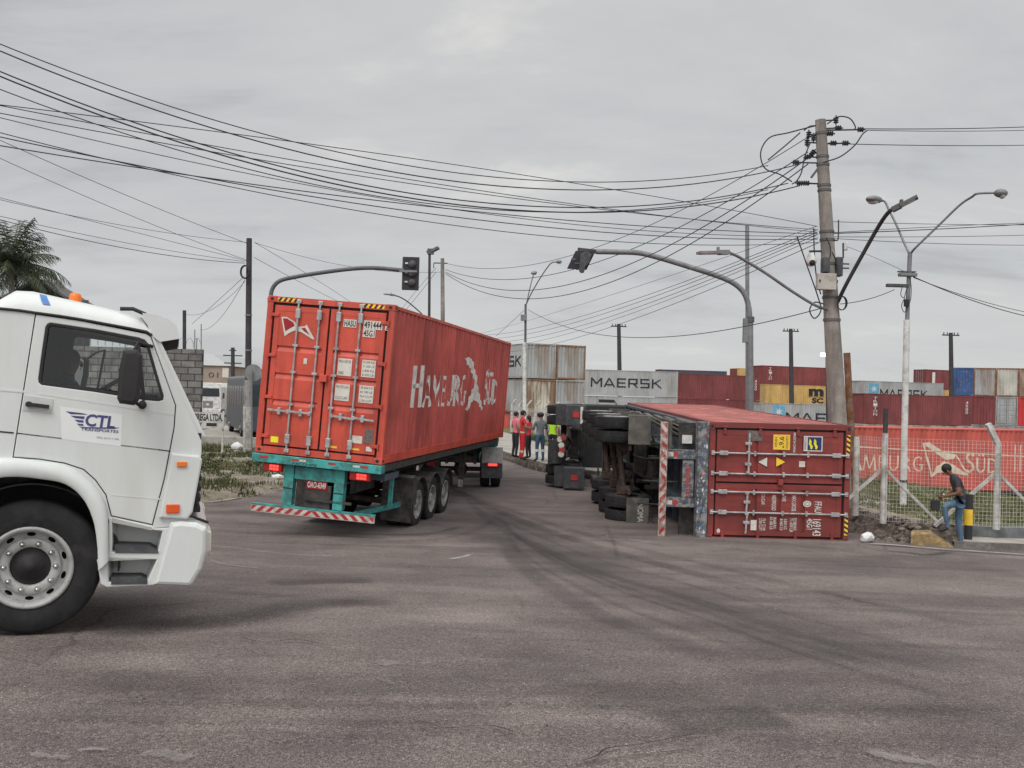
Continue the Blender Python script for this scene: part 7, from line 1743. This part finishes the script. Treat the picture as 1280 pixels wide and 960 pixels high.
# bus
BUSP = mat('dark slate bus paint', (.050, .060, .072), .4, var=.08, spec=.5)
q = G(306, 546); q = atY(306, 545, 52); bz = gz(q.x, q.y)
th = R(22); M_B = Matrix.Translation((q.x, q.y, bz)) @ Matrix.Rotation(th, 4, 'Z') @ Matrix.Translation((1.25, 0, 0))
bus = bpy.data.objects.new('bus', None); COL.objects.link(bus); bus.matrix_world = M_B; tag(bus, 'dark grey bus on the side street beyond the black pole', 'bus')
b = MB(); b.box(-1.25, 1.25, 0, 10.5, .35, 3.35, BUSP, ch=.10); b.build('body', bus); b = MB(); b.box(-1.15, 1.15, .3, 10.2, 3.351, 3.42, mat('pale bus roof', (.35, .36, .37), .5)); b.build('roof_panel', bus)
for k in range(7): b = MB(); b.box(-1.262, -1.245, .75+k*1.32, .75+k*1.32+1.0, 1.75, 2.85, GLD); b.build('side_window', bus)
for k in range(7): b = MB(); b.box(1.245, 1.262, .75+k*1.32, .75+k*1.32+1.0, 1.75, 2.85, GLD); b.build('side_window', bus)
b = MB(); b.box(-1.0, 1.0, -.012, .005, 1.75, 2.95, GLD); b.build('rear_window', bus)
for s_ in (-1, 1): b = MB(); b.box(s_*1.0-.12, s_*1.0+.12, -.02, .005, .75, 1.2, REDL); b.build('tail_lamp', bus)
for y in (2.2, 8.3):
    for s_ in (-1, 1): wheel(bus, (s_*1.12, y, .5), s_, r=.5, wdt=.27, style='grey', tread=False)
# distant white lorry
M_D = Matrix.Translation((atY(267, 512, 88).x, 88, atY(267, 513, 88).z-.3)) @ Matrix.Rotation(R(180), 4, 'Z')
gz_d = gz(M_D.translation.x, 88); M_D.translation.z = gz_d
dlr = bpy.data.objects.new('white_lorry', None); COL.objects.link(dlr); dlr.matrix_world = M_D; tag(dlr, 'white lorry facing us far down the side street', 'lorry')
b = MB(); b.prism([(-1.2, .7), (1.2, .7), (1.2, 2.0), (1.1, 2.75), (-1.1, 2.75), (-1.2, 2.0)], 0, 1.7, WHT3); b.build('cab', dlr, bevel=.05)
b = MB(); b.box(-1.2, 1.2, -6, -.2, .95, 3.1, WHT3, ch=.04); b.build('cargo_box', dlr); b = MB(); b.quad((-1.02, 1.712, 1.85), (1.02, 1.712, 1.85), (.98, 1.712, 2.6), (-.98, 1.712, 2.6), GLD); b.build('windscreen', dlr)
b = MB(); b.box(-.45, .45, 1.71, 1.74, .85, 1.45, GALV, ch=.01); b.box(-.12, .12, 1.74, 1.75, 1.05, 1.25, WHT3); b.build('grille', dlr); b = MB(); b.box(-1.2, 1.2, 1.6, 1.85, .42, .72, WHT3, ch=.04); b.build('bumper', dlr)
for s_ in (-1, 1): b = MB(); b.box(s_*.85-.18, s_*.85+.18, 1.71, 1.745, .8, 1.05, PAP, ch=.01); b.build('headlight', dlr); b = MB(); b.box(s_*1.32-.06, s_*1.32+.06, 1.4, 1.5, 1.7, 2.2, BLK, ch=.01); b.build('mirror', dlr)
for y in (.9, -4.6):
    for s_ in (-1, 1): wheel(dlr, (s_*1.02, y, .48), s_, r=.48, wdt=.26, style='grey', tread=False)
# sign board
ybd = 34; a = atY(196, 513, ybd); c_ = atY(280.5, 516, ybd); d_ = atY(280.5, 536, ybd); gs = gz(c_.x, ybd)+vh(c_.x, ybd)-.05
sgn = thing('sign_board', 'white sign board with black letters on two thin posts left of the black pole', 'sign', (c_.x, ybd, gs))
w_ = c_.x-a.x; zt_, zb2 = c_.z-gs, d_.z-gs
b = MB(); b.box(-w_, 0, -.02, .02, zb2, zt_, mat('dirty white board', (.50, .50, .47), .8, var=.08, dirt=(.28, .26, .22), dirt_amt=.35, dscale=2)); b.build('board', sgn)
XT = Matrix(((1, 0, 0, 0), (0, 0, 0, -.024), (0, 1, 0, 0), (0, 0, 0, 1)))
b = MB(); hh = zt_-zb2; x1 = atY(235, 520, ybd).x-c_.x
fit_text(b, 'NOBREGA LTDA.', x1-.02, -.05, zb2+hh*.46, zb2+hh*.92, XT, INK, .035); fit_text(b, 'NADY', x1+.12, x1+.52, zb2+hh*.12, zb2+hh*.36, XT, INK, .04)
b.build('lettering', sgn); b = MB(); rect_l(b, -.62, -.25, zb2+hh*.14, zb2+hh*.34, -.0235, INK); b.build('arrow_bar', sgn)
for x in (-.05, -w_+.1): b = MB(); b.box(x-.03, x+.03, .022, .07, -.2, zt_+.05, CONC2); b.build('post', sgn)
# small dark scrap under it: low concrete remains
low = thing('low_wall', 'low crumbling white block wall under the sign board on the verge', 'wall', (atY(240, 560, 39).x, 39.2, 0))
b = MB(); b.box(-6, 5.5, -.12, .12, -.1, .75, mat('old white wash', (.36, .34, .31), .95, var=.15, vscale=2, dirt=(.15, .13, .11), dirt_amt=.45, dscale=2, bump=.3, bscale=15), ch=.02); b.build('wall_face', low); 
# gabled house behind the cab
hx = atY(62, 372, 52); hz0 = gz(hx.x, 52)
hs = thing('house', 'house with dark weathered gable roof peeking over the white cab', 'house', (hx.x, 52, hz0))
pk = atY(52, 349, 52); rt = atY(88, 371, 52); zt2 = pk.z-hz0; zr = rt.z-hz0; xr = rt.x-hx.x; xp = pk.x-hx.x; xl = xp-(xr-xp)*2.2
WOOD = mat('weathered roof board', (.11, .10, .10), .9, var=.25, vscale=3); DKW = mat('dark gable wall', (.05, .048, .05), .9)
b = MB(); zl = zt2-(zt2-zr)*2.2
b.prism([(xl+.3, 0), (xr+.3, 0), (xr+.3, zr-.45), (xp, zt2-.25), (xl+.3, zl-.2)], 0, 1.9, DKW); b.build('wall', hs)
b = MB()
xr2 = xr+.5; zr2 = zr-(zt2-zr)/(xr-xp)*.5
b.prism([(xp, zt2), (xr2, zr2), (xr2, zr2-.14), (xp, zt2-.14)], -.6, 2.0, WOOD); b.prism([(xp, zt2), (xl, zl), (xl, zl-.14), (xp, zt2-.14)], -.6, 2.0, WOOD); b.build('roof', hs)
b = MB(); b.box(xp+.2, xr+1, -.04, 0, zr-.35, zr-.15, WOOD); b.build('gable_beam', hs)
# palm
pb_ = atY(14, 334, 46); gp = gz(pb_.x, 46)
palm = thing('palm_tree', 'coconut palm with drooping fronds at the left edge', 'palm tree', (pb_.x, 46, gp))
zc = pb_.z-gp
b = MB(); b.tube([(.5, 0, -.2), (.35, 0, zc*.4), (.1, 0, zc*.8), (0, 0, zc)], [.24, .17, .14, .12], CONC, 10); b.build('trunk', palm)
LEAFD = mat('dark palm leaf', (.05, .065, .038), .75, var=.3); LEAFY = mat('dry palm leaf', (.16, .14, .055), .8, var=.25)
cr_ = random.Random(21); cb_ = MB(); nf = 46
for k in range(nf):
    az = 6.283*k/nf*2.4+cr_.uniform(-.3, .3); el_ = R(cr_.choice([78, 62, 45, 30, 12, -8, -28])+cr_.uniform(-8, 8)); Ln = cr_.uniform(2.2, 3.0); m_ = LEAFY if el_ < R(-18) and cr_.random() < .6 else (LEAFD if cr_.random() < .5 else LEAF)
    P = []; d = Vector((math.cos(az)*math.cos(el_), math.sin(az)*math.cos(el_), math.sin(el_))); q = Vector((0, 0, zc)); g_ = .11+.02*(1 if el_ > 0 else 0)
    for i in range(15): P.append(q.copy()); q = q+d*Ln/14; d = (d+Vector((0, 0, -g_*(.35+i/14)))).normalized()
    cb_.tube(P, [.03*(1-i/15)+.006 for i in range(15)], m_, 4, caps=False)
    for i in range(1, 14):
        for s2 in (0, .5):
            p = P[i].lerp(P[min(14, i+1)], s2); dd = (P[min(14, i+1)]-P[i-1]).normalized(); sd2 = dd.cross(Vector((0, 0, 1)))
            if sd2.length < .1: sd2 = Vector((math.sin(az), -math.cos(az), 0))
            sd2.normalize(); ll = Ln*.30*math.sin(math.pi*min(.98, .12+i/16))+.1
            for s_ in (-1, 1):
                e_ = (sd2*s_*cr_.uniform(.55, .9)+dd*.55+Vector((0, 0, -cr_.uniform(.35, .95)))).normalized()*ll*cr_.uniform(.8, 1.1); w2 = dd*.026
                mpt = p+e_*.5+Vector((0, 0, .04)); cb_.add([p-w2, p+w2, mpt+w2*.9, mpt-w2*.9, p+e_+Vector((0, 0, -.06))], [(0, 1, 2, 3), (3, 2, 4)], m_)
cb_.build('crown', palm)
# low bushes at the foot of the palm and beyond the wall
def bush(px, py, Y, rx, rz, n, label, cat='bush', group=None):
    c_ = atY(px, py, Y); gg = gz(c_.x, Y); t = thing('bush', label, cat, (c_.x, Y, gg), 0, group); b = MB(); rr = random.Random(int(px*7+n)); h = max(.6, c_.z-gg)
    for _ in range(n):
        a, u, v = rr.uniform(0, 6.28), rr.random()**.4, rr.uniform(-1, 1); q = Vector((rx*u*math.cos(a)*math.sqrt(1-v*v), rx*u*math.sin(a)*math.sqrt(1-v*v), h-rz+rz*v*u+mn.noise(Vector((a, v, u)))*rz*.3)); s_ = rr.uniform(.06, .16)
        d1 = Vector((rr.uniform(-1, 1), rr.uniform(-1, 1), rr.uniform(-.6, .6))).normalized()*s_; d2 = Vector((rr.uniform(-1, 1), rr.uniform(-1, 1), rr.uniform(-1, 1))).normalized()*s_*.5
        b.add([q-d1, q+d2, q+d1, q-d2], [(0, 1, 2, 3)], rr.choice([LEAF, LEAFD, GA, GDK]))
    b.build('crown', t); b = MB()
    for k in range(5): a = 1.26*k; b.tube([(0, 0, -.1), (.1*math.cos(a)*rx, .1*math.sin(a)*rx, h*.4), (.4*math.cos(a)*rx, .4*math.sin(a)*rx, h*.7)], [.05, .03, .015], CONC, 5)
    b.build('stem', t)
bush(-6, 368, 48, 2.6, 1.6, 2600, 'leafy dark bush under the palm at the left edge')
bush(28, 372, 50, 1.4, 1.0, 900, 'small leafy bush between the palm and the gable roof')
for (px, py, rx, lab) in ((262, 583, .55, 'weedy clump below the sign board'), (247, 590, .5, 'weedy clump next to the white cab nose'), (325, 590, .6, 'weedy clump below the road sign back'), (338, 588, .45, 'weedy clump beside the tail lamp of the upright trailer')):
    p = G(px, py+8); 
    t = thing('weed_clump', lab, 'weeds', (p.x, p.y, gz(p.x, p.y)+.15)); b = MB(); rr = random.Random(px)
    for _ in range(420):
        a, u = rr.uniform(0, 6.28), rr.random()**.6*rx; h = rr.uniform(.1, .55)*(1.2-u/rx*.7); q = Vector((u*math.cos(a)*1.5, u*math.sin(a), h)); s_ = rr.uniform(.03, .09)
        d1 = Vector((rr.uniform(-1, 1), rr.uniform(-1, 1), rr.uniform(-.4, .8))).normalized()*s_; d2 = Vector((rr.uniform(-1, 1), rr.uniform(-1, 1), rr.uniform(-1, 1))).normalized()*s_*.4
        b.add([q-d1, q+d2, q+d1, q-d2], [(0, 1, 2, 3)], rr.choice([GA, GDK, GB, GDK]))
    b.build('leaves', t)

# ================================================================ PEOPLE
def person(label, loc, yaw, J=None, h=1.75, top=None, legs=None, skin=SKIN1, shoes=BLK, hair='short', sleeve='short', bands=None, belt=None, helmet=None, vest=None, fat=1.0):
    s = h/1.75
    B = dict(pel=(0, 0, .95), spi=(0, .01, 1.12), che=(0, .0, 1.34), nec=(0, .01, 1.49), hea=(0, .03, 1.585), top=(0, .03, 1.68),
             sl=(-.18, 0, 1.42), el=(-.24, -.03, 1.14), wl=(-.22, .08, .90), sr=(.18, 0, 1.42), er=(.24, -.03, 1.14), wr=(.22, .08, .90),
             hl=(-.095, 0, .90), kl=(-.11, .02, .50), al=(-.12, -.03, .085), tl=(-.14, .15, .04), hr=(.095, 0, .90), kr=(.11, .02, .50), ar=(.12, -.03, .085), tr=(.14, .15, .04))
    if J: B.update(J)
    rad = dict(pel=(.155, .115), spi=(.135, .105), che=(.165, .12), nec=(.055, .055), hea=(.074, .088), top=(.066, .078), sl=(.068, .065), el=(.046, .046), wl=(.030, .026), sr=(.068, .065), er=(.046, .046), wr=(.030, .026),
               hl=(.10, .10), kl=(.066, .066), al=(.045, .045), tl=(.042, .034), hr=(.10, .10), kr=(.066, .066), ar=(.045, .045), tr=(.042, .034))
    if fat != 1.0:
        for k in ('pel', 'spi', 'che'): rad[k] = tuple(v*fat for v in rad[k])
    names = list(B); V = [Vector(B[k])*s for k in names]; ix = {k: i for i, k in enumerate(names)}; RR = [rad[k] for k in names]
    E_ = [('pel', 'spi'), ('spi', 'che'), ('che', 'nec'), ('nec', 'hea'), ('hea', 'top'), ('che', 'sl'), ('sl', 'el'), ('el', 'wl'), ('che', 'sr'), ('sr', 'er'), ('er', 'wr'), ('pel', 'hl'), ('hl', 'kl'), ('kl', 'al'), ('al', 'tl'), ('pel', 'hr'), ('hr', 'kr'), ('kr', 'ar'), ('ar', 'tr')]
    cls = {('pel', 'spi'): 'T', ('spi', 'che'): 'T', ('che', 'nec'): 'T', ('nec', 'hea'): 'S', ('hea', 'top'): 'S', ('che', 'sl'): 'T', ('sl', 'el'): 'U', ('el', 'wl'): 'F', ('che', 'sr'): 'T', ('sr', 'er'): 'U', ('er', 'wr'): 'F', ('pel', 'hl'): 'L', ('hl', 'kl'): 'L', ('kl', 'al'): 'L', ('al', 'tl'): 'B', ('pel', 'hr'): 'L', ('hr', 'kr'): 'L', ('kr', 'ar'): 'L', ('ar', 'tr'): 'B'}
    segs = [(V[ix[a]], V[ix[b]], cls[(a, b)]) for a, b in E_]; edges = [(ix[a], ix[b]) for a, b in E_]
    # palms and fingers
    for sd3, (e_, w_) in (('l', ('el', 'wl')), ('r', ('er', 'wr'))):
        W_ = V[ix[w_]]; d = (W_-V[ix[e_]]).normalized(); sx = Vector((1 if sd3 == 'l' else -1, 0, 0)); across = d.cross(Vector((1, 0, 0)) if abs(d.x) < .8 else Vector((0, 0, 1))).normalized(); palm_n = d.cross(across)
        V.append(W_+d*.075*s); RR.append((.034, .018)); pi_ = len(V)-1; edges.append((ix[w_], pi_)); segs.append((W_, V[pi_], 'H'))
        inw = (sx-d*sx.dot(d)).normalized() if abs(d.x) < .9 else palm_n
        for k, (off, ln) in enumerate(((-.030, .055), (-.010, .068), (.010, .065), (.029, .050))):
            b0 = V[pi_]+across*off*s+d*.02*s; m1 = b0+(d*.75+inw*.35).normalized()*ln*.55*s; m2 = m1+(d*.3+inw*.9).normalized()*ln*.5*s
            V += [b0, m1, m2]; RR += [(.011, .011), (.0095, .0095), (.008, .008)]; q = len(V); edges += [(pi_, q-3), (q-3, q-2), (q-2, q-1)]; segs += [(b0, m1, 'H'), (m1, m2, 'H')]
        b0 = W_+d*.03*s-across*.035*s; m1 = b0+(d*.7-across*.6+inw*.3).normalized()*.035*s; m2 = m1+(d*.8+inw*.5).normalized()*.03*s
        V += [b0, m1, m2]; RR += [(.013, .013), (.011, .011), (.009, .009)]; q = len(V); edges += [(ix[w_], q-3), (q-3, q-2), (q-2, q-1)]; segs += [(b0, m1, 'H'), (m1, m2, 'H')]
    me = bpy.data.meshes.new('body'); me.from_pydata([tuple(v) for v in V], edges, []); ob = bpy.data.objects.new('body', me); COL.objects.link(ob)
    md = ob.modifiers.new('skin', 'SKIN'); md.use_smooth_shade = True; md.branch_smoothing = .4
    sk = me.skin_vertices[0].data
    for i, rr in enumerate(RR): sk[i].radius = (rr[0]*s, rr[1]*s)
    sk[0].use_root = True
    sb_ = ob.modifiers.new('sub', 'SUBSURF'); sb_.levels = 2; sb_.render_levels = 2
    dg = bpy.context.evaluated_depsgraph_get(); ev = ob.evaluated_get(dg); m2 = bpy.data.meshes.new_from_object(ev)
    bpy.data.objects.remove(ob); m2.name = 'person'
    sm = {'T': top, 'U': top if sleeve != 'none' else skin, 'F': top if sleeve == 'long' else skin, 'S': skin, 'H': skin, 'L': legs, 'B': shoes}
    ml = []
    def mid(m_):
        if m_ not in ml: ml.append(m_)
        return ml.index(m_)
    m2.materials.clear(); idxs = []
    zs_belt = V[ix['pel']]
    for p in m2.polygons:
        c = p.center; best = None
        for a, b, k in segs:
            ab = b-a; t = max(0, min(1, (c-a).dot(ab)/ab.length_squared)); dd = (c-a-ab*t).length
            if best is None or dd < best[0]: best = (dd, k, t)
        k = best[1]; mt_ = sm[k]
        if k == 'T' and c.z < V[ix['pel']].z-.02*s: mt_ = legs
        if k == 'L' and c.z > V[ix['pel']].z+.0*s: mt_ = top
        if k == 'U' and sleeve == 'short' and best[2] > .62: mt_ = skin
        if bands:
            for zb1, zb2, bm_ in bands:
                if zb1*s < c.z < zb2*s and k in 'TLU': mt_ = bm_
        idxs.append(mid(mt_))
    for m_ in ml: m2.materials.append(m_)
    m2.polygons.foreach_set('material_index', idxs); m2.polygons.foreach_set('use_smooth', [True]*len(m2.polygons))
    o = bpy.data.objects.new('person', m2); COL.objects.link(o); o.location = loc; o.rotation_euler = (0, 0, yaw); tag(o, label, 'person')
    # head details in head frame
    hd, tp = V[ix['hea']], V[ix['top']]; up_ = (tp-hd).normalized(); fw = Vector((0, 1, 0)); fw = (fw-up_*fw.dot(up_)).normalized(); rt_ = fw.cross(up_); HM = Matrix(((rt_.x, fw.x, up_.x, hd.x), (rt_.y, fw.y, up_.y, hd.y), (rt_.z, fw.z, up_.z, hd.z), (0, 0, 0, 1))) @ Matrix.Scale(s, 4)
    if helmet:
        b = MB(HM); b.sphere((0, -.005, .085), .125, helmet, 16, (.98, 1.12, .72)); b.box(-.09, .09, .08, .17, .055, .068, helmet, ch=.004); b.build('helmet', o)
    else:
        b = MB(HM); b.sphere((0, -.022, .055), .098, HAIR, 16, (.93, 1.02, .98 if hair == 'short' else 1.05))
        if hair == 'long': b.sphere((0, -.075, -.02), .07, HAIR, 12, (1.1, .7, 1.6))
        b.build('hair', o)
    b = MB(HM); b.sphere((0, .088, -.005), .017, skin, 8, (.8, 1, 1.5)); b.build('nose', o)
    b = MB(HM)
    for sx in (-1, 1):
        b = MB(HM); b.sphere((sx*.03, .078, .025), .010, WHT3, 8); b.sphere((sx*.03, .086, .025), .005, BLK, 6); b.build('eye', o); b = MB(HM); b.sphere((sx*.082, .0, .005), .024, skin, 8, (.4, .8, 1.3)); b.build('ear', o)
    b = MB(HM); b.sphere((0, .080, -.045), .018, mat('lips', (.22, .08, .06)), 8, (1.2, .4, .35)); b.build('mouth', o)
    if vest:
        pass
    return o, V, ix, s
REDC = mat('red overall', (.50, .022, .03), .85, var=.15, vscale=8); REDS = mat('red shirt', (.52, .035, .055), .85, var=.12, vscale=8); PINK = mat('pink shirt', (.62, .17, .20), .85, var=.12, vscale=8)
BLKC = mat('black trousers', (.022, .022, .028), .85, var=.2, vscale=8); JEAN = mat('blue jeans', (.075, .13, .20), .9, var=.25, vscale=7, dirt=(.16, .22, .28), dirt_amt=.25, dscale=5); JEAN2 = mat('dark blue work trousers', (.045, .085, .15), .9, var=.2, vscale=7)
GRYS = mat('grey shirt', (.16, .17, .19), .9, var=.15, vscale=7); LIME = mat('hi-vis vest', (.42, .75, .03), .7, var=.08); BND = mat('reflective band', (.60, .66, .58), .5, var=.05); CHARC = mat('charcoal polo', (.035, .035, .042), .85, var=.2, vscale=7); NVY = mat('navy uniform', (.018, .020, .045), .85, var=.15); CRM = mat('cream belt', (.50, .42, .28), .8)
armsX = dict(el=(-.27, .06, 1.13), wl=(-.05, .24, 1.15), er=(.27, .06, 1.13), wr=(.06, .22, 1.10))
def person_at(px, py, **k):
    p = at_foot(px, py, .29); return person(loc=p, **k)
person_at(643.5, 572.5, label='person in a pink shirt and black trousers, leftmost of the standing group', yaw=R(-60), top=PINK, legs=BLKC, skin=SKIN2, h=1.86, J=dict(el=(-.25, .0, 1.14), wl=(-.12, .2, 1.1)))
person_at(652, 575.5, label='person in a full red overall with pale belt and calf band, arms folded', yaw=R(-75), top=REDC, legs=REDC, skin=SKIN2, h=1.94, sleeve='short', bands=[(.955, 1.0, CRM), (.28, .34, CRM)], J=armsX)
person_at(660, 573.5, label='person in a red shirt and dark trousers with dark hair tied back', yaw=R(60), top=REDS, legs=BLKC, skin=SKIN2, h=1.72, hair='long', J=armsX)
person_at(674.5, 577, label='person in a grey shirt, blue trousers with reflective calf bands and a dark helmet', yaw=R(20), top=GRYS, legs=JEAN2, skin=SKIN2, h=1.86, sleeve='long', bands=[(.36, .43, BND)], helmet=BLK, J=dict(el=(-.27, .05, 1.14), wl=(-.15, .28, 1.15), er=(.28, .05, 1.16), wr=(.2, .3, 1.2)))
person_at(690, 575, label='person in a lime hi-vis top and black trousers, half hidden by the fallen tractor', yaw=R(-20), top=LIME, legs=BLKC, skin=SKIN2, h=1.84, bands=[(.60, .64, BND)], helmet=WHT3)
# man on the kerb: left foot (his) raised on the bank, head bent over a phone
p = at_foot(1200, 682.5, .02); MANY = p.y
mo, V, ix, s = person(label='person in charcoal polo and blue jeans, one foot up on the bank, looking down', loc=p, yaw=R(78), h=1.74, top=CHARC, legs=JEAN, skin=SKIN1, hair='short', fat=1.12,
    J=dict(pel=(0, -.02, .93), spi=(0, .03, 1.09), che=(0, .12, 1.28), nec=(0, .20, 1.41), hea=(0, .27, 1.475), top=(0, .325, 1.555), sl=(-.19, .13, 1.355), el=(-.26, .10, 1.07), wl=(-.12, .33, .98), sr=(.19, .12, 1.355), er=(.25, .05, 1.08), wr=(.10, .30, .97),
           hl=(-.10, .0, .89), kl=(-.12, .34, .79), al=(-.13, .26, .36), tl=(-.14, .43, .30), hr=(.10, -.02, .89), kr=(.10, .03, .50), ar=(.09, -.05, .085), tr=(.10, .13, .04)))
b = MB(); q = V[ix['wr']]; b.tube([q-Vector((0, .02, -.02)), q+Vector((0, .005, .0))], .036, PAP, 12); b.build('watch', mo)
b = MB(); b.sphere((0, 0, 0), .085, SKIN1, 12, (1, 1, .6)) if False else None
ph = MB(); ph.box(-.05, .05, -.006, .006, -.07, .07, BLK, ch=.004); po = ph.build('phone'); tag(po, 'small dark phone held by the person at the kerb', 'phone'); Wp = mo.matrix_basis if True else None
mw2 = Matrix.Translation(p) @ Matrix.Rotation(R(78), 4, 'Z'); po.matrix_world = mw2 @ Matrix.Translation(Vector((0, .42, .97))*s) @ Matrix.Rotation(R(-60), 4, 'X')
bg_ = thing('shoulder_bag', 'dark shoulder bag hanging in front of the person at the kerb', 'bag', tuple(mw2 @ (Vector((-.10, .50, .80))*s)), R(78))
b = MB(); b.box(-.03, .03, -.085, .085, -.11, .10, BLK, ch=.015); b.build('pouch', bg_); b = MB(); b.tube(catmull([(0, -.08, .09), (0, -.12, .22), (.05, -.20, .32)], 5), .006, BLK, 5); b.tube([(0, .08, .09), (0, -.05, .2), (.03, -.18, .30)], .006, BLK, 5); b.build('strap', bg_)
# driver in the white cab
q = M_WC @ Vector((S(66, 470, y=1.85)[0]+.13, 1.86, S(66, 486, y=1.85)[1]-.40-.95*1.0))
person(label='driver in a navy uniform with a pale sleeve band, seated inside the white cab', loc=(q.x, q.y, q.z), yaw=YAW+R(-90), h=1.76, top=NVY, legs=NVY, skin=SKIN1, sleeve='short', bands=[(1.20, 1.25, mat('pale sleeve band', (.30, .34, .27)))],
    J=dict(el=(-.24, .16, 1.18), wl=(-.14, .42, 1.20), er=(.24, .16, 1.18), wr=(.14, .42, 1.20), kl=(-.13, .46, .95), al=(-.13, .55, .50), tl=(-.13, .70, .44), kr=(.13, .46, .95), ar=(.13, .55, .50), tr=(.13, .70, .44)))
